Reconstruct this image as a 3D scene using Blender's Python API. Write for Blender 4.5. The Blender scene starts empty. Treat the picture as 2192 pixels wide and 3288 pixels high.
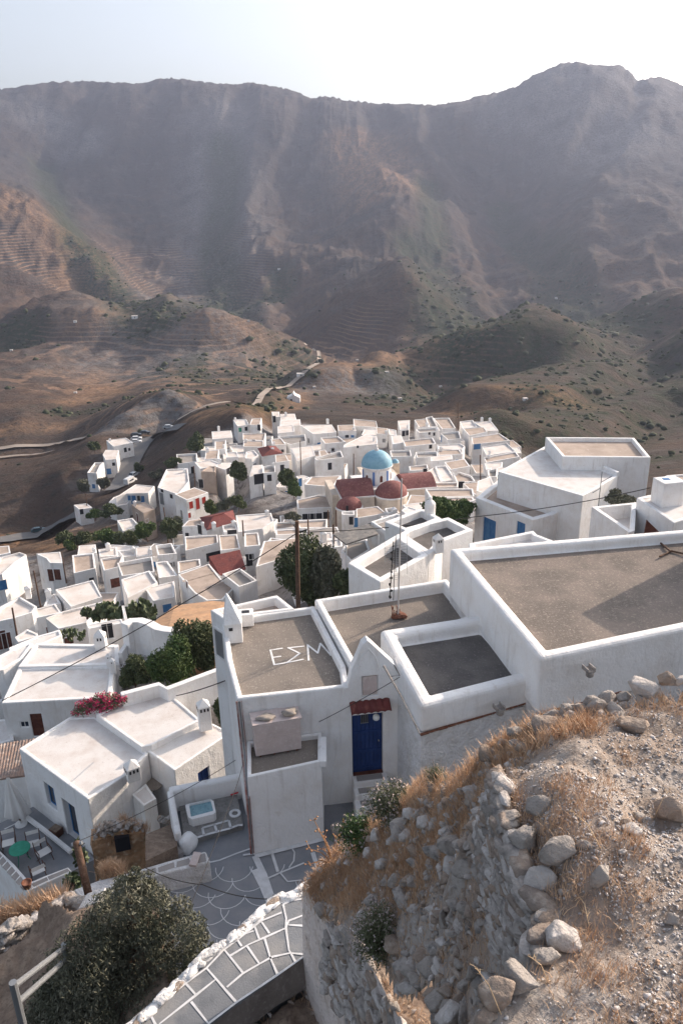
import bpy, bmesh, math, random
import numpy as np
from mathutils import Vector, Matrix
S = bpy.context.scene
# ---------------------------------------------------------------- camera
FPX = 2557.0; W0, H0 = 2192.0, 3288.0
TH = math.radians(21.8); RO = math.radians(1.2)
r0 = np.array([1, 0, 0.]); u0 = np.array([0, math.sin(TH), math.cos(TH)]); FW = np.array([0, math.cos(TH), -math.sin(TH)])
RT = math.cos(RO)*r0 - math.sin(RO)*u0
UP = math.sin(RO)*r0 + math.cos(RO)*u0
cam = bpy.data.cameras.new('camera'); co = bpy.data.objects.new('camera', cam); S.collection.objects.link(co); S.camera = co
cam.sensor_fit = 'VERTICAL'; cam.sensor_height = 36.0; cam.lens = 36.0*FPX/H0; cam.clip_start = .1; cam.clip_end = 9000
co.matrix_world = Matrix(((RT[0], UP[0], -FW[0], 0), (RT[1], UP[1], -FW[1], 0), (RT[2], UP[2], -FW[2], 0), (0, 0, 0, 1)))
# ---------------------------------------------------------------- sky, sun, exposure
SUN_AZ = math.radians(53.5); SUN_EL = math.radians(22)
w = bpy.data.worlds.new('World'); S.world = w; w.use_nodes = True
nt = w.node_tree; bg = nt.nodes['Background']
sky = nt.nodes.new('ShaderNodeTexSky'); sky.sky_type = 'NISHITA'; sky.sun_disc = False
sky.sun_elevation = SUN_EL; sky.sun_rotation = SUN_AZ; sky.altitude = 200; sky.air_density = 1.0; sky.dust_density = 5.0; sky.ozone_density = 2.0
hs_ = nt.nodes.new('ShaderNodeHueSaturation'); hs_.inputs['Saturation'].default_value = .52; hs_.inputs['Value'].default_value = 1.05; nt.links.new(sky.outputs[0], hs_.inputs['Color']); nt.links.new(hs_.outputs[0], bg.inputs[0]); bg.inputs[1].default_value = 0.15
sun = bpy.data.lights.new('sun', 'SUN'); so = bpy.data.objects.new('sun', sun); S.collection.objects.link(so)
sun.energy = 3.7; sun.angle = math.radians(.5); sun.color = (1.0, .82, .66)
sd = Vector((math.sin(SUN_AZ)*math.cos(SUN_EL), math.cos(SUN_AZ)*math.cos(SUN_EL), math.sin(SUN_EL)))
so.rotation_euler = sd.to_track_quat('Z', 'Y').to_euler(); so.location = sd*50
S.view_settings.view_transform = 'Standard'; S.view_settings.look = 'None'; S.view_settings.gamma = 1; S.view_settings.exposure = 0.73
S.view_settings.use_curve_mapping = False
S.cycles.max_bounces = 5; S.cycles.volume_bounces = 0; S.cycles.transparent_max_bounces = 8

# ---------------------------------------------------------------- pixel helpers (photograph measurements -> places in the world)
FR = dict(D=(0, 0, 1568/2192), A=(0, 1300, 1.96), B=(600, 1300, 2.6133), C=(1100, 1300, 2.6133), E=(1500, 1350, 2.266), F=(0, 1700, 2.8),
          G=(500, 1600, 2.6133), H=(0, 2000, 1.96), I=(0, 2500, 1.96), J=(650, 1850, 1.96), K=(700, 2250, 2.24), L=(1300, 1650, 1.758),
          M=(400, 2800, 2.24), N=(950, 2700, 2.412), O=(1400, 2200, 1.98), P=(1080, 1420, 5.2267), Q=(250, 1370, 5.2267),
          R=(0, 2580, 3.92), S=(1150, 1550, 3.92), T=(520, 2400, 4.6118), U=(240, 2550, 3.7333), V=(0, 2050, 5.2267), X=(900, 1650, 5.2267),
          Y=(0, 700, 1.4255), Z=(1092, 700, 1.4255))
def px(f, x, y):
    o = FR[f]; return o[0]+x/o[2], o[1]+y/o[2]
def ray(f, x, y):
    a, b = px(f, x, y)
    return FW + RT*((a-W0/2)/FPX) - UP*((b-H0/2)/FPX)
def atz(f, x, y, z):
    d = ray(f, x, y); return d*(z/d[2])
def atd(f, x, y, dep):
    return ray(f, x, y)*dep
def atp(f, x, y, p, n):           # vertical plane through p with horizontal normal n
    d = ray(f, x, y); n = np.array([n[0], n[1], 0.]); return d*(np.dot(n, p)/np.dot(n, d))
def aty(f, x, y, Y):
    d = ray(f, x, y); return d*(Y/d[1])
rng = np.random.default_rng(7)

# ---------------------------------------------------------------- tags
def tag(o, label=None, cat=None, group=None, kind=None):
    if label: o['label'] = label
    if cat: o['category'] = cat
    if group: o['group'] = group
    if kind: o['kind'] = kind
    return o
def thing(name, label, cat, loc=(0, 0, 0), group=None):
    o = bpy.data.objects.new(name, None); S.collection.objects.link(o); o.location = tuple(loc); o.empty_display_size = .3
    return tag(o, label, cat, group)
def setpar(o, parent):
    if parent is not None:
        o.parent = parent
        q = parent; w_ = Vector((0, 0, 0))
        while q is not None: w_ += q.location; q = q.parent
        o.location = -w_                                   # meshes are in world coordinates
class MB:
    def __init__(s): s.v = []; s.f = []; s.m = []
    def add(s, vs, fs, mi=0):
        n = len(s.v); s.v += [tuple(map(float, v)) for v in vs]; s.f += [tuple(n+i for i in f) for f in fs]; s.m += [mi]*len(fs)
    def box(s, c, ax, ay, az, mi=0):   # centre and three half vectors
        c, ax, ay, az = (np.array(q, float) for q in (c, ax, ay, az))
        vs = [c+i*ax+j*ay+k*az for k in (-1, 1) for j in (-1, 1) for i in (-1, 1)]
        s.add(vs, [(0, 2, 3, 1), (4, 5, 7, 6), (0, 1, 5, 4), (2, 6, 7, 3), (0, 4, 6, 2), (1, 3, 7, 5)], mi)
    def prism(s, poly, z0, z1, mi=0):
        n = len(poly); z1 = [z1]*n if np.isscalar(z1) else z1
        vs = [(p[0], p[1], z0) for p in poly]+[(p[0], p[1], z) for p, z in zip(poly, z1)]
        s.add(vs, [tuple(range(n-1, -1, -1)), tuple(range(n, 2*n))]+[(i, (i+1) % n, n+(i+1) % n, n+i) for i in range(n)], mi)
    def tube(s, pts, r, n=6, mi=0, cap=True):
        pts = [np.array(p, float) for p in pts]; rs = [r]*len(pts) if np.isscalar(r) else r; vs = []; fs = []
        for i, p in enumerate(pts):
            t = pts[min(i+1, len(pts)-1)]-pts[max(i-1, 0)]; t = t/(np.linalg.norm(t)+1e-9)
            a = np.cross(t, (0, 0, 1.)) if abs(t[2]) < .9 else np.cross(t, (1., 0, 0)); a /= np.linalg.norm(a); b = np.cross(t, a)
            for k in range(n):
                an = 2*math.pi*k/n; vs.append(p+rs[i]*(a*math.cos(an)+b*math.sin(an)))
        for i in range(len(pts)-1):
            for k in range(n):
                fs.append((i*n+k, i*n+(k+1) % n, (i+1)*n+(k+1) % n, (i+1)*n+k))
        if cap: fs.append(tuple(range(n-1, -1, -1))); fs.append(tuple((len(pts)-1)*n+k for k in range(n)))
        s.add(vs, fs, mi)
    def lathe(s, c, prof, n=24, mi=0, a0=0., a1=2*math.pi):
        c = np.array(c, float); full = abs(a1-a0) > 6.28; m = n if full else n+1; vs = []; fs = []
        for (r, z) in prof:
            for k in range(m):
                a = a0+(a1-a0)*k/n; vs.append((c[0]+r*math.cos(a), c[1]+r*math.sin(a), c[2]+z))
        for i in range(len(prof)-1):
            for k in range(n):
                k2 = (k+1) % m; fs.append((i*m+k, i*m+k2, (i+1)*m+k2, (i+1)*m+k))
        s.add(vs, fs, mi)
    def ribbon(s, pts, wd, dz=0., mi=0):   # flat strip following pts
        pts = [np.array(p, float) for p in pts]; vs = []
        for i, p in enumerate(pts):
            t = pts[min(i+1, len(pts)-1)]-pts[max(i-1, 0)]; n = np.array([-t[1], t[0], 0]); n /= (np.linalg.norm(n)+1e-9)
            ww = wd if np.isscalar(wd) else wd[i]
            vs += [p+n*ww/2+(0, 0, dz), p-n*ww/2+(0, 0, dz)]
        s.add(vs, [(2*i, 2*i+1, 2*i+3, 2*i+2) for i in range(len(pts)-1)], mi)
    def build(s, name, mats, parent=None, smooth=False, bevel=0., seg=2, sub=0):
        me = bpy.data.meshes.new(name); me.from_pydata(s.v, [], s.f)
        mats = mats if isinstance(mats, (list, tuple)) else [mats]
        for m in mats: me.materials.append(m)
        if len(mats) > 1: me.polygons.foreach_set('material_index', s.m)
        bm = bmesh.new(); bm.from_mesh(me); bmesh.ops.recalc_face_normals(bm, faces=bm.faces); bm.to_mesh(me); bm.free()
        if smooth: me.polygons.foreach_set('use_smooth', [True]*len(me.polygons))
        o = bpy.data.objects.new(name, me); S.collection.objects.link(o); setpar(o, parent)
        if bevel: b = o.modifiers.new('b', 'BEVEL'); b.width = bevel; b.segments = seg; b.limit_method = 'ANGLE'; b.angle_limit = math.radians(40)
        if sub: b = o.modifiers.new('s', 'SUBSURF'); b.levels = sub; b.render_levels = sub
        return o
def bigmesh(name, V, Fc, mats, parent=None, smooth=False, mi=None):      # numpy arrays straight into a mesh (Fc: n x k)
    me = bpy.data.meshes.new(name); k = Fc.shape[1]
    me.vertices.add(len(V)); me.vertices.foreach_set('co', np.ascontiguousarray(V, np.float32).ravel())
    me.loops.add(Fc.size); me.loops.foreach_set('vertex_index', np.ascontiguousarray(Fc, np.int32).ravel())
    me.polygons.add(len(Fc)); me.polygons.foreach_set('loop_start', np.arange(0, Fc.size, k, dtype=np.int32))
    me.polygons.foreach_set('loop_total', np.full(len(Fc), k, np.int32))
    for m in (mats if isinstance(mats, (list, tuple)) else [mats]): me.materials.append(m)
    if mi is not None: me.polygons.foreach_set('material_index', np.ascontiguousarray(mi, np.int32))
    me.update(calc_edges=True)
    if smooth: me.polygons.foreach_set('use_smooth', np.ones(len(Fc), bool))
    o = bpy.data.objects.new(name, me); S.collection.objects.link(o); setpar(o, parent); return o

# ---------------------------------------------------------------- materials
def M(name, col, rough=.9, n1=None, sc1=3., n2=None, sc2=30., bump=0., bsc=40., metal=0., thr=(.42, .62), bdist=.02, coords='Object', detail=6., spec=.3, thr2=(.5, .7), streak=None, b2=0.):
    m = bpy.data.materials.new(name); m.use_nodes = True; t = m.node_tree; b = t.nodes['Principled BSDF']
    b.inputs['Roughness'].default_value = rough; b.inputs['Metallic'].default_value = metal; b.inputs['Specular IOR Level'].default_value = spec
    tc = t.nodes.new('ShaderNodeTexCoord'); L = t.links; last = None
    def noise(sc, det=detail):
        n = t.nodes.new('ShaderNodeTexNoise'); n.inputs['Scale'].default_value = sc; n.inputs['Detail'].default_value = det; n.inputs['Roughness'].default_value = .6
        L.new(tc.outputs[coords], n.inputs['Vector']); return n
    def mix(fac, a, c):
        x = t.nodes.new('ShaderNodeMix'); x.data_type = 'RGBA'
        L.new(fac, x.inputs[0])
        if isinstance(a, tuple): x.inputs[6].default_value = (*a, 1)
        else: L.new(a, x.inputs[6])
        if isinstance(c, tuple): x.inputs[7].default_value = (*c, 1)
        else: L.new(c, x.inputs[7])
        return x.outputs[2]
    def ramp(src, lo, hi):
        r = t.nodes.new('ShaderNodeMapRange'); r.inputs[1].default_value = lo; r.inputs[2].default_value = hi; L.new(src, r.inputs[0]); return r.outputs[0]
    cur = col
    if n1: cur = mix(ramp(noise(sc1).outputs[0], *thr), cur, n1)
    if n2: cur = mix(ramp(noise(sc2).outputs[0], *thr2), cur, n2)
    if streak:
        mp = t.nodes.new('ShaderNodeMapping'); mp.inputs['Scale'].default_value = (2.6, 2.6, .28); L.new(tc.outputs[coords], mp.inputs[0]); ns = noise(1.6, 8); L.new(mp.outputs[0], ns.inputs['Vector']); cur = mix(ramp(ns.outputs[0], .56, .76), cur, streak)
    if isinstance(cur, tuple): b.inputs['Base Color'].default_value = (*cur, 1)
    else: L.new(cur, b.inputs['Base Color'])
    if bump:
        bp = t.nodes.new('ShaderNodeBump'); bp.inputs['Strength'].default_value = bump; bp.inputs['Distance'].default_value = bdist
        L.new(noise(bsc).outputs[0], bp.inputs['Height']); L.new(bp.outputs[0], b.inputs['Normal'])
        if b2: bq = t.nodes.new('ShaderNodeBump'); bq.inputs['Strength'].default_value = .7; bq.inputs['Distance'].default_value = b2; L.new(noise(1.7, 3).outputs[0], bq.inputs['Height']); L.new(bq.outputs[0], bp.inputs['Normal'])
    return m
PL = M('whitewash', (.86, .85, .84), .92, (.78, .75, .72), 1.1, (.66, .61, .56), 4.5, .6, 13, thr=(.45, .7), thr2=(.62, .82), bdist=.03, streak=(.66, .63, .60), b2=.07)
PLF = M('whitewash_far', (.83, .82, .81), .92, (.70, .66, .62), .35, (.52, .46, .41), 1.1, .2, 6, thr=(.42, .68), thr2=(.60, .78), bdist=.05, streak=(.58, .54, .50))
PLR = M('whitewash_rough', (.80, .79, .79), .95, (.68, .66, .64), 2.2, (.58, .56, .54), 9, 1.0, 7, bdist=.12, thr2=(.6, .8))
DW = M('deck_white', (.70, .67, .645), .9, (.60, .54, .50), 1.1, (.46, .39, .35), 9, .3, 25, thr=(.45, .7), thr2=(.6, .76))
DWF = M('deck_white_far', (.70, .65, .61), .9, (.58, .50, .44), .4, (.45, .38, .33), 2.2, thr=(.42, .68), thr2=(.6, .78))
DT = M('deck_tan', (.46, .37, .31), .95, (.34, .27, .22), .5, (.62, .54, .47), 3, thr=(.4, .65), thr2=(.6, .8))
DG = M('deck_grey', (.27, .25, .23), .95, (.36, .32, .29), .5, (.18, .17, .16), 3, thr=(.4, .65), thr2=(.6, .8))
DBIG = M('deck_cement_brown', (.235, .195, .168), .95, (.16, .137, .12), .6, (.38, .32, .27), 16, .9, 30, thr=(.44, .60), thr2=(.54, .70), detail=12, streak=(.21, .18, .155))
DMID = M('deck_cement_tan', (.245, .21, .18), .95, (.185, .16, .14), .8, (.38, .34, .30), 17, .8, 30, thr2=(.55, .7), detail=12)
DDK = M('deck_cement_dark', (.115, .105, .10), .95, (.16, .145, .135), 1.2, (.23, .215, .205), 17, .9, 30, thr2=(.56, .7), detail=12)
RED = M('red_tile', (.17, .045, .04), .85, (.12, .035, .035), 1.5, (.25, .09, .07), 6, .4, 8, bdist=.08)
CHW = M('church_wall', (.68, .59, .50), .92, (.52, .44, .36), .8, (.68, .6, .5), 4)
CHRED = M('church_red', (.22, .085, .08), .85, (.17, .065, .06), .9, (.30, .14, .12), 3, .3, 6)
BLUE = M('blue_paint', (.012, .035, .13), .55, (.02, .05, .17), 3, bump=.1)
BLUEF = M('blue_paint_light', (.05, .17, .38), .6, (.08, .22, .42), 2)
BROWN = M('brown_paint', (.10, .035, .025), .6, (.16, .06, .04), 3)
REDP = M('red_paint', (.32, .03, .02), .5)
GREENP = M('green_paint', (.02, .22, .14), .45, (.03, .27, .18), 6)
DARK = M('dark_opening', (.025, .025, .03), .5)
GLASS = M('window_glass', (.03, .04, .06), .15, spec=.5)
WOODP = M('pole_wood', (.13, .075, .05), .9, (.08, .05, .035), 3, (.2, .13, .1), 20, .5, 30)
METAL = M('galvanised', (.30, .31, .32), .5, (.32, .33, .34), 4, metal=.6)
MASTM = M('mast_paint', (.55, .52, .50), .6, (.42, .38, .35), 2)
RUST = M('rust', (.16, .06, .035), .9, (.25, .12, .08), 8)
CABLE = M('cable_black', (.03, .028, .027), .7)
REDPIPE = M('red_pipe', (.28, .11, .09), .7, (.5, .42, .40), 2)
EARTH = M('earth_dark', (.20, .145, .11), 1., (.27, .205, .155), 4, (.13, .095, .075), 14, .8, 20)
def slab(name, a, b): return M(name, a, .85, b, 1.2, (.36, .36, .37), 24, .3, 30, thr2=(.62, .78))
PAVE = slab('paving_grey', (.23, .24, .26), (.29, .29, .30))
PAVE2 = slab('paving_warm', (.30, .28, .27), (.34, .31, .29))
LINE = M('lime_line', (.72, .72, .73), .9, (.6, .6, .6), 4)
ASPH = M('asphalt', (.12, .12, .125), .9, (.15, .145, .14), .2)
DIRT = M('dirt_road', (.36, .30, .25), .95, (.29, .24, .20), .1)
STONE = M('stone_grey', (.33, .295, .265), .9, (.44, .40, .37), 2.2, (.17, .16, .155), 9, .9, 16, bdist=.05)
STONE2 = M('stone_brown', (.34, .265, .21), .9, (.26, .215, .185), 3, (.46, .39, .33), 11, .9, 16, bdist=.05)
STONE3 = M('stone_pale', (.52, .48, .45), .9, (.40, .36, .33), 3, (.66, .62, .60), 11, .9, 16, bdist=.05)
MUD = M('mud_plaster', (.46, .27, .15), .95, (.36, .21, .12), 2, (.55, .42, .30), 6, .8, 12, bdist=.06)
PINK = M('tank_paint', (.60, .50, .47), .85, (.52, .43, .40), 3, (.66, .58, .55), 12, .2, 20)
CANVAS = M('canvas', (.72, .70, .68), .95)
GRAVM = [M('gravel_a', (.40, .38, .375), .9), M('gravel_b', (.56, .53, .52), .9), M('gravel_c', (.26, .245, .24), .9), M('gravel_d', (.36, .25, .18), .9)]
# ---------------------------------------------------------------- terrain
def hsh(ix, iy, s):
    h = (ix*374761393+iy*668265263+s*1442695041) & 0xffffffff; h = ((h ^ (h >> 13))*1274126177) & 0xffffffff
    return ((h ^ (h >> 16)) & 0xffff)/65535.
def vnoise(x, y, s=0):
    ix = np.floor(x).astype(np.int64); iy = np.floor(y).astype(np.int64); fx = x-ix; fy = y-iy
    fx = fx*fx*(3-2*fx); fy = fy*fy*(3-2*fy)
    a = hsh(ix, iy, s); b = hsh(ix+1, iy, s); c = hsh(ix, iy+1, s); d = hsh(ix+1, iy+1, s)
    return (a+(b-a)*fx)*(1-fy)+(c+(d-c)*fx)*fy
def fbm(x, y, o=5, s=0, ridged=False):
    t = 0; a = .5; f = 1
    for k in range(o):
        n = vnoise(x*f+17.3*k, y*f-9.1*k, s+k)
        t = t+a*((1-abs(2*n-1)) if ridged else n); a *= .5; f *= 2.03
    return t
CT = []   # terrain control points in world coordinates
def ct(s, f='D'):
    for q in s.split():
        x, y, d = map(float, q.split(',')); CT.append(atd(f, x, y, d))
RIDGE = "-300,230,2300 -150,215,2300 0,203,2300 60,196,2300 120,188,2300 220,186,2250 330,192,2250 350,184,2220 385,178,2200 430,182,2200 500,192,2200 545,192,2180 580,189,2170 640,200,2150 675,208,2150 715,226,2150 745,219,2120 800,230,2100 870,238,2100 940,238,2080 1000,241,2050 1060,232,2020 1100,220,2000 1150,210,1980 1185,198,1950 1210,180,1930 1260,157,1910 1290,144,1900 1330,141,1900 1370,149,1900 1420,148,1900 1445,160,1920 1462,185,1950 1490,179,1960 1512,174,1960 1540,184,1980 1568,196,2000 1700,240,2000 1850,260,2000"
ct(RIDGE)
for q in RIDGE.split():           # falls away behind the ridge
    x, y, d = map(float, q.split(',')); p = atd('D', x, y, d); CT.append(np.array([p[0]*1.25, p[1]*1.25, p[2]-160])); CT.append(np.array([p[0]*1.7, p[1]*1.7, -150]))
ct("100,300,2000 350,300,1950 600,320,1850 850,330,1800 1100,330,1750 1350,290,1700 1540,320,1650 -200,330,1900 1750,350,1600 "
   "0,425,1250 60,445,1250 120,500,1180 200,590,1100 300,700,1000 150,430,1800 170,520,1500 260,600,1370 340,690,1220 -150,420,1250 "
   "400,450,1790 400,550,1600 510,500,1620 560,480,1580 700,480,1620 700,580,1350 900,400,1600 960,470,1450 800,500,1500 1150,500,1600 1150,600,1400 1300,480,1450 1300,620,1200 1500,480,1350 1500,600,1150 1500,700,950 1300,760,950 1150,770,980 1080,700,1100 "
   "500,680,1200 700,690,1150 950,690,930 850,700,1000 1040,750,900 800,780,900 640,800,900 720,860,720 560,600,1350 420,650,1380 "
   "-150,740,850 0,745,850 170,737,850 350,734,830 500,747,800 590,796,740 200,726,1050 400,726,1060 620,780,980 300,820,700 100,850,620 500,860,590 200,920,500 0,900,520 50,960,430 350,900,450 -150,950,450 "
   "385,925,345 400,968,318 320,955,340 240,985,345 100,1020,400 0,1035,390 -120,1040,380 "
   "230,1020,285 150,1040,300 60,1075,285 0,1095,280 150,1110,250 50,1180,245 200,1150,215 0,1240,225 100,1225,235 170,1205,205 300,1190,172 -120,1200,240 350,1080,235 420,990,270 "
   "560,960,240 620,900,430 500,940,380 800,880,600 673,925,430 760,930,440 900,940,430 1000,900,560 1100,850,700 1000,830,780 1200,800,830 1400,770,800 950,780,870 780,870,560 850,850,620 1050,960,330 880,955,340 "
   "1568,722,800 1300,800,740 1150,870,600 1400,740,950 1568,700,1000 1568,800,580 1350,885,500 1170,935,420 1450,860,620 1568,960,380 1300,1010,340 1220,1050,270 1568,1060,230 1750,900,400 1750,1060,220 1400,950,420")
for q in [(0, 16, -17.6), (-5, 19, -22), (5, 24, -17), (-8, 21, -26.5), (-12, 28, -28), (-5, 24, -27.5), (-4, 27, -27.5), (-1, 24, -22), (-3, 21, -23), (9, 22, -15), (16, 20, -13), (0, 4, -17), (-7, 9, -21), (-12, 15, -26), (9, 4, -8), (0, -8, -12),
          (12, -5, -6), (-20, 20, -31), (-20, 0, -28), (25, 5, -6), (30, 30, -15), (3, 30, -21), (-30, 60, -45), (-60, 40, -55), (45, 60, -28), (70, 30, -18), (0, 45, -28), (-18, 42, -33), (12, 60, -30)]:
    CT.append(np.array(q, float))
def dmap_fit():
    s = """60,1290,118 40,1230,150 60,1370,112 150,1285,118 400,1250,118 320,1290,108 400,1385,92 200,1390,86 200,1350,95 0,1500,66 100,1450,72 60,1400,84 130,1560,54 30,1560,56 440,1130,150 300,1130,178 190,1170,192 240,1090,235
    260,1030,270 420,1090,168 330,1165,160 480,1010,205 560,975,228 650,955,238 760,985,215 900,975,212 1000,975,218 1150,1000,205 1150,1060,165 1100,1100,145 950,1150,130 870,1180,122 800,1060,165 620,1060,172 700,1110,148
    700,1160,132 560,1190,128 600,1250,110 740,1240,98 560,1310,96 480,1290,104 830,1240,84 1000,1190,72 900,1290,58 830,1310,56 1150,1150,68 1100,1220,62 1370,1060,86 1450,1030,95 1450,1150,60 1200,1100,78 1540,1150,55 1000,1260,60
    300,1400,75 480,1360,88 1080,1040,170 960,1050,168 530,1040,190 450,1060,185 700,1040,180 820,1110,142"""
    a = np.array([[float(t) for t in q.split(',')] for q in s.split()]); P = a[:, :2]/300.; v = np.log(a[:, 2])
    K = np.linalg.norm(P[:, None]-P[None], axis=2)+0*np.eye(len(P)); n = len(P)
    A = np.zeros((n+3, n+3)); A[:n, :n] = K-np.eye(n)*.04; A[:n, n] = 1; A[:n, n+1:] = P; A[n, :n] = 1; A[n+1:, :n] = P.T
    c = np.linalg.solve(A, np.r_[v, 0, 0, 0])
    def f(x, y):
        q = np.array([x, y])/300.; return math.exp(np.dot(c[:n], np.linalg.norm(P-q, axis=1))+c[n]+c[n+1]*q[0]+c[n+2]*q[1])
    return f
DMAP = dmap_fit()
def roofz(f, pts, dep=None):      # height of a flat roof from its place in the village
    x = sum(p[0] for p in pts)/len(pts); y = sum(p[1] for p in pts)/len(pts)
    if dep is None: a, b = px(f, x, y); dep = DMAP(a*.7153, b*.7153)
    return atd(f, x, y, dep)[2]
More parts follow.
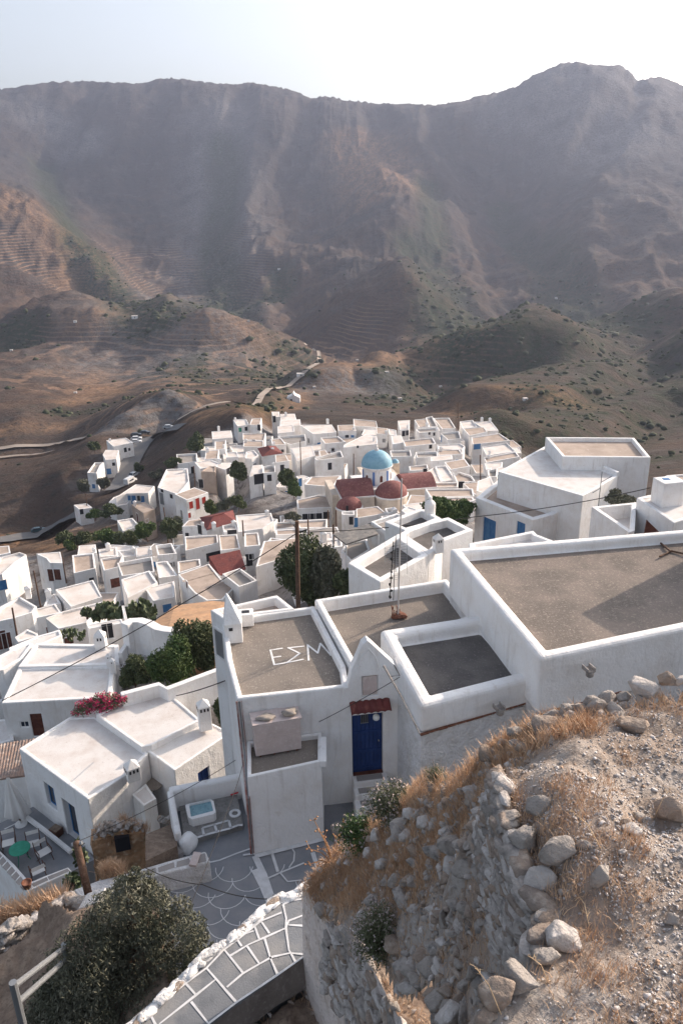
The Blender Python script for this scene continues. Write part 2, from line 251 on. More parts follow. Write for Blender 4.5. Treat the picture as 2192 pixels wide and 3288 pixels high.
# ---------------------------------------------------------------- village houses: frame, roof outline (measured), wall height, deck, label, windows (x, y, w, h, paint), chimneys
# deck: w white, t tan, g grey, r red pitched tiles ; opt: dep (distance), ph parapet, dz
HS = [
('B', [(388,125),(498,118),(522,168),(425,182)], 5, 'w', 'white house with bright roof and green shuttered window, at the village top left edge', [(447,208,.9,1.3,'g'),(497,200,.8,1.2,'k')], []),
('B', [(545,118),(628,110),(612,170),(527,165)], 5, 't', 'narrow house with tan roof behind the one with the green shutter', [(605,190,.9,1.8,'k')], []),
('B', [(710,58),(775,56),(781,100),(728,104)], 7, 'w', 'tallest white tower block on the village skyline', [(733,120,.9,2,'k')], []),
('B', [(785,76),(905,73),(920,125),(785,130)], 4, 'w', 'white upper storey beside the tower block on the skyline', [], [(830,95)]),
('B', [(783,130),(950,120),(956,172),(778,184)], 4, 'w', 'wide white flat house under the skyline tower block', [], []),
('B', [(760,180),(893,172),(902,226),(760,238)], 5, 'w', 'cubic white house in front of the skyline tower block', [], []),
('B', [(208,225),(373,215),(385,272),(216,288)], 5, 'w', 'white house with very bright flat roof beside the dark round tree', [], [(268,215)]),
('B', [(235,305),(330,298),(322,370),(235,378)], 4, 't', 'small tan-roofed house below the very bright roof', [], []),
('B', [(468,240),(662,233),(650,300),(470,292)], 4, 't', 'white house with tan roof and one small dark window, centre left of village top', [(560,306,.9,.9,'k')], []),
('B', [(475,302),(642,300),(645,350),(475,348)], 4, 't', 'low tan roof in front of the house with one small dark window', [], []),
('B', [(950,170),(1215,163),(1255,228),(1060,248)], 6, 'w', 'large white building with long bright roof and small blue roof tank', [(1022,300,.8,1.3,'k'),(1112,348,1.2,2.2,'b')], [(1180,152)]),
('B', [(1262,170),(1400,165),(1420,216),(1270,218)], 4, 't', 'tan-roofed white house right of the long bright roof', [], []),
('C', [(88,118),(280,136),(292,188),(96,178)], 4, 't', 'white house with tan roof and blue drum on top, skyline right of centre', [], []),
('B', [(1120,275),(1268,265),(1330,310),(1158,328)], 5, 't', 'tan roof right of the dark blue doorway', [], []),
('C', [(5,360),(10,335),(190,245),(285,262),(292,300),(288,330)], 8, 'w', 'big plain white gable building below a red hipped roof', [(125,352,.5,.6,'k'),(230,318,.5,.6,'k')], []),
('B', [(1105,386),(1160,376),(1200,430),(1120,440)], 4, 't', 'small tan roof left of the plain white gable building', [], []),
('B', [(1070,445),(1290,385),(1315,440),(1090,468)], 7, 'g', 'white house with grey roof and one tall dark window behind the telephone pole', [(1198,515,.9,1.6,'k')], []),
('B', [(597,365),(740,345),(803,405),(632,432)], 6, 'r', 'white house with dark red hipped roof in the middle of the village', [], [(720,402)]),
('B', [(742,420),(828,415),(856,470),(745,482)], 7, 't', 'pinkish cube house with one window beside the dark red hipped roof', [(800,535,.9,1.8,'k')], []),
('B', [(640,520),(740,500),(745,566),(642,574)], 5, 'g', 'small grey-roofed house with one dark window above the brown field', [(692,612,.9,1.4,'k')], []),
('B', [(553,506),(637,500),(632,585),(522,602)], 5, 'w', 'white house with wide dark porch above the brown field', [(610,620,2.4,2.2,'k')], []),
('B', [(160,385),(270,378),(262,452),(150,457)], 5, 't', 'tan-roofed house left of centre under the bright white roof', [], []),
('B', [(330,400),(422,395),(432,432),(330,442)], 4, 'w', 'small white house with cluttered roof left of the dark red hipped roof', [], []),
('B', [(240,518),(262,485),(372,482),(385,515),(325,545)], 9, 'w', 'tall white cube house standing left of the dark shrubs above the field', [(345,556,1.2,1.4,'k')], []),
('B', [(140,545),(190,510),(242,522),(238,562),(120,562)], 5, 't', 'low stone coloured house against the tall white cube', [(120,660,1,2,'k')], []),
('A', [(1047,405),(1182,398),(1192,480),(1122,562),(993,520)], 7, 'w', 'long curved white house with rounded bright roof', [(1020,590,1.3,2.6,'s'),(1080,575,.9,.9,'k'),(1022,540,.9,.7,'k')], []),
('B', [(497,395),(562,380),(602,425),(545,452),(488,450)], 4, 'w', 'little white vaulted house left of the dark red hipped roof', [], []),
('B', [(705,290),(790,280),(832,332),(720,338)], 4, 't', 'small pinkish roof above the dark red hipped roof', [], []),
('B', [(770,267),(990,250),(1002,302),(870,335),(782,302)], 4, 'g', 'broad grey roof with white rim in the upper village', [(880,262,.8,.8,'k')], []),
('B', [(870,362),(1050,345),(1077,425),(925,470)], 6, 'w', 'grey white roof terrace beside the village alley', [], []),
('A', [(1110,310),(1240,305),(1240,355),(1120,372)], 3, 'g', 'grey stone roofed shed left of the village under the round dark tree', [], []),
('A', [(1225,360),(1330,345),(1400,375),(1260,400)], 4, 'w', 'rounded low white house above the curved one', [], []),
('B', [(1040,605),(1292,590),(1225,692),(985,668)], 9, 't', 'three-storey white house with red shuttered windows left of the blue dome church', [(1240,760,.9,1.6,'r'),(1256,730,.9,1.6,'r'),(1272,705,.9,1.6,'r'),(1238,800,.9,1.6,'r')], []),
('B', [(920,795),(1105,758),(1215,762),(1220,860),(930,872)], 6, 't', 'white house with a row of four dark square windows', [(1000,937,1.2,1,'k'),(1050,935,1.2,1,'k'),(1102,932,1.2,1,'k'),(1170,928,1,1.3,'k')], []),
('B', [(915,600),(985,590),(1035,615),(950,640)], 5, 'w', 'narrow white house squeezed behind the red shuttered one', [(950,650,.8,1.6,'b')], []),
('C', [(280,188),(378,195),(374,246),(285,242)], 4, 't', 'small tan roof with white rim behind the blue dome', [], []),
('C', [(382,200),(448,212),(455,258),(388,252)], 4, 'w', 'white wall house with blue door at the open square', [(452,188,1,2.4,'b')], []),
('C', [(460,135),(562,128),(556,205),(480,212)], 6, 'w', 'white stepped house on the top edge beside a tan terrace', [(510,240,1,1.5,'k'),(538,235,.9,1.4,'k')], []),
('C', [(600,128),(700,115),(722,182),(640,188)], 5, 't', 'tan terrace roof on the village top edge with blue tank', [], []),
('C', [(695,108),(750,95),(797,182),(722,186)], 5, 'g', 'narrow grey roof with turquoise patch on the top edge', [], []),
('C', [(610,200),(800,186),(816,216),(642,235)], 7, 'g', 'white house with grey roof and three small wall holes, upper right village', [(765,245,.6,.9,'k'),(725,240,.6,.7,'k')], []),
('C', [(757,112),(892,110),(947,192),(832,203)], 4, 't', 'large plain tan roof near the dark mast on the right', [], []),
('C', [(820,236),(972,220),(992,282),(880,295)], 4, 'g', 'grey roof with red pots beside the stepped alley', [(828,285,.9,1.8,'b')], []),
('C', [(980,140),(1090,128),(1126,184),(1003,195)], 4, 'w', 'white square roof at the far right corner of the village', [], []),
('C', [(1092,142),(1242,138),(1305,215),(1212,218)], 4, 'w', 'white corner house at the edge over the ravine', [], [(1165,140),(1232,145)]),
('C', [(1005,198),(1182,186),(1212,228),(1060,260)], 6, 't', 'tan roof between the two white corner roofs over the ravine', [], []),
('C', [(1077,272),(1310,235),(1402,300),(1088,332)], 6, 't', 'long tan roofed house with blue window at the ravine edge', [(1125,350,1.8,1.4,'b')], []),
('C', [(1167,348),(1372,320),(1452,388),(1202,426)], 5, 'w', 'wide off-white roof terrace above the ravine', [(1390,340,1.2,1.2,'k')], []),
('C', [(1180,442),(1450,392),(1482,432),(1202,482)], 4, 't', 'low tan roof in a step above the grand white building', [(1122,460,.8,1.2,'k')], []),
('C', [(1188,492),(1340,480),(1330,522),(1200,546)], 3, 'w', 'short white roof in the last row behind the grand white building', [], []),
('C', [(1212,546),(1300,532),(1292,600),(1222,602)], 3, 'g', 'little courtyard house in shade behind the grand white building', [], []),
('C', [(405,262),(490,255),(517,312),(417,332)], 6, 'w', 'white cube house with plain wall behind the blue dome', [], []),
('C', [(505,300),(752,275),(782,325),(522,352)], 6, 't', 'long tan roof over a big white wall, right of the dome', [(735,350,.8,1,'k')], []),
('C', [(790,330),(985,325),(1025,348),(1000,372),(795,370)], 4, 'w', 'barrel shaped bright white roof by the alley', [], []),
('C', [(797,376),(975,373),(1003,412),(800,420)], 5, 't', 'tan deck with white rim before the barrel roof', [], []),
('C', [(395,382),(565,375),(577,428),(410,435)], 4, 'g', 'grey terrace roof right behind the blue dome', [], []),
('C', [(610,398),(790,390),(797,432),(622,445)], 4, 'g', 'grey sunken roof with a dark doorway right of the dome', [(600,430,.9,1.8,'k')], []),
('C', [(738,432),(915,420),(922,455),(737,475)], 4, 'w', 'low white parapet roof left of the stepped alley', [], []),
('C', [(850,482),(1022,450),(1066,515),(902,545)], 5, 't', 'white walled roof divided by a low wall, beside the stepped alley', [(803,492,.7,1.3,'k')], []),
('C', [(555,512),(710,500),(718,545),(562,550)], 5, 't', 'sunken tan roof right of the small turquoise dome', [(690,552,.8,.9,'k')], []),
('C', [(772,516),(868,510),(950,628),(832,645)], 4, 'w', 'bright sloping white roof with dark end wall, right of the red church roof', [(757,525,.6,1.2,'k')], []),
('C', [(682,572),(768,522),(832,645),(742,655)], 4, 'w', 'shaded white roof joined to the bright sloping one', [], []),
('C', [(920,572),(982,565),(1082,600),(1112,645),(955,648)], 5, 't', 'tan roofed house with two dark windows in a row', [(992,670,1,1.2,'k'),(1082,690,1,1.9,'k')], []),
('C', [(612,602),(690,592),(742,655),(968,648),(962,690),(690,695)], 4, 't', 'rust tinted tan roof in front of the bright sloping roof', [], []),
('C', [(690,705),(1090,703),(1102,765),(732,775)], 4, 't', 'long low tan roof behind the green tree', [], []),
('C', [(732,780),(1092,772),(1104,800),(962,832),(742,802)], 3, 't', 'long pinkish wall and roof just above the green tree', [], []),
('C', [(1130,640),(1240,600),(1275,690),(1180,740),(1120,720)], 5, 'w', 'white house corner squeezed beside the right-hand pole', [], []),
('P', [(330,1110),(690,1078),(835,1190),(330,1270)], 5, 't', 'tan roof directly in front of the church apse', [], []),
('P', [(810,1110),(960,1095),(990,1160),(850,1190)], 4, 'g', 'tiny grey roof at the foot of the church', [], []),
('P', [(85,1165),(300,1150),(310,1210),(92,1210)], 6, 'g', 'small white house with grey roof and two doors by the church square', [(250,1315,.7,1.3,'k'),(325,1345,.6,1.5,'b')], []),
# middle left
('G', [(378,160),(645,100),(665,195),(430,268)], 6, 'r', 'white house with the large dark red roof in the middle distance', [], [(490,260)]),
('G', [(222,235),(272,185),(380,165),(425,262),(330,235)], 6, 't', 'left wing of white house with tan roof, next to the large dark red roof', [(372,262,.9,1.6,'k'),(265,305,.6,.7,'k')], []),
('G', [(672,142),(968,123),(990,190),(900,255),(692,285)], 5, 'w', 'broad white house with wide pale roof right of the large dark red roof', [(930,150,2.2,.8,'k')], []),
('G', [(558,230),(668,208),(692,278),(572,288)], 3, 'w', 'small white block tucked below the large dark red roof', [(640,282,1.4,.7,'k')], []),
('G', [(530,312),(682,300),(708,415),(545,438)], 5, 't', 'square tan roof with soft stains in the middle distance', [(480,395,1.3,.8,'k')], []),
('G', [(742,296),(862,284),(878,390),(745,408)], 5, 't', 'tan roof right of the stained square one', [], []),
('G', [(245,322),(518,302),(525,372),(250,435)], 6, 't', 'white house with water tank on the roof in the middle distance', [(485,485,2.2,1.4,'k')], []),
('G', [(0,398),(135,378),(178,462),(20,482)], 5, 'g', 'grey brown roof with white corner horn at left centre', [], []),
('G', [(0,532),(100,525),(185,642),(28,672)], 4, 'w', 'brightest white cube roof left of the curved tan roofs', [], []),
('G', [(185,532),(372,510),(380,570),(190,632)], 4, 't', 'pale tan roof behind the curved tan roofs', [(290,455,2.,.8,'n')], []),
('G', [(190,637),(450,553),(560,690),(655,750),(560,850),(430,862),(325,795)], 6, 't', 'wide curved tan roof crossed by two pale ribs', [(265,725,.5,.9,'n'),(100,920,1,1,'b'),(182,895,1,1,'b')], []),
('G', [(462,555),(706,500),(745,590),(548,640)], 3, 'r', 'single sloped red tile roof in front of the curved tan roofs', [], []),
('G', [(560,638),(708,580),(852,690),(700,748)], 5, 'g', 'deep grey terrace with high white parapet below the red tile roof', [], []),
('G', [(905,362),(1232,322),(1245,430),(1010,520),(840,575)], 4, 't', 'long pale pinkish roof left of the big telephone pole', [], []),
('G', [(1010,205),(1175,195),(1190,240),(1002,262)], 3, 't', 'corrugated tan roof with line of coloured laundry below', [], []),
('G', [(1180,188),(1440,170),(1432,245),(1202,252)], 4, 't', 'rust streaked tan roof with white rim behind the pole', [], []),
('G', [(1240,362),(1560,335),(1568,400),(1270,445)], 4, 'w', 'off-white roof carrying a round clay chimney, right of the pole', [], [(1408,365)]),
('G', [(1390,290),(1482,285),(1490,345),(1392,345)], 3, 'w', 'small blank white cube on the roofs right of the pole', [], []),
('G', [(1000,265),(1235,250),(1240,300),(1010,312)], 3, 't', 'low shop roof with coloured goods hung at the front', [], []),
('F', [(710,148),(862,133),(873,215),(698,226)], 4, 'w', 'white square roof in the left row nearest the dark hedge', [], []),
('F', [(650,235),(845,215),(862,352),(665,392)], 5, 't', 'tan square roof with low white front wall, left row', [], []),
('F', [(885,178),(1052,160),(1056,235),(900,250)], 4, 'w', 'white roof with slanting chimney beside the dark hedge', [], [(975,190)]),
('F', [(1060,192),(1212,180),(1222,235),(1110,250)], 4, 'w', 'low white roof between its neighbours beside the hedge', [], []),
('F', [(1222,165),(1360,148),(1372,228),(1228,240)], 4, 'w', 'clean white roof right of the low one beside the hedge', [], []),
('F', [(905,262),(1110,236),(1065,340),(935,368)], 6, 't', 'tan roof left of the framed grey terrace', [(1040,478,1.3,1.4,'n')], []),
('F', [(1055,302),(1368,246),(1392,380),(1098,418)], 5, 'g', 'framed grey terrace roof with tan rim, left middle', [], []),
('F', [(1092,452),(1345,370),(1420,480),(1150,612)], 5, 'w', 'pale bluish white roof sloping to the prickly pears', [], []),
('F', [(1305,530),(1568,468),(1568,605),(1378,640)], 7, 'w', 'pinkish white house with a blue window behind the prickly pears', [(1505,705,1,1,'b')], []),
('F', [(500,542),(840,455),(918,602),(640,692)], 5, 'w', 'large white roof with a peeling tan stain, left middle', [], []),
('F', [(432,602),(500,580),(548,662),(395,692)], 5, 'w', 'small white lean-to left of the peeling roof', [], []),
('F', [(320,722),(500,672),(550,742),(330,797)], 4, 'w', 'off-white roof edge under the left pole', [], []),
('F', [(412,802),(560,738),(930,642),(950,680),(780,842),(528,890)], 5, 'w', 'long low white terrace roof in front of the peeling roof', [], []),
('F', [(0,255),(180,206),(240,228),(130,300),(20,400),(-80,420)], 6, 'w', 'white roof behind the tile gabled house at far left', [(28,500,1.1,1.6,'b')], []),
('F', [(330,218),(545,203),(572,300),(450,300),(420,260)], 6, 'w', 'white roofed wing at the back of the tile gabled house', [(520,405,1,1.8,'n'),(460,410,.8,2,'n')], []),
('F', [(-40,155),(85,143),(97,205),(-40,235)], 4, 't', 'tan roof with tall white fin at the left border', [], []),
('F', [(0,702),(180,605),(332,690),(290,742),(130,800),(-120,850)], 8, 'w', 'sloping white house with dark red doors at the left border', [(14,995,1.1,2.3,'n'),(66,1000,.9,2,'n')], [(262,600)]),
('F', [(135,965),(250,902),(342,935),(330,955),(165,1010)], 4, 'w', 'low vaulted white roofs at left, between two lanes', [], []),
('F', [(85,1068),(330,962),(532,905),(535,955),(300,1050),(100,1150),(80,1120)], 4, 'w', 'low lane side roof left behind the broad white roof', [], []),
# left slope
('A', [(670,222),(795,208),(838,238),(715,262)], 5, 'w', 'long white house beside the parked cars on the far left road', [(790,283,1,1.6,'k'),(815,280,.8,1,'k')], []),
('Q', [(470,385),(690,395),(650,540),(470,560),(422,470)], 6, 'w', 'white house with tan roof and arches above the curving road', [(603,628,.9,1.1,'k'),(440,745,2,1.6,'k'),(525,750,1.4,2.,'b'),(712,765,1.4,2.4,'k')], []),
('Q', [(285,602),(440,600),(385,640),(320,780),(160,775)], 6, 'g', 'white walled terrace house with plants below the arched one', [(270,1000,1.,1.4,'b')], []),
('Q', [(970,965),(1290,1000),(1180,1110),(820,1120),(640,1180)], 5, 'w', 'long white house with blue doors above the hedge', [(872,1195,.8,1.2,'b'),(938,1225,1.1,2,'b'),(1030,1200,.8,1.2,'k'),(1088,1215,.9,1.5,'b')], []),
('Q', [(520,1265),(600,1190),(740,1130),(920,1150),(830,1300),(640,1330)], 4, 'w', 'low white lean-to wing left of the blue doors', [(515,1320,.8,1.6,'k')], []),
('A', [(465,628),(548,620),(582,645),(500,658)], 4, 'w', 'tiny isolated white house on the dry slope, lower left', [(515,672,.8,1.3,'k')], []),
('A', [(830,632),(910,612),(975,655),(905,680)], 6, 't', 'unpainted tan cube house with white rim on the left slope', [(868,712,.8,2,'n'),(925,730,.7,.7,'t')], []),
('A', [(738,728),(835,710),(882,765),(775,795)], 3, 'w', 'flat pinkish white shed roof above the hedge', [], []),
('A', [(1100,562),(1225,518),(1312,550),(1175,598)], 7, 't', 'square white house with red door and red shutters', [(1203,630,.9,1.4,'r'),(1244,622,.9,2.2,'r'),(1283,600,.9,1.3,'r'),(1193,695,.6,1,'r'),(1145,690,.8,1.8,'s')], []),
('A', [(1060,140),(1075,135),(1078,160),(1062,160)], 2, 'w', 'small roadside chapel block under the rocky knoll', [], []),
]
HH = dict(k=(DARK, 'dark'), g=(GREENP, ''), b=(BLUEF, ''), r=(REDP, ''), n=(BROWN, ''), s=(METAL, ''), t=(DT, ''))
def ccw(p):
    a = sum(p[i][0]*p[(i+1) % len(p)][1]-p[(i+1) % len(p)][0]*p[i][1] for i in range(len(p)))
    return p if a > 0 else p[::-1]
def inset(p, d):                   # inward offset of a ccw outline, a different width per edge allowed
    n = len(p); ds = [d]*n if np.isscalar(d) else d; out = []
    for i in range(n):
        a, b, c = (np.array(p[k][:2], float) for k in ((i-1) % n, i, (i+1) % n))
        e1 = (b-a)/np.linalg.norm(b-a); e2 = (c-b)/np.linalg.norm(c-b); n1 = np.array([-e1[1], e1[0]]); n2 = np.array([-e2[1], e2[0]])
        A = np.array([n1, n2]); rh = np.array([n1@(b)+ds[(i-1) % n], n2@(b)+ds[i]])
        if abs(np.linalg.det(A)) < .12: q = b+n2*ds[i]
        else: q = np.linalg.solve(A, rh)
        if np.linalg.norm(q-b) > 3*max(ds): q = b+(n1+n2)/2*ds[i]
        out.append(q)
    return out
def wallhit(poly, Z, f, x, y):     # where the sight line meets the outer wall
    d = ray(f, x, y); best = None
    n = len(poly)
    for i in range(n):
        a = np.array(poly[i][:2]); b = np.array(poly[(i+1) % n][:2]); e = b-a; nn = np.array([e[1], -e[0]]); nn = nn/np.linalg.norm(nn)
        den = nn@d[:2]
        if den >= -1e-6: continue
        t = nn@a/den
        p = d*t; s = ((p[:2]-a)@e)/(e@e)
        if -.08 < s < 1.08 and t > 0 and p[2] < Z+.3:
            if best is None or t < best[0]: best = (t, p, e/np.linalg.norm(e), nn)
    return best
def opening(wk, par, hit, w, h, mat, proud=.03, frame=True, near=False):
    t, p, e, nn = hit; e3 = np.array([e[0], e[1], 0]); n3 = np.array([nn[0], nn[1], 0]); up = np.array([0, 0, 1.])
    mb = MB()
    fr = MB(); fw = .07 if not near else .06
    for s in (-1, 1): fr.box(p+e3*s*(w/2+fw/2)+n3*proud/2, e3*fw/2, n3*(proud+.02), up*(h/2+fw))
    for s in (-1, 1): fr.box(p+up*s*(h/2+fw/2)+n3*proud/2, e3*w/2, n3*(proud+.015), up*fw/2)
    fo = fr.build(wk, PLF if mat is not DARK else PLF, par)
    mb.box(p+n3*.01, e3*w/2, n3*.02, up*h/2)
    if mat is not DARK and w > .7: mb.box(p+n3*.012, e3*.012, n3*.026, up*(h/2-.03))
    return mb.build('pane' if mat is DARK else ('shutter' if wk == 'window' else 'door_leaf'), mat, fo)
def chimney(mb, p, h=1.1, r=.28):
    e = np.array([.95, .3, 0]); n = np.array([-.3, .95, 0]); up = np.array([0, 0, 1.])
    mb.box(p+up*h*.4, e*r, n*r, up*h*.6)
    z = p[2]+h; c = [p+e*r*1.2+n*r*1.2, p-e*r*1.2+n*r*1.2, p-e*r*1.2-n*r*1.2, p+e*r*1.2-n*r*1.2]
    mb.add([(q[0], q[1], z) for q in c]+[(q[0], q[1], z+.06) for q in c]+[(p[0], p[1], z+.06+r*1.1)], [(3, 2, 1, 0), (0, 1, 5, 4), (1, 2, 6, 5), (2, 3, 7, 6), (3, 0, 4, 7), (4, 5, 8), (5, 6, 8), (6, 7, 8), (7, 4, 8)])
NAMES = {}
HP = []
for k, (f, pts, h, dk, lab, wins, ch) in enumerate(HS):
    dep = {'tiny isolated white house on the dry slope, lower left': 190}.get(lab)
    Z = roofz(f, pts, dep); 
    if 'roadside chapel' in lab: Z = atd(f, *pts[0], 330)[2]
    poly = ccw([tuple(atz(f, x, y, Z)[:2]) for x, y in pts]); HP.append((Z, poly))
    for q in poly: CT.append(np.array([q[0], q[1], Z-h]))
    cx = sum(q[0] for q in poly)/len(poly); cy = sum(q[1] for q in poly)/len(poly); CT.append(np.array([cx, cy, Z-h]))
# ---------------------------------------------------------------- fit and build the hillside
C0 = np.array(CT); az = np.arctan2(C0[:, 0], C0[:, 1]); lr = np.log(np.hypot(C0[:, 0], C0[:, 1])); val = C0[:, 2]/np.exp(lr)
ok = (np.abs(az) < 1.5); az, lr, val = az[ok], lr[ok], val[ok]
Pc = np.c_[az*3.0, lr]
def kern(d2): return .5*d2*np.log(d2+1e-9)
n = len(Pc); D2 = ((Pc[:, None]-Pc[None])**2).sum(2); A = np.zeros((n+3, n+3)); A[:n, :n] = kern(D2)+np.eye(n)*.00035; A[:n, n] = 1; A[:n, n+1:] = Pc; A[n, :n] = 1; A[n+1:, :n] = Pc.T
cf = np.linalg.solve(A, np.r_[val, 0, 0, 0])
NA, NR = 800, 760; AZ = np.linspace(-1.0, 1.0, NA); LR = np.linspace(math.log(9), math.log(3400), NR)
# denser in the field of view
AZ = np.sign(AZ)*np.abs(AZ)**1.35; AZ = AZ*1.0
ga, gl = np.meshgrid(AZ, LR); G = np.zeros(ga.shape)
fa = ga.ravel(); fl = gl.ravel(); out = np.empty(len(fa))
for i in range(0, len(fa), 20000):
    q = np.c_[fa[i:i+20000]*3.0, fl[i:i+20000]]; d2 = (q**2).sum(1)[:, None]+(Pc**2).sum(1)[None]-2*q@Pc.T
    out[i:i+20000] = kern(np.maximum(d2, 0))@cf[:n]+cf[n]+q@cf[n+1:]
G = out.reshape(ga.shape); R = np.exp(gl); GX = R*np.sin(ga); GY = R*np.cos(ga); GZ = G*R
far = np.clip((R-230)/500, 0, 1)
rd = fbm(GX/210+.25*vnoise(GX/90, GY/90, 3), GY/330, 6, 11, True); r2 = fbm(GX/60, GY/60, 5, 31); r3 = fbm(GX/14, GY/14, 4, 51)
vis = np.clip((R-500)/900, 0, 1)
crest = np.clip((1900-R)/600, .12, 1)
rd3 = fbm(GX/70+.3*vnoise(GX/40, GY/40, 4), GY/110, 5, 17, True)
GZ = GZ + far*crest*((rd-.62)*R*.058*vis + (rd3-.62)*R*.024*vis + (r2-.5)*R*.010) + (r3-.5)*np.clip(R*.006, .1, 5)
GZ += np.clip((R-350)/500, 0, 1)*(fbm(GX/22, GY/26, 4, 61, True)-.62)*np.clip(R*.006, 0, 9)
# the skyline follows the measured ridge
rk = np.array([(math.atan2(p[0], p[1]), p[2]/math.hypot(p[0], p[1]), math.log(math.hypot(p[0], p[1]))) for p in (atd('D', *map(float, q_.split(','))) for q_ in RIDGE.split())]); rk = rk[rk[:, 0].argsort()]
want = np.interp(AZ, rk[:, 0], rk[:, 1]); rl = np.interp(AZ, rk[:, 0], rk[:, 2])
for it in range(5):
    wf = np.where(R > 1200, 1., 0.); el_ = np.where(wf > 0, GZ/R, -9); m_ = el_.max(0); bell = np.exp(-((gl-rl[None])/.13)**2); bell = np.where(gl > rl[None], np.exp(-((gl-rl[None])/.4)**2), bell)
    kr = np.exp(-(np.arange(-36, 37)/(14., 14., 6., 2.5, 1.2)[it])**2); kr /= kr.sum(); cr_ = np.convolve(np.pad(want-m_, 36, mode='edge'), kr, 'valid'); GZ += R*np.where(np.abs(AZ)[None] < .7, cr_[None], 0)*bell
GZ += R*((fbm(AZ*420, AZ*0+1, 4, 15)-.5)*.0042)[None]*np.exp(-((gl-rl[None])/.03)**2)
def tz(x, y):                      # height of the hillside at a place (table lookup)
    a = math.atan2(x, y); l = math.log(max(math.hypot(x, y), 9.01))
    i = np.searchsorted(AZ, a)-1; i = min(max(i, 0), NA-2); j = (l-LR[0])/(LR[1]-LR[0]); j0 = min(max(int(j), 0), NR-2); t = min(max(j-j0, 0), 1); s = min(max((a-AZ[i])/(AZ[i+1]-AZ[i]), 0), 1)
    return (GZ[j0, i]*(1-s)+GZ[j0, i+1]*s)*(1-t)+(GZ[j0+1, i]*(1-s)+GZ[j0+1, i+1]*s)*t
def hitt(f, x, y, start=12.):      # where a sight line meets the hillside
    d = ray(f, x, y); t = start
    while t < 3300:
        p = d*t
        if tz(p[0], p[1]) > p[2]:
            lo, hi = t/1.01, t
            for _ in range(12):
                m = (lo+hi)/2; p = d*m
                if tz(p[0], p[1]) > p[2]: hi = m
                else: lo = m
            return d*hi
        t *= 1.01
    return d*600
def masktrack(pts, wd):            # 1 near a polyline given in world xy (wd may be per point)
    m = np.zeros(GX.shape)
    for a, b in zip(pts[:-1], pts[1:]):
        a = np.array(a[:2]); b = np.array(b[:2]); e = b-a; L2 = e@e+1e-6
        t = np.clip(((GX-a[0])*e[0]+(GY-a[1])*e[1])/L2, 0, 1); d = np.hypot(GX-a[0]-t*e[0], GY-a[1]-t*e[1]); m = np.maximum(m, np.clip(1.5-d/wd, 0, 1))
    return m
def trk(s, f='D', start=150.): return [hitt(f, *map(float, q.split(',')), start) for q in s.split()]
# gullies carry shrubs; dry straw fields; rock; terraces
for s, wd, A_ in (("1640,715 1450,745 1300,800 1150,862", 55, 24), ("1640,800 1450,850 1280,900 1150,940", 32, 14), ("1640,900 1450,940 1330,985 1230,1030", 22, 10), ("150,742 350,738 500,755 600,800", 60, 24), ("740,880 820,868 870,885", 24, 11), ("850,690 960,695 1050,760 1100,800", 70, 28)):
    mk = masktrack(trk(s), wd)/1.; mk = mk*mk*(3-2*mk); GZ += A_*mk
for s, wd in (("700,240 690,330 640,420 620,480", 34), ("860,250 900,330 980,420", 40), ("385,200 330,300 300,420", 36), ("1180,215 1120,320 1040,440", 42), ("1460,195 1380,320 1300,450", 44), ("560,205 540,320 512,420", 34), ("220,195 160,300 110,370", 34), ("1320,160 1250,300 1200,420", 36), ("1000,250 1010,330 1090,430", 30)):
    mk = masktrack(trk(s), wd); GZ -= mk*mk*(3-2*mk)*wd*.42
veg = np.zeros(GX.shape); rock = np.zeros(GX.shape); straw = np.zeros(GX.shape); terr = np.zeros(GX.shape)
jit = fbm(GX/35, GY/35, 5, 71); jit2 = fbm(GX/9, GY/9, 4, 81); jit3 = fbm(GX/160, GY/160, 4, 91)
for s, wd in (("512,330 520,420 505,520 495,590 515,650 520,700", 38), ("100,380 130,470 190,560 230,620 330,700 370,715", 30), ("640,620 650,650 620,680 575,700", 22), ("960,560 1010,640 1100,720 1180,780", 40),
              ("1240,540 1300,660 1420,730", 40), ("0,800 60,770 30,740", 22), ("980,420 1000,540 960,600", 26), ("1150,480 1200,560 1300,640", 30)):
    mk = masktrack(trk(s), wd); veg = np.maximum(veg, np.clip(mk*1.3*(jit+.25), 0, 1)); GZ -= mk*wd*.26
for s, wd in (("430,830 520,880 600,860 680,800", 26), ("900,930 1000,900 1080,880 1140,840 1200,800", 22), ("1050,860 1160,830 1300,770", 20), ("880,860 960,850 1000,880", 14), ("700,860 640,880 560,930", 9), ("1640,760 1450,800 1330,850", 60), ("1640,850 1450,900 1350,930", 45), ("1600,860 1450,900 1300,980 1200,1010", 24), ("1600,960 1450,980 1300,1020", 18), ("1600,1040 1500,1060 1380,1060", 14), ("1560,800 1400,840 1260,860", 16), ("1120,930 1160,980 1200,1040", 12), ("100,940 260,930 420,900", 12)):
    veg = np.maximum(veg, np.clip(masktrack(trk(s), wd)*1.2*(jit2*1.6-.35), 0, 1))
for s, wd in (("100,860 200,850 240,910 180,920", 16), ("700,850 560,940 430,965", 8), ("1080,930 1240,900 1290,910", 16), ("0,990 120,985 200,960", 9), ("0,1240 200,1235 380,1170", 9), ("180,730 320,720", 18), ("440,735 600,800", 22), ("830,330 900,420", 80), ("1060,940 1160,940", 10), ("760,850 860,810 1060,770", 22), ("0,450 160,560 320,700", 40)):
    straw = np.maximum(straw, masktrack(trk(s), wd)*np.clip(jit2*1.8-.1, 0, 1))
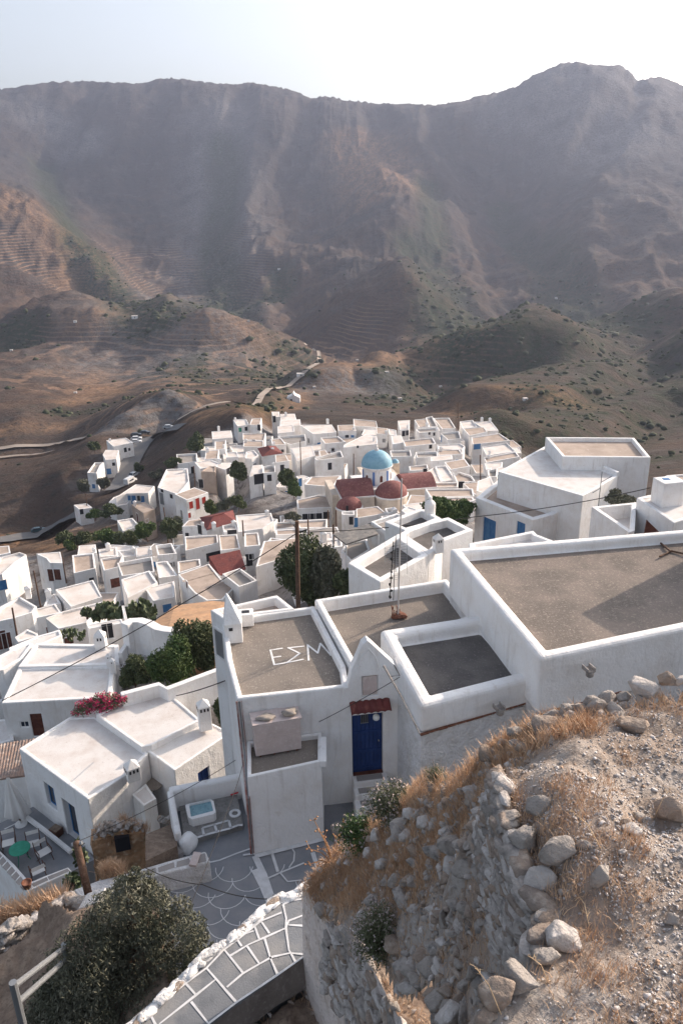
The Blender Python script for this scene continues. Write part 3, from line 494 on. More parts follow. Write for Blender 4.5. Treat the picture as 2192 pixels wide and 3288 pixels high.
for s, wd in (("380,925 340,950 260,985", 13), ("380,925 400,960", 9), ("720,880 840,880", 24), ("40,240 130,290 200,330", 60), ("300,190 500,260", 90), ("1290,150 1450,190", 120), ("1180,230 1400,330", 120)):
    rock = np.maximum(rock, np.clip(masktrack(trk(s), wd)*(jit*1.6), 0, 1))
mk = masktrack(trk("385,925 350,945 300,965"), 12); GZ += mk*(3.5+4*(jit2-.5))
for s, wd in (("170,780 400,770 540,800", 75), ("150,880 420,850", 50), ("350,600 460,620 480,690", 90), ("0,560 120,600 240,680", 70), ("560,820 380,900", 40), ("780,800 1000,790", 50), ("350,680 480,600", 80)):
    terr = np.maximum(terr, masktrack(trk(s), wd))
# near ground is pressed down under the buildings and walls that are built by hand
idx = np.arange(NA*NR).reshape(NR, NA); q = np.stack([idx[:-1, :-1], idx[:-1, 1:], idx[1:, 1:], idx[1:, :-1]], -1).reshape(-1, 4)
V = np.stack([GX, GY, GZ], -1).reshape(-1, 3)
HM = bpy.data.materials.new('hill_ground'); HM.use_nodes = True; t = HM.node_tree; L = t.links; bs = t.nodes['Principled BSDF']; bs.inputs['Roughness'].default_value = 1; bs.inputs['Specular IOR Level'].default_value = .1
at = t.nodes.new('ShaderNodeAttribute'); at.attribute_name = 'cover'; sep = t.nodes.new('ShaderNodeSeparateColor'); L.new(at.outputs['Color'], sep.inputs[0])
tc = t.nodes.new('ShaderNodeTexCoord')
def nz(sc, det=8, ro=.62, sx=1):
    n_ = t.nodes.new('ShaderNodeTexNoise'); n_.inputs['Scale'].default_value = sc; n_.inputs['Detail'].default_value = det; n_.inputs['Roughness'].default_value = ro; L.new(tc.outputs['Object'], n_.inputs['Vector']); return n_.outputs[0]
def mr(src, a, b, c=0., d=1.):
    r = t.nodes.new('ShaderNodeMapRange'); r.inputs[1].default_value = a; r.inputs[2].default_value = b; r.inputs[3].default_value = c; r.inputs[4].default_value = d; L.new(src, r.inputs[0]); return r.outputs[0]
def mx(fac, a, b):
    x = t.nodes.new('ShaderNodeMix'); x.data_type = 'RGBA'; L.new(fac, x.inputs[0])
    for s_, i_ in ((a, 6), (b, 7)):
        if isinstance(s_, tuple): x.inputs[i_].default_value = (*s_, 1)
        else: L.new(s_, x.inputs[i_])
    return x.outputs[2]
def mul(a, b):
    m_ = t.nodes.new('ShaderNodeMath'); m_.operation = 'MULTIPLY'; L.new(a, m_.inputs[0])
    if isinstance(b, float): m_.inputs[1].default_value = b
    else: L.new(b, m_.inputs[1])
    return m_.outputs[0]
c = mx(mr(nz(.006), .40, .60), (.098, .064, .047), (.060, .052, .047))
c = mx(mr(nz(.03, 10), .48, .66), c, (.125, .080, .055))
c = mx(mr(nz(.11, 8, .75), .52, .68), c, (.050, .048, .038))
c = mx(mr(nz(.35, 6, .75), .58, .70), c, (.036, .040, .026))
zr_ = nt_ = None
geo0 = t.nodes.new('ShaderNodeNewGeometry'); sp0_ = t.nodes.new('ShaderNodeSeparateXYZ'); L.new(geo0.outputs['Position'], sp0_.inputs[0]); c = mx(mul(mr(sp0_.outputs[2], -140, 30), .72), c, (.047, .045, .047)); c = mx(mul(mr(nz(.022, 12, .78), .52, .66), .6), c, (.11, .10, .095))  # ground darkened and greyed with height, painting in the upper slope's shade
c = mx(mul(mr(nz(.05, 12, .8), .54, .64), .8), c, (.034, .032, .028))
c = mx(mul(sep.outputs[2], mr(nz(.3, 8), .3, .62)), c, (.30, .18, .105))
geo = t.nodes.new('ShaderNodeNewGeometry'); sp = t.nodes.new('ShaderNodeSeparateXYZ'); L.new(geo.outputs['Position'], sp.inputs[0])
wv = t.nodes.new('ShaderNodeTexWave'); wv.wave_type = 'BANDS'; wv.bands_direction = 'Z'; wv.inputs['Scale'].default_value = .085; wv.inputs['Distortion'].default_value = 3.0; wv.inputs['Detail'].default_value = 3; wv.inputs['Detail Scale'].default_value = .35; L.new(geo.outputs['Position'], wv.inputs['Vector'])
c = mx(mul(mul(mr(wv.outputs[0], .72, .93), at.outputs['Alpha']), mr(nz(.012, 4), .36, .5)), c, (.25, .16, .108))
c = mx(mul(sep.outputs[1], mr(nz(.25, 8, .7), .35, .6)), c, (.17, .165, .165))
c = mx(mul(sep.outputs[0], mr(nz(.22, 8, .75), .3, .55)), c, (.030, .042, .020))
al = t.nodes.new('ShaderNodeAttribute'); al.attribute_name = 'lane'; c = mx(mul(al.outputs['Fac'], mr(nz(.5, 5), .3, .5)), c, (.33, .31, .30))
L.new(c, bs.inputs['Base Color'])
bp = t.nodes.new('ShaderNodeBump'); bp.inputs['Strength'].default_value = .8; bp.inputs['Distance'].default_value = 6.0; L.new(nz(.09, 9, .7), bp.inputs['Height']); L.new(bp.outputs[0], bs.inputs['Normal'])
hill = bigmesh('hillside', V, q, HM, smooth=True); tag(hill, kind='structure')
ca = hill.data.color_attributes.new('cover', 'FLOAT_COLOR', 'POINT'); ca.data.foreach_set('color', np.stack([veg, rock, straw, terr], -1).reshape(-1).astype(np.float32))
lane = np.zeros(GX.shape)
for (Z_, poly_), hs_ in zip(HP, HS):
    cx_ = sum(q_[0] for q_ in poly_)/len(poly_); cy_ = sum(q_[1] for q_ in poly_)/len(poly_); lane = np.maximum(lane, np.clip(1.6-np.hypot(GX-cx_, GY-cy_)/7.5, 0, 1)*(.35 if hs_[0] in 'QA' else 1))
la = hill.data.attributes.new('lane', 'FLOAT', 'POINT'); la.data.foreach_set('value', lane.ravel().astype(np.float32))
# ---------------------------------------------------------------- roads laid on the hillside
def road(name, s, wd, mat, f='D', start=150., dz=.25, step=4.):
    P_ = trk(s, f, start); pts = []
    for a, b in zip(P_[:-1], P_[1:]):
        n_ = max(int(np.linalg.norm((b-a)[:2])/step), 1)
        for i in range(n_): pts.append(a+(b-a)*i/n_)
    pts.append(P_[-1]); pts = np.array(pts)
    for _ in range(3): pts[1:-1] = (pts[:-2]+2*pts[1:-1]+pts[2:])/4
    vs = []; fs = []
    for i, p in enumerate(pts):
        tt = pts[min(i+1, len(pts)-1)]-pts[max(i-1, 0)]; nn = np.array([-tt[1], tt[0]]); nn /= np.linalg.norm(nn)+1e-9
        zz = tz(p[0], p[1])
        for k in (-2, -1, 0, 1, 2):
            x, y = p[0]+nn[0]*wd*k/4, p[1]+nn[1]*wd*k/4; vs.append((x, y, max(zz, tz(x, y))+dz))
    for i in range(len(pts)-1):
        for k in range(4): fs.append((i*5+k, i*5+k+1, i*5+k+6, i*5+k+5))
    mb = MB(); mb.add(vs, fs); return tag(mb.build(name, mat, smooth=True), kind='structure')
road('road', "268,1128 282,1112 292,1090 300,1068 312,1045 330,1022 350,1007 375,996 408,990", 7, ASPH, dz=.5)
road('road', "-20,1246 30,1238 90,1222 150,1204 190,1190", 6, ASPH, dz=.5)
road('road', "408,970 450,966 500,950 545,936 600,912 640,895 668,880 690,866 712,852 728,838 733,818 720,800 702,795", 3.6, DIRT, start=300, dz=1.0)
road('road', "-10,1034 60,1026 130,1020 190,1012", 4.5, DIRT, start=300, dz=.8)
road('track', "-10,1055 60,1046 120,1040", 3, DIRT, start=300, dz=.8)
# scattered low scrub
g_ = np.random.default_rng(77); jj = g_.integers(0, NR-1, 160000); kk_ = g_.integers(0, NA-1, 160000); Rj = R[jj, kk_]; pr = veg[jj, kk_]*.55+.022*(jit2[jj, kk_] > .52)
okk = (Rj > 150) & (Rj < 1300) & (g_.random(160000) < pr*np.clip(Rj/500, .25, 1)) & (lane[jj, kk_] < .1) & (np.abs(ga[jj, kk_]) < .62); jj, kk_ = jj[okk][:14000], kk_[okk][:14000]
bm = bmesh.new(); bmesh.ops.create_icosphere(bm, subdivisions=1, radius=1); sv = np.array([v.co[:] for v in bm.verts]); sf_ = np.array([[v.index for v in f.verts] for f in bm.faces]); bm.free()
n_ = len(jj); print('scrub', n_); sz = (.35+g_.random((n_, 1, 1))**2*1.2)*np.clip(R[jj, kk_]/330, .55, 2.4)[:, None, None]; Vb = sv[None]*(1+g_.normal(size=(n_, len(sv), 1))*.22)*sz*np.array([1.15, 1, .8]); Pb = np.stack([GX[jj, kk_]+g_.normal(size=n_)*2, GY[jj, kk_]+g_.normal(size=n_)*2, GZ[jj, kk_]], 1); Vb = Vb+Pb[:, None]
SCM = M('scrub', (.045, .055, .028), .95, (.075, .08, .04), .05, (.03, .036, .022), .3); tag(bigmesh('scrub', Vb.reshape(-1, 3), (sf_[None]+(np.arange(n_)*len(sv))[:, None, None]).reshape(-1, 3), SCM), 'dark green scrub dotted over the valley and gullies', 'scrub', kind='stuff')
# ---------------------------------------------------------------- build the village
for (f, pts, h, dk, lab, wins, ch), (Z, poly) in zip(HS, HP):
    base = min(tz(*q_) for q_ in poly)-1.5; base = min(base, Z-h)
    size = 'house'; o = thing('house', lab, 'house', (poly[0][0], poly[0][1], base), 'whitewashed village houses')
    pw = random.Random(int(Z*100)).uniform(.17, .26); ph = random.Random(int(Z*77)).choice((.03, .07, .12, .16, .26)) if dk != 'g' else .45
    n_ = len(poly); ins = inset(poly, pw); mb = MB()
    jz = [Z+random.Random(int(abs(q_[0]*977+q_[1]*131))).uniform(-.08, .08) for q_ in poly]
    vs = [(q_[0], q_[1], base) for q_ in poly]+[(q_[0], q_[1], z_) for q_, z_ in zip(poly, jz)]+[(q_[0], q_[1], z_) for q_, z_ in zip(ins, jz)]+[(q_[0], q_[1], Z-ph-.02) for q_ in ins]
    fs = []
    for i in range(n_):
        j = (i+1) % n_; fs += [(i, j, n_+j, n_+i), (n_+i, n_+j, 2*n_+j, 2*n_+i), (2*n_+i, 2*n_+j, 3*n_+j, 3*n_+i)]
    mb.add(vs, fs)
    wm = PLF
    if 'unpainted' in lab or 'stone coloured' in lab: wm = DT
    if dk == 'r':
        mb = MB(); mb.add(vs[:2*n_], [(i, (i+1) % n_, n_+(i+1) % n_, n_+i) for i in range(n_)]); mb.build('wall', wm, o)
        rb = MB(); out_ = inset(poly, -.25); cx = np.mean([q_[0] for q_ in poly]); cy = np.mean([q_[1] for q_ in poly])
        if 'single sloped' in lab:
            hs = sorted(range(4), key=lambda i: out_[i][1]); zz = [Z]*4
            for i in hs[2:]: zz[i] = Z+1.1
            rb.add([(q_[0], q_[1], Z-.1) for q_ in out_]+[(q_[0], q_[1], z_) for q_, z_ in zip(out_, zz)], [(0, 1, 5, 4), (1, 2, 6, 5), (2, 3, 7, 6), (3, 0, 4, 7), (4, 5, 6, 7)])
        else:
            e01 = np.linalg.norm(np.array(out_[1])-np.array(out_[0])); e12 = np.linalg.norm(np.array(out_[2])-np.array(out_[1]))
            k0 = 0 if e01 < e12 else 1
            a_ = (np.array(out_[k0])+np.array(out_[k0+1]))/2; b_ = (np.array(out_[(k0+2) % 4])+np.array(out_[(k0+3) % 4]))/2; sh = min(e01, e12)*.35
            dd = (b_-a_)/np.linalg.norm(b_-a_); a_ = a_+dd*sh; b_ = b_-dd*sh; Rz = Z+min(e01, e12)*.16
            q4 = [out_[(k0+i) % 4] for i in range(4)]
            rb.add([(q_[0], q_[1], Z) for q_ in q4]+[(a_[0], a_[1], Rz), (b_[0], b_[1], Rz)], [(0, 1, 4), (1, 2, 5, 4), (2, 3, 5), (3, 0, 4, 5)])
            rb.tube([(a_[0], a_[1], Rz), (b_[0], b_[1], Rz)], .12)
        ro = rb.build('roof', RED, o)
    else:
        mb.build('wall', wm, o)
        dm = {'w': DWF, 't': DT, 'g': DG}[dk]; db = MB(); di = inset(poly, pw-.02); db.add([(q_[0], q_[1], Z-ph) for q_ in di], [tuple(range(n_))])
        if 'two pale ribs' in lab:
            for (x1, y1, x2, y2) in ((225, 697, 500, 620), (330, 795, 570, 700)): db.ribbon([atz('G', x1, y1, Z-ph+.05), atz('G', x2, y2, Z-ph+.05)], .35, 0, 0)
        ro = db.build('roof', dm, o)
    if not ch and random.Random(int(Z*333)).random() < .3 and dk != 'r':
        t9 = random.Random(int(Z*55)); k9 = t9.randrange(n_); q9 = np.array(poly[k9])*.72+np.array([np.mean([p_[0] for p_ in poly]), np.mean([p_[1] for p_ in poly])])*.28; cb = MB(); chimney(cb, np.array([q9[0], q9[1], Z-ph]), t9.uniform(.5, 1.0), t9.uniform(.2, .32)); cb.build('chimney', PLF, ro)
    if ch:
        for c_ in ch:
            cb = MB(); chimney(cb, atz(f, c_[0], c_[1], Z-ph), 1.0, .3); cb.build('chimney', PLF, ro)
    rr_ = random.Random(int(abs(Z)*991))
    if not wins and rr_.random() < .75 and dk != 'r':
        best = None
        for i in range(n_):
            a_ = np.array(poly[i]); b_ = np.array(poly[(i+1) % n_]); e_ = b_-a_; L_ = np.linalg.norm(e_); nn_ = np.array([e_[1], -e_[0]])/L_; m_ = (a_+b_)/2; fc = -(nn_@m_)/np.linalg.norm(m_)
            if fc > .35 and L_ > 2.2 and (best is None or fc*L_ > best[0]): best = (fc*L_, a_, e_/L_, nn_, L_)
        if best:
            for k9 in range(rr_.choice((1, 1, 2, 2, 3))):
                t_ = best[4]*(.2+.6*rr_.random()); tall = rr_.random() < .35; hh_ = 1.9 if tall else rr_.uniform(.6, 1.1)
                p_ = np.array([*(best[1]+best[2]*t_), Z-.9-hh_/2-rr_.uniform(.2, .5)]); opening('door' if tall else 'window', o, (1, p_, best[2], best[3]), rr_.uniform(.6, 1.), hh_, HH[rr_.choice('kkkkbns')][0])
    for (x, y, w_, h_, kk) in wins:
        ht = wallhit(poly, Z, f, x, y)
        if ht is None: continue
        opening('door' if h_ > 1.7 else 'window', o, ht, w_, h_, HH[kk][0])
# low outbuildings that close the gaps of the village
R9 = random.Random(99); cents = [(np.mean([q_[0] for q_ in pl_]), np.mean([q_[1] for q_ in pl_]), Z_, max(math.hypot(q_[0]-np.mean([a[0] for a in pl_]), q_[1]-np.mean([a[1] for a in pl_])) for q_ in pl_)) for (Z_, pl_), hs_ in zip(HP, HS) if hs_[0] in 'BCGFP']
cnt = 0; put = []
for _ in range(4000):
    if cnt >= 60: break
    c_ = R9.choice(cents); a = R9.uniform(0, 6.28); d_ = c_[3]+R9.uniform(1.5, 5); x, y = c_[0]+math.cos(a)*d_, c_[1]+math.sin(a)*d_
    if y < 75 or y > 215: continue
    if any(math.hypot(x-q[0], y-q[1]) < q[3]*.80+2.2 for q in cents) or any(math.hypot(x-q[0], y-q[1]) < 5.5 for q in put): continue
    ax_ = (np.dot((x, y, tz(x, y)), RT)/np.dot((x, y, tz(x, y)), FW))*1829+784; ay_ = 1176-(np.dot((x, y, tz(x, y)), UP)/np.dot((x, y, tz(x, y)), FW))*1829
    if (500 < ax_ < 660 and 1075 < ay_ < 1190) or ax_ < 230 or ax_ > 1180 or (ay_ < 1010 and ax_ < 520) or (360 < ax_ < 640 and 1340 < ay_) or (ax_ < 470 and ay_ < 1235): continue
    w_ = R9.uniform(1.8, 3.); l_ = R9.uniform(1.8, 3.2); r_ = R9.uniform(-.3, .3); Zt = tz(x, y)+R9.uniform(1.8, 2.8); e = np.array([math.cos(r_), math.sin(r_)]); f_ = np.array([-e[1], e[0]]); pl_ = [tuple(np.array([x, y])+e*w_*i+f_*l_*j) for i, j in ((-1, -1), (1, -1), (1, 1), (-1, 1))]; base = tz(x, y)-2.5
    o = thing('outbuilding', 'small low plain outbuilding squeezed between the village houses', 'outbuilding', (x, y, base), 'low outbuildings between the village houses'); ins = inset(pl_, .18); mb = MB(); ph = R9.choice((.04, .1, .2))
    vs = [(q_[0], q_[1], base) for q_ in pl_]+[(q_[0], q_[1], Zt) for q_ in pl_]+[(q_[0], q_[1], Zt) for q_ in ins]+[(q_[0], q_[1], Zt-ph-.02) for q_ in ins]; fs = []
    for i in range(4): j = (i+1) % 4; fs += [(i, j, 4+j, 4+i), (4+i, 4+j, 8+j, 8+i), (8+i, 8+j, 12+j, 12+i)]
    mb.add(vs, fs); mb.build('wall', PLF, o); mb = MB(); mb.add([(q_[0], q_[1], Zt-ph) for q_ in inset(pl_, .16)], [(0, 1, 2, 3)]); mb.build('roof', R9.choice([DT, DWF, DG]), o)
    if R9.random() < .6: opening('door', o, (1, np.array([*(np.array([x, y])-f_*l_+e*R9.uniform(-.8, .8)), Zt-1.5]), e, -f_), .8, 1.5, R9.choice([DARK, BLUEF, DARK, BROWN]))
    put.append((x, y)); cnt += 1
print('outbuildings', cnt)
# ---------------------------------------------------------------- near houses
def P2(f, pts, Z): return [tuple(atz(f, x, y, Z)[:2]) for x, y in pts]
def shell(o, poly, Z, base, deck, ph=.25, pw=.25, wall=PL, bevel=.05, dname='roof', wname='wall', cuts=None, rim=None):
    poly = ccw(list(poly)); n_ = len(poly); ins = inset(poly, pw); mb = MB()
    vs = [(q_[0], q_[1], base) for q_ in poly]+[(q_[0], q_[1], Z) for q_ in poly]+[(q_[0], q_[1], Z) for q_ in ins]+[(q_[0], q_[1], Z-ph-.02) for q_ in ins]
    fs = [tuple(range(n_-1, -1, -1)), tuple(range(3*n_, 4*n_))]
    for i in range(n_):
        j = (i+1) % n_; fs += [(i, j, n_+j, n_+i), (n_+i, n_+j, 2*n_+j, 2*n_+i), (2*n_+i, 2*n_+j, 3*n_+j, 3*n_+i)]
    mb.add(vs, fs); w_ = mb.build(wname, wall, o, bevel=0)
    if cuts:
        cb = MB()
        for (c_, e_, n2_, ww, hh, dd) in cuts: cb.box(c_, e_*ww/2, n2_*dd, np.array([0, 0, 1.])*hh/2)
        co_ = cb.build('cutter', wall); bo = w_.modifiers.new('c', 'BOOLEAN'); bo.operation = 'DIFFERENCE'; bo.object = co_; bo.solver = 'EXACT'
        if o is not None: co_.location = (0, 0, 0)
        bpy.context.view_layer.update(); dg = bpy.context.evaluated_depsgraph_get(); me = bpy.data.meshes.new_from_object(w_.evaluated_get(dg)); w_.modifiers.clear(); w_.data = me; bpy.data.objects.remove(co_)
    if bevel: b = w_.modifiers.new('b', 'BEVEL'); b.width = bevel; b.segments = 3; b.limit_method = 'ANGLE'; b.angle_limit = math.radians(35)
    db = MB(); di = inset(poly, pw-.03); db.add([(q_[0], q_[1], Z-ph) for q_ in di], [tuple(range(n_))]); r_ = db.build(dname, deck, o)
    return w_, r_, poly
def cut(poly, Z, f, x, y, w_, h_, depth=.16):
    h_t = wallhit(poly, Z, f, x, y)
    if h_t is None: print('NO WALL', f, x, y); return None
    t, p, e, nn = h_t; return (p, np.array([e[0], e[1], 0]), np.array([nn[0], nn[1], 0]), w_, h_, depth)
def fitting(par, c, mat, name='window', frame=None, inn=.13, bars=True, leaf='pane'):
    p, e, n2, w_, h_, dd = c; up = np.array([0, 0, 1.]); q_ = p-n2*inn; fb = MB(); t_ = .045
    for s in (-1, 1):
        fb.box(q_+e*s*(w_/2-t_/2), e*t_/2, n2*.03, up*(h_/2-.002)); fb.box(q_+up*s*(h_/2-t_/2), e*(w_/2-t_), n2*.03, up*t_/2)
    if bars: fb.box(q_, e*.018, n2*.028, up*(h_/2-t_))
    fo = fb.build(name, frame or mat, par); gb = MB(); gb.box(q_-n2*.01, e*(w_/2-t_), n2*.012, up*(h_/2-t_)); gb.build(leaf, mat, fo); return fo
def greekchimney(p, par, w_=.5, h_=1.1, ang=.35, holes=3, name='chimney', mat=PL):
    e = np.array([math.cos(ang), math.sin(ang), 0]); n2 = np.array([-math.sin(ang), math.cos(ang), 0]); up = np.array([0, 0, 1.]); mb = MB(); r_ = w_/2
    b_ = [p+e*r_*i+n2*r_*j for i, j in ((1, 1), (-1, 1), (-1, -1), (1, -1))]; top = [q_+up*h_ for q_ in b_]; ap = p+up*(h_+w_*.6)
    mb.add([q_-up*.1 for q_ in b_]+top+[ap], [(3, 2, 1, 0)]+[(i, (i+1) % 4, 4+(i+1) % 4, 4+i) for i in range(4)]+[(4+i, 4+(i+1) % 4, 8) for i in range(4)])
    c_ = mb.build(name, mat, par, bevel=.02); hb = MB()
    for k in range(holes):
        o_ = (k-(holes-1)/2)*w_*.28
        for (d1, d2) in ((e, n2), (n2, e)):
            for s in (-1, 1): hb.box(p+d1*o_+d2*s*r_*.995+up*(h_-w_*.25), d1*w_*.07, d2*.015, up*w_*.14)
    hb.build('smoke_holes', DARK, c_); return c_
GN = 'whitewashed houses near the viewer'
# --- house with the painted letters (three shells, tower, facade bay)
main = thing('house', 'white house with white capital letters painted on its flat roof and a deep blue door', 'house', (0, 19, -16.8), None)
Zm = -12.75
polyA = P2('J', [(215, 775), (185, 528), (255, 505), (238, 250), (705, 185), (935, 640)], Zm)
F0 = atz('K', 968, 530, -15.8); F1 = atz('K', 1183, 503, -15.8); fe = F1-F0; fe /= np.linalg.norm(fe); fn = np.array([fe[1], -fe[0], 0.]); UPV = np.array([0, 0, 1.])
def onf(f, x, y, off=0.): return atp(f, x, y, F0+fn*off, fn)     # on the facade plane
pa = onf('J', 215, 775); pb = onf('J', 920, 700); ab = [tuple(pa[:2]), tuple(pb[:2]), (pb[0]+.5, pb[1]+.6)]
pA = [tuple(pa[:2])]+[tuple(atz('J', x, y, Zm)[:2]) for x, y in ((150, 520), (125, 300), (240, 250), (705, 185), (900, 560))]+[tuple(pb[:2])]
shell(main, pA, Zm, -17.6, DMID, ph=.22, pw=.17, bevel=.05, dname='roof', wname='wall')
Zb = -12.72
wing = P2('J', [(48, 212), (405, 132), (470, 118), (583, 207), (300, 240), (130, 265)], Zb)
wg, rr_, wp = shell(main, wing, Zb, -19.5, DT, ph=.3, pw=.16, bevel=.04, dname='wing_roof', wname='wing_wall')
# tower chimney on the left corner
tp = atz('J', 133, 318, -12.35); tq = atz('J', 248, 308, -12.35); te = (tq-tp); tw = np.linalg.norm(te); te /= tw; tn = np.array([-te[1], te[0], 0.])
b4 = [tp, tq, tq+tn*.62, tp+tn*.62]; mb = MB(); zt = -12.3
mb.add([(q_[0], q_[1], -19) for q_ in b4]+[(q_[0], q_[1], zt) for q_ in b4]+[tuple((tp+tn*.55+te*tw*.25+UPV*.95))], [(3, 2, 1, 0)]+[(i, (i+1) % 4, 4+(i+1) % 4, 4+i) for i in range(4)]+[(4+i, 4+(i+1) % 4, 8) for i in range(4)])
tw_ = mb.build('tower_chimney', PL, main, bevel=.03); hb = MB(); hb.box(tp+te*tw*.38+UPV*(-.12)-tn*.0, te*.06, tn*.02, UPV*.05); hb.build('smoke_hole', DARK, tw_)
mb = MB(); sp0 = atz('J', 275, 275, Zm-.05); mb.box(sp0+UPV*.08, te*.24, tn*.22, UPV*.22); sb = mb.build('roof_vent', PL, main, bevel=.03); hb = MB(); hb.box(sp0-tn*.0+UPV*.30, te*.12, tn*.09, UPV*.01); hb.build('vent_opening', DARK, sb)
# shutter on the wing side wall
ht = wallhit(wp, Zb, 'J', 115, 425)
if ht: opening('window', main, ht, .5, 1.0, METAL, near=True)
# second roof
Zc = -12.7; polyC = P2('J', [(705, 165), (930, 575)], Zc); s1 = atz('S', 1110, 1245, Zc); s2 = atz('S', 1500, 1720, Zc); s3 = atz('S', 200, 1990, Zc)
pc = [polyC[0], polyC[1], (1.35, 19.15), (1.9, 21.0), tuple(s2[:2]), tuple(s1[:2])]
shell(main, pc, Zc+.12, -17.5, DMID, ph=.42, pw=.2, bevel=.06, dname='second_roof', wname='second_wall')
# facade bay with pointed gable: a slab 0.3 thick
def facepoly(mb, pts, off0, off1, mi=0):
    a = [onf(f, x, y)+fn*off0 for f, x, y in pts]; b = [onf(f, x, y)+fn*off1 for f, x, y in pts]; n_ = len(a)
    mb.add(a+b, [tuple(range(n_)), tuple(range(2*n_-1, n_-1, -1))]+[(i, (i+1) % n_, n_+(i+1) % n_, n_+i) for i in range(n_)], mi)
gp = [('K', 930, 900), ('J', 912, 700), ('J', 935, 592), ('J', 975, 505), ('J', 1005, 430), ('J', 1037, 403), ('J', 1068, 428), ('J', 1112, 470), ('J', 1300, 640)]
mb = MB(); facepoly(mb, [('K', 765, 985), ('J', 885, 705)]+gp[1:]+[('K', 1330, 800)], .015, -.28); fw_ = mb.build('facade', PL, main, bevel=.04)
co_ = MB(); p1 = onf('K', 964, 80); p2 = onf('K', 1184, 503); dz_ = p1[2]-p2[2]; dc = (p1+p2)/2; dw = .86; dc = F0+fe*np.linalg.norm(F1-F0)/2; dc[2] = (p1[2]+F0[2])/2
n1 = onf('J', 1053, 690); cutb = MB(); cutb.box(dc, fe*.445, fn*.16, UPV*(dz_/2)); cutb.box(n1, fe*.235, fn*.06, UPV*.34); cutb.box(onf('J', 1037, 520)*0+onf('J', 1037, 545), fe*.0001, fn*.0001, UPV*.0001)
cutb.v = cutb.v[:16]; cutb.f = cutb.f[:12]; cutb.m = cutb.m[:12]
co2 = cutb.build('cutter', PL); bo = fw_.modifiers.new('c', 'BOOLEAN'); bo.object = co2; bo.solver = 'EXACT'; co2.location = (0, 0, 0)
fw_.modifiers.move(1, 0)
bpy.context.view_layer.update(); dg = bpy.context.evaluated_depsgraph_get(); me = bpy.data.meshes.new_from_object(fw_.evaluated_get(dg)); fw_.modifiers.clear(); fw_.data = me; bpy.data.objects.remove(co2)
# niche panel and gable moulding
mb = MB(); mb.box(n1-fn*.03, fe*.2, fn*.012, UPV*.3); mb.build('niche_panel', PINK, main)
mb = MB()
gm = [onf(f, x, y)+fn*.03 for f, x, y in (('J', 965, 600), ('J', 1002, 500), ('J', 1043, 452), ('J', 1085, 500), ('J', 1115, 590))]
for a_, b_ in zip(gm[:-1], gm[1:]): mb.tube([a_, b_], .018, 4)
mb.build('gable_moulding', PL, main)
# door
dr = MB(); q_ = dc-fn*.09; hh = dz_/2-.01
dr.box(q_, fe*.43, fn*.025, UPV*hh)
for i in range(7): dr.box(q_+fe*(-.36+.12*i)+fn*.03, fe*.052, fn*.012, UPV*(hh-.08))
for zf in (-.88, -.3, .3, .88): dr.box(q_+UPV*hh*zf+fn*.045, fe*.42, fn*.01, UPV*.05)
do = dr.build('door', BLUE, main, bevel=.006)
gr = MB(); g0 = q_+UPV*(hh-.28)-fe*.08
gr.box(g0+fn*.052, fe*.11, fn*.006, UPV*.16)
gr.build('door_window', DARK, do); gr = MB()
for i in range(4): gr.tube([g0+fn*.07+fe*(-.09+.06*i)-UPV*.17, g0+fn*.07+fe*(-.09+.06*i)+UPV*.17], .008, 5)
for s in (-1, 1): gr.tube([g0+fn*.07-fe*.12+UPV*.15*s, g0+fn*.07+fe*.12+UPV*.15*s], .008, 5)
gr.build('door_grille', METAL, do)
gr = MB(); gr.tube([q_+fe*.33+fn*.05, q_+fe*.33+fn*.11], .022, 8); gr.build('door_knob', METAL, do)
# tiled canopy
cl = onf('J', 925, 800); cr = onf('J', 1172, 765); ce = (cr-cl); cw = np.linalg.norm(ce[:2]); ce = np.array([ce[0], ce[1], 0])/cw; cl[2] = cr[2] = (cl[2]+cr[2])/2
mb = MB(); nt_ = 6
vs = []; N_ = nt_*8
for j, (o_, dz2) in enumerate(((0., 0.), (.16, -.07), (.34, -.19))):
    for i in range(N_+1):
        u_ = i/N_; ph_ = u_*nt_*2*math.pi; vs.append(cl+ce*cw*u_+fn*(o_)+UPV*(dz2+.035*abs(math.sin(ph_/2))+.0))
fs = [(j*(N_+1)+i, j*(N_+1)+i+1, (j+1)*(N_+1)+i+1, (j+1)*(N_+1)+i) for j in range(2) for i in range(N_)]
mb.add(vs, fs); cn = mb.build('door_canopy', RED, main, smooth=True); md = cn.modifiers.new('t', 'SOLIDIFY'); md.thickness = .02
mb = MB(); mb.box(cl+ce*cw*.5+fn*.16+UPV*(-.20), ce*(cw/2-.02), fn*.15, UPV*.025); mb.build('canopy_shelf', PL, main, bevel=.01)
lp = onf('J', 1083, 860)+fn*.2; mb = MB(); mb.lathe(lp-UPV*.11, [(0, 0), (.06, .015), (.09, .05), (.10, .10), (.09, .15), (.05, .19), (0, .2)], 16); mb.build('door_lamp', M('lamp_glass', (.75, .75, .72), .3), main, smooth=True)
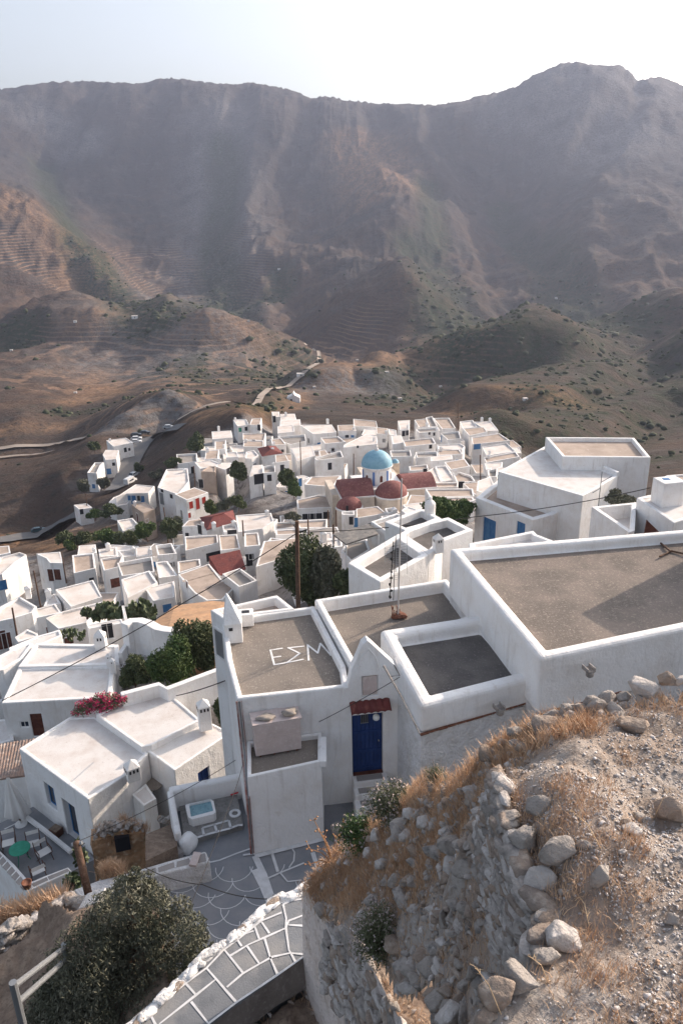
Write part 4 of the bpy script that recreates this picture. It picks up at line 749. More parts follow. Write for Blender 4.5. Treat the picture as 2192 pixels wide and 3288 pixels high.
# letters on the roof: epsilon, sigma, mu
LT = [[(500, 455), (428, 466), (452, 558), (530, 545)], [(445, 512), (490, 506)], [(635, 442), (540, 452), (612, 487), (532, 545), (632, 525)], [(668, 530), (662, 435), (725, 485), (742, 425), (808, 500)]]
mb = MB()
for l_ in LT:
    W_ = [atz('J', x, y, Zm-.22)+UPV*.006 for x, y in l_]
    for a_, b_ in zip(W_[:-1], W_[1:]):
        d_ = (b_-a_)/np.linalg.norm(b_-a_); mb.ribbon([a_-d_*.028, b_+d_*.028], .06, 0)
        a_ = a_+UPV*.0
for i in range(len(mb.v)): v_ = mb.v[i]; mb.v[i] = (v_[0], v_[1], v_[2]+(i//4)*.0006)
mb.build('painted_letters', M('letter_paint', (.78, .77, .76), .9, (.5, .46, .42), 9, thr=(.55, .75)), main)
# steps at the door
st = MB()
for k in range(5):
    top = -15.80-.19*k-.02; o0 = .0+.30*k
    st.box(F0+fe*.48+fn*(o0+.17)+UPV*0+np.array([0, 0, (top-17.3)/2-F0[2]]), fe*(.50+.03*k), fn*.17, UPV*((top+17.3)/2))
st.build('door_step', PL, main, bevel=.03)
st = MB()
for k in range(5):
    top = -15.80-.19*k-.015; o0 = .0+.30*k; st.box(F0+fe*.46+fn*(o0+.19)+np.array([0, 0, top-F0[2]]), fe*.38, fn*.11, UPV*.006)
st.build('tread', PAVE2, main)
mb = MB(); mb.box(F0+fe*.447+fn*(-.03)+UPV*(-.02), fe*.44, fn*.09, UPV*.035); mb.build('door_sill', BROWN, main)
# --- annex in front
A0 = atz('K', 262, 1108, -16.8); A1 = atz('K', 762, 985, -16.8); ae = A1-A0; ae /= np.linalg.norm(ae); an = np.array([ae[1], -ae[0], 0.])
za = atp('K', 210, 550, A0, an)[2]; zr = za
bl = atz('K', 205, 330, zr); br = atz('K', 742, 262, zr)
ann = [tuple(A0[:2]-ae[:2]*.03), tuple(A1[:2]), tuple(br[:2]+np.array([.0, .25])), tuple(bl[:2]+np.array([0, .25]))]
shell(main, ann, zr, -17.6, DMID, ph=.16, pw=.10, bevel=.03, dname='annex_roof', wname='annex_wall')
mb = MB(); q0 = np.array([*ann[1], zr-.07]); q1 = np.array([*ann[2], zr-.07]); ee = (q1-q0)/np.linalg.norm(q1-q0); nn_ = np.array([ee[1], -ee[0], 0]); mb.box((q0+q1)/2+nn_*.05-ee*.15, ee*(np.linalg.norm(q1-q0)/2-.1), nn_*.09, UPV*.10); mb.build('annex_eave', PL, main, bevel=.02)
# tank cupboard on the annex
tk = thing('water_tank_box', 'pinkish cupboard shaped water tank with a rumpled cover on the low annex roof', 'water tank', tuple(atz('K', 280, 412, zr-.16)))
t0 = atz('K', 275, 415, zr-.14); t1 = atz('K', 602, 357, zr-.14); e_ = (t1-t0); wt = np.linalg.norm(e_); e_ /= wt; nb_ = np.array([-e_[1], e_[0], 0.]); hgt = 1.0
hgt = atp('K', 262, 205, t0, nb_)[2]-t0[2]
mb = MB(); cc = t0+e_*wt/2+nb_*.27+UPV*(hgt/2+.06); mb.box(cc, e_*wt/2, nb_*.27, UPV*hgt/2); bx_ = mb.build('cabinet', PINK, tk, bevel=.015)
mb = MB()
for i in (1, 4, 7, 9): mb.box(t0+e_*wt*i/10+nb_*.05+UPV*.03, e_*.02, nb_*.02, UPV*.035); mb.box(t0+e_*wt*i/10+nb_*.48+UPV*.03, e_*.02, nb_*.02, UPV*.035)
mb.build('foot', RUST, tk)
mb = MB(); mb.box(cc+UPV*(hgt/2+.03)+nb_*.03, e_*(wt/2+.04), nb_*.30, UPV*.03); mb.box(cc+UPV*(hgt/2-.25)-nb_*.275, e_*wt/2, nb_*.006, UPV*.004); mb.box(cc+UPV*(hgt/2-.40)-nb_*.275, e_*wt/2, nb_*.006, UPV*.004); mb.build('lid', PINK, tk, bevel=.015)
def blob(c, ax, ay, az_, seed, amp=.25, n=3):
    bm = bmesh.new(); bmesh.ops.create_icosphere(bm, subdivisions=n, radius=1); R_ = random.Random(seed); ph0 = [R_.uniform(0, 6) for _ in range(6)]
    vs = []
    for v in bm.verts:
        k = 1+amp*(math.sin(3*v.co.x+ph0[0])*math.sin(3.7*v.co.y+ph0[1])+.6*math.sin(6*v.co.z+ph0[2])*math.sin(5*v.co.x+ph0[3])); vs.append(np.array(c)+k*(np.array(ax)*v.co.x+np.array(ay)*v.co.y+np.array(az_)*v.co.z))
    fs = [tuple(v.index for v in f.verts) for f in bm.faces]; bm.free(); return vs, fs
mb = MB(); mb.add(*blob(cc+UPV*(hgt/2+.11)-e_*wt*.22-nb_*.05, e_*wt*.20, nb_*.14, UPV*.06, 1, .2)); mb.add(*blob(cc+UPV*(hgt/2+.14)+e_*wt*.30-nb_*.05, e_*wt*.17, nb_*.15, UPV*.09, 2, .22)); mb.build('cover_sack', M('sack', (.42, .36, .30), .95, (.28, .25, .23), 6), tk, smooth=True)
# --- pipes and cables on the left corner
mb = MB()
for i, (dx_, rr) in enumerate(((0, .028), (.075, .022), (.13, .014))):
    top = onf('K', 133, 0)+fe*dx_+fn*.04; bot = np.array([*(A0[:2]-ae[:2]*(.09-dx_*.6)+an[:2]*.03), -16.7]); mid = onf('K', 165, 300)+fe*dx_+fn*.05
    mb.tube([top, mid, np.array([bot[0], bot[1], mid[2]-.6]), bot], rr, 6, i % 2)
mb.build('drain_pipe', [REDPIPE, METAL], main)
# --- small right house with the dark roof, and the big roof behind it
sm = thing('house', 'white house with small dark square roof and thick rounded parapet beside the blue door', 'house', (2, 17, -15))
Zs = -12.1
psm = P2('L', [(90, 1085)], Zs)+P2('S', [(268, 1850)], Zs)+P2('L', [(470, 560), (790, 905)], Zs)
shell(sm, psm, Zs, -12.98, DDK, ph=.42, pw=.40, bevel=.13, dname='roof', wname='parapet')
iw = inset(ccw(list(psm)), .035); mb = MB(); mb.prism(iw, -17.5, -13.0); mb.build('lower_wall', PLR, sm)
bg_ = thing('house', 'large white house with the broad brown cement roof crossed by a long shadow', 'house', (5, 17.3, -14))
Zg = -11.0; g1 = atz('L', 765, 815, Zg); g2 = atz('L', 250, 195, Zg); g3 = atz('L', 1568, 85, Zg); g4 = atz('L', 1568, 645, Zg)
g3 = g2+(g3-g2)*1.5; g4 = g1+(g4-g1)*2.2; pbg = [tuple(q_[:2]) for q_ in (g1, g4, g3, g2)]
shell(bg_, pbg, Zg, -12.72, DBIG, ph=.34, pw=.34, bevel=.11, dname='roof', wname='parapet')
iw = inset(ccw(list(pbg)), .05); mb = MB(); mb.prism(iw, -17.5, -12.74); mb.build('lower_wall', PLR, bg_)
# brown damp ledges
mb = MB(); s_ = np.array([*psm[0], -12.99]); e1 = np.array([*psm[3], -12.86]); sf = (e1-s_); sf /= np.linalg.norm(sf); nf = np.array([sf[1], -sf[0], 0.]); nf /= np.linalg.norm(nf)
for k in range(14):
    a_ = s_+(e1-s_)*k/14; b_ = s_+(e1-s_)*(k+.93)/14; mb.box((a_+b_)/2-nf*.01, (b_-a_)/2, nf*.035, UPV*random.Random(k).uniform(.008, .022))
mb.build('damp_ledge', RUST, sm)
gf = (g4-g1)/np.linalg.norm(g4-g1); gn = np.array([gf[1], -gf[0], 0.]); mb = MB(); l0 = np.array([g1[0], g1[1], -12.78])
for k in range(10):
    a_ = l0+gf*(.0+.26*k); b_ = l0+gf*(.24+.26*k); mb.box((a_+b_)/2+UPV*(.02*k)-gn*.01, (b_-a_)/2+UPV*.01, gn*.05, UPV*random.Random(k+50).uniform(.01, .025))
mb.build('damp_ledge', RUST, bg_)
# spouts: gap in the rim, short channel and pot below
for par, (f, x, y), fvec, nvec, zt_ in ((sm, ('L', 522, 1010), sf, nf, Zs), (bg_, ('L', 1030, 790), gf, gn, Zg)):
    p = atz(f, x, y, zt_); mb = MB(); mb.box(p-nvec*.16+UPV*.03, fvec*.05, nvec*.2, UPV*.05); 
    sp_ = MB(); sp_.box(p+nvec*.10-UPV*.42, fvec*.10, nvec*.14, UPV*.02); sp_.box(p+nvec*.10-UPV*.37+fvec*.10, fvec*.02, nvec*.14, UPV*.06); sp_.box(p+nvec*.10-UPV*.37-fvec*.10, fvec*.02, nvec*.14, UPV*.06); sp_.lathe(p+nvec*.16-UPV*.60, [(.04, 0), (.10, .05), (.11, .14), (.08, .17)], 12); sp_.build('rain_spout', STONE, par, bevel=.01)
# timber fork lying on the big roof
wd = thing('timber', 'weathered forked timber lying on the broad brown roof', 'timber', tuple(atz('L', 1490, 212, -11.34)))
mb = MB(); 
for a_, b_ in (((1440, 165), (1497, 212)), ((1497, 212), (1435, 240)), ((1497, 208), (1640, 240))): mb.tube([atz('L', *a_, -11.30), atz('L', *b_, -11.26)], .035, 5)
mb.build('beam', WOODP, wd)
# --- mast with antenna on the second roof
ms = thing('antenna_mast', 'tall steel mast with thin antennas rising from the tan roof', 'antenna mast', tuple(atz('S', 500, 1700, -12.98)))
mp = atz('S', 497, 1700, -12.98); mt = aty('S', 541, -60, mp[1]); mt2 = aty('C', 495, 620, mp[1])
mb = MB(); mb.tube([mp, mt2], [.028, .022], 8); mb.build('pole', MASTM, ms)
mb = MB(); q_ = aty('S', 440, 1480, mp[1]); q1_ = aty('S', 470, 690, mp[1]+.1); q2_ = aty('S', 395, 1460, mp[1]); q3_ = aty('S', 440, 740, mp[1]); mb.tube([q_, q1_], .012, 5); mb.tube([q2_, q3_], .016, 5)
R_ = random.Random(5)
for k in range(9):
    c_ = q2_+(q3_-q2_)*(k+.3)/9; mb.add(*blob(c_+np.array([R_.uniform(-.03, .03), 0, 0]), (R_.uniform(.03, .07), 0, 0), (0, .05, 0), (0, 0, R_.uniform(.03, .06)), k, .2, 1))
mb.build('insulator_string', CABLE, ms)
mb = MB(); c0 = aty('S', 330, 830, mp[1]+.2); c1 = aty('S', 615, 760, mp[1]+.2); c2 = aty('S', 610, 1060, mp[1]+.2); c3 = aty('S', 335, 990, mp[1]+.2)
for k in range(9):
    t_ = k/8; mb.tube([c0+(c3-c0)*t_, c1+(c2-c1)*t_], .005, 4)
mb.tube([(c0+c1)/2+UPV*.4, (c2+c3)/2-UPV*.3], .009, 5); mb.tube([c0+UPV*.35, c3-UPV*.1], .006, 4); mb.tube([c1+UPV*.3, c2-UPV*.25], .006, 4)
d0 = aty('S', 385, 1080, mp[1]); 
for k in range(6): mb.tube([d0+np.array([.0, 0, -.07*k]), d0+np.array([.28, .1, -.10-.07*k])], .005, 4)
mb.build('antenna', METAL, ms)
mb = MB(); R_ = random.Random(9)
for k in range(7): a_ = mp+np.array([R_.uniform(-.22, .3), R_.uniform(-.1, .15), .02]); mb.tube([a_, a_+np.array([R_.uniform(-.1, .1), R_.uniform(-.1, .1), R_.uniform(.2, .5)])], .018, 5)
mb.add(*blob(mp+np.array([.05, .02, .06]), (.26, 0, 0), (0, .16, 0), (0, 0, .1), 4, .3, 2)); mb.build('rusty_base', RUST, ms)
# --- blocks behind, right of the tree
def simple(lab, f, pts, Z, base, deck, ph=.3, pw=.25, bevel=.06, wall=PL, name='house', cat='house', grp=GN, wins=[], dname='roof'):
    pl = P2(f, pts, Z); o = thing(name, lab, cat, (pl[0][0], pl[0][1], base), grp); pl = ccw(pl)
    cs = [(cut(pl, Z, f_, x, y, w_, h_), m_, k_) for (f_, x, y, w_, h_, m_, k_) in wins]; cs = [c_ for c_ in cs if c_[0] is not None]
    a, b, c = shell(o, pl, Z, base, deck, ph, pw, wall, bevel, dname, cuts=[c_[0] for c_ in cs] or None)
    for c_, m_, k_ in cs: fitting(o, c_, m_, k_, leaf='pane' if k_ == 'window' else 'door_leaf', frame=m_ if m_ is not DARK and m_ is not GLASS else PL)
    return o, pl
def dz_at(f, x, y, d): return float(atd(f, x, y, d)[2])
z1 = dz_at('S', 270, 1230, 41); oD, _ = simple('white house with sunken dark roof directly behind the antenna mast', 'S', [(-130, 1010), (500, 640), (885, 905), (270, 1250)], z1, z1-7, DDK, .55, .38)
z2 = z1+.0; oC, _ = simple('white house with sunken dark roof and small pointed chimney, behind the mast', 'S', [(500, 648), (585, 600), (850, 500), (1130, 432), (1445, 592), (1060, 735), (960, 850), (885, 903)], z1-.05, z1-8, DDK, .5, .35)
greekchimney(atz('S', 1000, 850, z1-.1), oC, .5, .75, .3, 2)
z3 = dz_at('S', 900, 450, 50); oB, _ = simple('white house with triangular dark roof and capped chimney below the green tree', 'S', [(330, 490), (740, 335), (835, 330), (1045, 445), (870, 520), (590, 600)], z3, z3-6, DDK, .45, .35)
mb = MB(); pch = atz('S', 900, 370, z3); mb.lathe(pch-UPV*.3, [(.35, 0), (.35, .9), (.28, 1.0), (.12, 1.15), (.12, 1.35), (0, 1.4)], 14); mb.build('chimney', PL, oB)
z4 = dz_at('S', 350, 450, 62); simple('low white house with grey brown roof beside the reed awning', 'S', [(155, 487), (482, 382), (560, 412), (335, 605)], z4, z4-6, DG, .3, .2)
z5 = dz_at('S', 620, 320, 66); simple('small vaulted white roof just in front of the church', 'S', [(540, 345), (620, 300), (720, 330), (745, 350), (600, 400)], z5, z5-5, DW, .05, .1)
# reed awning
zA = dz_at('X', 1300, 300, 60); aw = thing('awning', 'dark grey reed awning on posts in front of the church', 'awning', tuple(atz('X', 1100, 500, zA)), None)
pl = P2('X', [(880, 335), (1500, 160), (1640, 330), (1100, 505)], zA); mb = MB(); mb.prism(ccw(pl), zA-.12, [zA, zA, zA, zA]); mb.build('reed_mat', M('reed', (.17, .165, .16), .95, (.26, .24, .22), 1.2, (.1, .1, .1), 5), aw)
for q_ in pl: mb = MB(); mb.tube([(q_[0], q_[1], zA-.1), (q_[0], q_[1], zA-3.2)], .07, 6); mb.build('post', PL, aw)

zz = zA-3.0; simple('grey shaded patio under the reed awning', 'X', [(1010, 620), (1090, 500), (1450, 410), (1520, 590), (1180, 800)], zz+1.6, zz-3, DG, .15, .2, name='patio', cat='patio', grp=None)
# --- grand white building to the right
zq = dz_at('E', 475, 725, 66)
oE, pE = simple('lowest tan roofed block of the grand white building, with blue door', 'E', [(60, 560), (235, 420), (940, 500), (632, 682), (475, 725)], zq, zq-9, DT, .4, .55,
   wins=[('E', 155, 815, 1.5, 2.6, BLUEF, 'door'), ('E', 385, 790, .9, 1.2, BLUEF, 'window'), ('E', 713, 803, .9, 2.3, BLUEF, 'door'), ('E', 853, 762, .9, 2.3, BLUEF, 'door')])
zq2 = zq+2.1; oE2, _ = simple('broad bright white roof block in the middle of the grand building', 'E', [(222, 372), (565, 185), (602, 187), (1092, 402), (920, 505), (838, 548)], zq2, zq-6, DW, .06, .3)
mb = MB(); a_ = atz('E', 602, 187, zq2); b_ = atz('E', 1092, 402, zq2); ed = (b_-a_)/np.linalg.norm(b_-a_); mb.box((a_+b_)/2+UPV*.12, ed*np.linalg.norm(b_-a_)/2, np.array([-ed[1], ed[0], 0])*.18, UPV*.22); mb.build('ridge_wall', PL, oE2, bevel=.05)
zq3 = zq2+1.2; simple('tall tan roofed block at the back of the grand building', 'E', [(566, 120), (1212, 125), (1332, 268), (690, 262)], zq3, zq-8, DT, .35, .3)
zr1 = dz_at('E', 1200, 620, 56); simple('white yard with broad white rim right of the grand building', 'E', [(902, 628), (1226, 595), (1215, 800), (1175, 815)], zr1, zr1-5, DW, 1.0, .3, name='house')
zr2 = dz_at('E', 1400, 700, 52); oF, _ = simple('white house with triangular brown window behind the big brown roof', 'E', [(1228, 562), (1345, 535), (1620, 520), (1800, 640), (1500, 745)], zr2, zr2-5, DW, .12, .3)
mb = MB(); p_ = atz('E', 1445, 600, zr2-.1); mb.box(p_+UPV*.75, np.array([.95, .2, 0])*.85, np.array([-.2, .95, 0])*.7, UPV*.95); tb = mb.build('water_tank_block', PL, oF, bevel=.05); mb = MB(); mb.box(p_+UPV*1.71+np.array([-.2, .1, 0]), (.22, 0, 0), (0, .2, 0), (0, 0, .012)); mb.build('hatch', BLUEF, tb)
q_ = atp('E', 1335, 775, atz('E', 1500, 745, zr2), np.array([.2, -.98, 0])); mb = MB(); mb.add([q_+np.array([-.35, -.06, .5]), q_+np.array([-.4, -.06, -.5]), q_+np.array([.7, .02, -.5]), q_+np.array([-.35, .06, .5]), q_+np.array([-.4, .06, -.5]), q_+np.array([.7, .14, -.5])], [(0, 1, 2), (5, 4, 3), (0, 3, 4, 1), (1, 4, 5, 2), (2, 5, 3, 0)]); mb.build('window', BROWN, oF)
zr3 = dz_at('E', 1500, 450, 90); simple('tan roofed house at the right border behind the water tank block', 'E', [(1400, 420), (1450, 398), (1640, 385), (1700, 520), (1530, 520)], zr3, zr3-6, DT, .2, .25)
zr4 = dz_at('E', 300, 880, 44); simple('low white terrace just behind the broad brown roof', 'E', [(10, 893), (480, 800), (505, 828), (640, 880), (300, 960), (18, 960)], zr4, zr4-4, DW, .35, .3)
an_ = thing('antenna', 'thin stick antenna on the corner of the grand white building', 'antenna', tuple(atz('E', 960, 600, zq))); mb = MB(); p_ = atz('E', 958, 560, zq2); mb.tube([p_-UPV*1.0, p_+UPV*2.2], .035, 5); mb.build('mast', METAL, an_); mb = MB(); mb.tube([p_+UPV*1.3, p_+UPV*1.3+np.array([.8, 0, .5])], .03, 4); mb.tube([p_+UPV*.8, p_+UPV*.8+np.array([-.6, 0, -.4])], .03, 4); mb.build('element', METAL, an_)
# house out of frame on the right whose roof throws the long shadow
oo = thing('house', 'taller white house standing beyond the right edge of the broad brown roof', 'house', (14, 20, -15))
shell(oo, [(12.9, 22.75), (22, 24.5), (24, 30), (16.5, 27.4), (12.2, 24.1)], -8.6, -16, DW, .3, .3)
# ---------------------------------------------------------------- church
ch = thing('church', 'church with pale blue dome, red roof vaults and cream walls', 'church', tuple(atd('P', 640, 1100, 128)))
dd_ = 128.; cc_ = atd('P', 675, 372, dd_)                   # dome spring centre
ppm = FPX*5.2267/dd_                                       # zoom pixels per metre
rD = 250/ppm*1.0; cD = cc_.copy()
zT = atd('P', 675, 372, dd_)[2]; drumh = 3.3
mb = MB(); k = 14
prof = [(rD*1.04*math.cos(a), rD*1.0*math.sin(a)) for a in np.linspace(0, math.pi/2, 12)]
mb.lathe((cD[0], cD[1], zT), prof, 32); mb.build('dome', M('dome_blue', (.20, .39, .50), .6, (.27, .46, .56), .7, (.16, .32, .42), 2.5), ch, smooth=True)
mb = MB(); mb.lathe((cD[0], cD[1], zT-drumh), [(rD*.95, 0), (rD*.95, drumh*.86), (rD*1.06, drumh*.93), (rD*1.08, drumh), (0, drumh)], 32); mb.build('drum', PLF, ch)
mb = MB(); mb.lathe((cD[0], cD[1], zT+rD-.05), [(.35, 0), (.3, .3), (.12, .5), (.05, .9)], 8); mb.box((cD[0], cD[1], zT+rD+1.0), (.3, 0, 0), (0, .05, 0), (0, 0, .05)); mb.build('finial', PLF, ch)
for i in range(12):
    a = math.radians(-90+15+30*i); c_ = np.array([cD[0]+rD*.96*math.cos(a), cD[1]+rD*.96*math.sin(a), zT-drumh*.52]); rad = np.array([math.cos(a), math.sin(a), 0]); tg = np.array([-math.sin(a), math.cos(a), 0])
    if i % 2:
        mb = MB(); mb.box(c_, tg*.17, rad*.06, UPV*drumh*.34); mb.build('blue_pilaster', M('pilaster_blue', (.12, .22, .48), .7), ch) if i == 1 else mb.build('blue_pilaster', bpy.data.materials['pilaster_blue'], ch)
    else:
        mb = MB(); mb.box(c_, tg*.34, rad*.03, UPV*.72); w_ = mb.build('window', PLF, ch); mb = MB(); pts = [(-.22, -.55), (.22, -.55), (.22, .3), (.12, .48), (0, .55), (-.12, .48), (-.22, .3)]
        mb.add([c_+tg*x+UPV*y+rad*.05 for x, y in pts]+[c_+tg*x+UPV*y for x, y in pts], [tuple(range(7)), tuple(range(13, 6, -1))]+[(j, (j+1) % 7, 7+(j+1) % 7, 7+j) for j in range(7)]); mb.build('pane', BROWN, w_)
zR = zT-drumh-.3                                            # eaves of the vaults
hx = np.array([.985, .17, 0]); hy = np.array([-.17, .985, 0]); B0 = np.array([cD[0], cD[1], 0]); zb_ = zR-8.
def at_(x, y, z): return B0+hx*x+hy*y+UPV*z
mb = MB(); mb.prism([tuple(at_(x, y, 0)[:2]) for x, y in ((-3.7, -3.7), (3.7, -3.7), (3.7, 3.7), (-3.7, 3.7))], zb_, zR+.75); mb.build('drum_base', PLF, ch)
s_ = rD
# south apse (facing viewer, right of centre) and west arm (left)
def apse(x, y, r, name, a0, a1, top=.0, n=20):
    c_ = at_(x, y, 0); mb = MB(); base = math.atan2(hx[1], hx[0]); mb.lathe((c_[0], c_[1], zb_), [(r, 0), (r, zR-zb_-.25+top)], n, 0, base+a0, base+a1); mb.build('apse_wall', CHW, ch)
    mb = MB(); mb.lathe((c_[0], c_[1], zR-.25+top), [(r-.02, 0), (r+.18, .02), (r+.18, .22), (r-.02, .24)], n, 0, base+a0, base+a1); mb.build('cornice', PLF, ch)
    mb = MB(); mb.lathe((c_[0], c_[1], zR+top), [(r*math.cos(t_), r*.82*math.sin(t_)) for t_ in np.linspace(0, math.pi/2, 9)], n, 0, base+a0, base+a1); mb.build(name, CHRED, ch, smooth=True)
apse(1.4, -3.9, 2.6, 'apse_vault', math.pi, 2*math.pi)
apse(-5.6, -5.2, 2.0, 'side_apse_vault', math.pi, 2*math.pi, -1.1)
def arm(x0, x1, y0, y1, along, name, gable=1.9):
    mb = MB(); mb.prism([tuple(at_(x, y, 0)[:2]) for x, y in ((x0, y0), (x1, y0), (x1, y1), (x0, y1))], zb_, zR-.15); mb.build('wall', CHW, ch)
    mb = MB(); mb.prism([tuple(at_(x, y, 0)[:2]) for x, y in ((x0-.15, y0-.15), (x1+.15, y0-.15), (x1+.15, y1+.15), (x0-.15, y1+.15))], zR-.15, zR+.08); mb.build('cornice', PLF, ch)
    mb = MB(); n_ = 12; vs = []
    for k in range(n_+1):
        t_ = k/n_; h = gable*math.sin(math.pi*t_)*(.9 if along == 'v' else 1)
        if gable < 0: h = 0
        if along == 'x': y = y0+(y1-y0)*t_; vs += [at_(x0, y, zR+.08+h), at_(x1, y, zR+.08+h)]
        else: x = x0+(x1-x0)*t_; vs += [at_(x, y0, zR+.08+h), at_(x, y1, zR+.08+h)]
    fs = [(2*k, 2*k+1, 2*k+3, 2*k+2) for k in range(n_)]+[tuple(range(0, 2*n_+2, 2)), tuple(range(2*n_+1, 0, -2))]
    mb.add(vs, fs); mb.build(name, CHRED, ch)
arm(-6.6, -1.4, -4.6, 1.6, 'x', 'vault'); arm(4.0, 9.2, -3.0, 3.6, 'x', 'pitched_roof', 1.3)
mb = MB(); mb.prism([tuple(at_(x, y, 0)[:2]) for x, y in ((-7.6, -1.5), (-6.5, -1.5), (-6.5, 6), (-7.6, 6))], zb_, zR-.5); mb.prism([tuple(at_(x, y, 0)[:2]) for x, y in ((-1.5, 3.6), (4.3, 3.6), (4.3, 9), (-1.5, 9))], zb_, zR+.3); mb.build('wall', CHW, ch)
for f, x, y, w_, h_ in (('P', 1160, 1005, .6, 1.9), ('P', 178, 1115, .35, 1.)):
    c_ = atp(f, x, y, at_(0, -3.15 if x > 500 else -7.3, 0), hy); mb = MB(); mb.box(c_, hx*w_/2, hy*.05, UPV*h_/2); mb.build('window', DARK, ch)
bt = at_(5.0, 8, 0); mb = MB(); mb.box((bt[0], bt[1], zR-2), hx*.65, hy*.65, UPV*3.0); mb.build('bell_tower', CHW, ch); mb = MB(); mb.lathe((bt[0], bt[1], zR+1.0), [(.66*math.cos(t_), .62*math.sin(t_)) for t_ in np.linspace(0, math.pi/2, 7)], 14); mb.build('small_dome', bpy.data.materials['dome_blue'], ch, smooth=True)
# white chapel beside the far road and outbuildings on the far slopes
cp = hitt('D', 673, 922, 200); o = thing('chapel', 'little white chapel with bell gable beside the far dirt road', 'chapel', tuple(cp)); s_ = 430/1829
def u(x, z, y=0): return cp+np.array([x*s_, y, z*s_])
mb = MB(); mb.add([u(-14, -4), u(16, -4), u(16, 8), u(4, 14), u(1, 20), u(-2, 13), u(-14, 8)]+[u(-14, -4, 6), u(16, -4, 6), u(16, 8, 6), u(4, 14, 6), u(1, 20, 6), u(-2, 13, 6), u(-14, 8, 6)], [tuple(range(7)), tuple(range(13, 6, -1))]+[(i, (i+1) % 7, 7+(i+1) % 7, 7+i) for i in range(7)]); mb.build('wall', PLF, o)
mb = MB(); mb.box(u(-4, 1, -.03), (.5, 0, 0), (0, .05, 0), (0, 0, 1.1)); mb.build('door', DARK, o)
FO = [(173, 739, 7, 'left one of two white huts on the terraced hill crest'), (310, 730, 13, 'long low white hut on the terraced hill crest'), (27, 806, 6, 'white hut by the dark trees at the left border'), (174, 903, 7, 'white hut at the foot of the orange terraces'), (641, 619, 6, 'lone white hut high on the mountainside'),
      (571, 738, 5, 'small grey hut above the valley road'), (1276, 686, 5, 'lone white hut on the right mountainside'), (820, 829, 6, 'white hut on the track right of the far road'), (918, 917, 8, 'white hut among the green valley gardens'), (1011, 889, 6, 'grey hut among the valley gardens'), (690, 863, 16, 'white farm building on the bend of the far road'), (722, 890, 6, 'pale block on the rocky knoll by the far road'), (1205, 918, 10, 'pale hut on the right-hand slope track'), (888, 856, 8, 'long pale wall hut above the valley gardens')]
for x, y, w_, lab in FO:
    p = hitt('D', x, y, 200); d_ = float(np.dot(p, FW)); s2_ = d_/1829; o = thing('hut', lab, 'hut', tuple(p), 'small huts in the valley'); ww, hh_, dp = w_*s2_/2, max(w_*.35, 2.6)*s2_, w_*s2_*.4
    mb = MB(); mb.box(p+UPV*(hh_/2-.4), (ww, .2*ww, 0), (-.2*dp, dp, 0), (0, 0, hh_/2+.4)); mb.build('wall', PLF, o); mb = MB(); mb.box(p+UPV*(hh_+.06), (ww*1.04, .2*ww, 0), (-.2*dp, dp*1.04, 0), (0, 0, .08)); mb.build('roof', DWF, o); mb = MB(); mb.box(p+np.array([.2*ww, -dp*1.0, hh_*.4]), (ww*.13, 0, 0), (0, .15, 0), (0, 0, hh_*.35)); mb.build('door', DARK, o)
# ---------------------------------------------------------------- cars
def car(f, x, y, ang, col, lab, start=150., van=False):
    p = hitt(f, x, y, start)+UPV*.35; o = thing('parked_car', lab, 'car', tuple(p), 'cars parked along the road'); c, s = math.cos(ang), math.sin(ang); ex = np.array([c, s, 0]); ey = np.array([-s, c, 0])
    def w(a, b, z): return p+ex*a+ey*b+UPV*z
    side = [(-2.1, .35), (-2.1, .85), (-1.9, 1.0), (-1.2, 1.45), (.45, 1.45), (1.05, .98), (2.0, .85), (2.1, .4)] if not van else [(-2.2, .35), (-2.2, 1.8), (-2, 1.9), (1.0, 1.9), (1.6, 1.1), (2.2, .95), (2.25, .4)]
    n_ = len(side); mb = MB(); mb.add([w(a, -.8 if z < 1.1 else -.66, z) for a, z in side]+[w(a, .8 if z < 1.1 else .66, z) for a, z in side], [tuple(range(n_)), tuple(range(2*n_-1, n_-1, -1))]+[(i, (i+1) % n_, n_+(i+1) % n_, n_+i) for i in range(n_)])
    m_ = bpy.data.materials.get('car_'+col[0]) or M('car_'+col[0], col[1], .25, spec=.6); mb.build('body', m_, o, bevel=.06)
    mb = MB()
    for sg in (-1, 1): mb.add([w(a, sg*b, z) for a, b, z in ((-1.55, .80, 1.02), (.85, .80, 1.02), (.4, .70, 1.38), (-1.15, .70, 1.38))], [(0, 1, 2, 3)])
    mb.add([w(1.06, -.7, 1.0), w(1.06, .7, 1.0), w(.50, .62, 1.42), w(.50, -.62, 1.42)], [(0, 1, 2, 3)]); mb.add([w(-1.92, -.7, 1.02), w(-1.92, .7, 1.02), w(-1.25, .62, 1.43), w(-1.25, -.62, 1.43)], [(0, 1, 2, 3)]); mb.build('window', GLASS, o)
    for a in (-1.35, 1.35):
        for b in (-.78, .78): mb = MB(); mb.tube([w(a, b-.1, .32), w(a, b+.1, .32)], .33, 12); mb.build('wheel', CABLE, o)
WHT = ('white', (.7, .7, .7)); DKC = ('dark', (.03, .04, .05)); SIL = ('silver', (.42, .44, .46)); GRN = ('teal', (.04, .09, .10))
car('D', 90, 1224, .35, GRN, 'dark green car driving on the lowest road at far left', 150)
car('Q', 985, 175, .2, DKC, 'dark car with a bright rear window in the roadside row', 200); car('Q', 990, 235, .15, WHT, 'upper white car of the roadside row', 200); car('Q', 985, 290, .15, WHT, 'lower white car of the roadside row', 200)
car('Q', 1130, 135, .1, DKC, 'dark long car parked alone beyond the roadside row', 200); car('Q', 1530, 45, .1, SIL, 'silver car near the rocky knoll', 200)
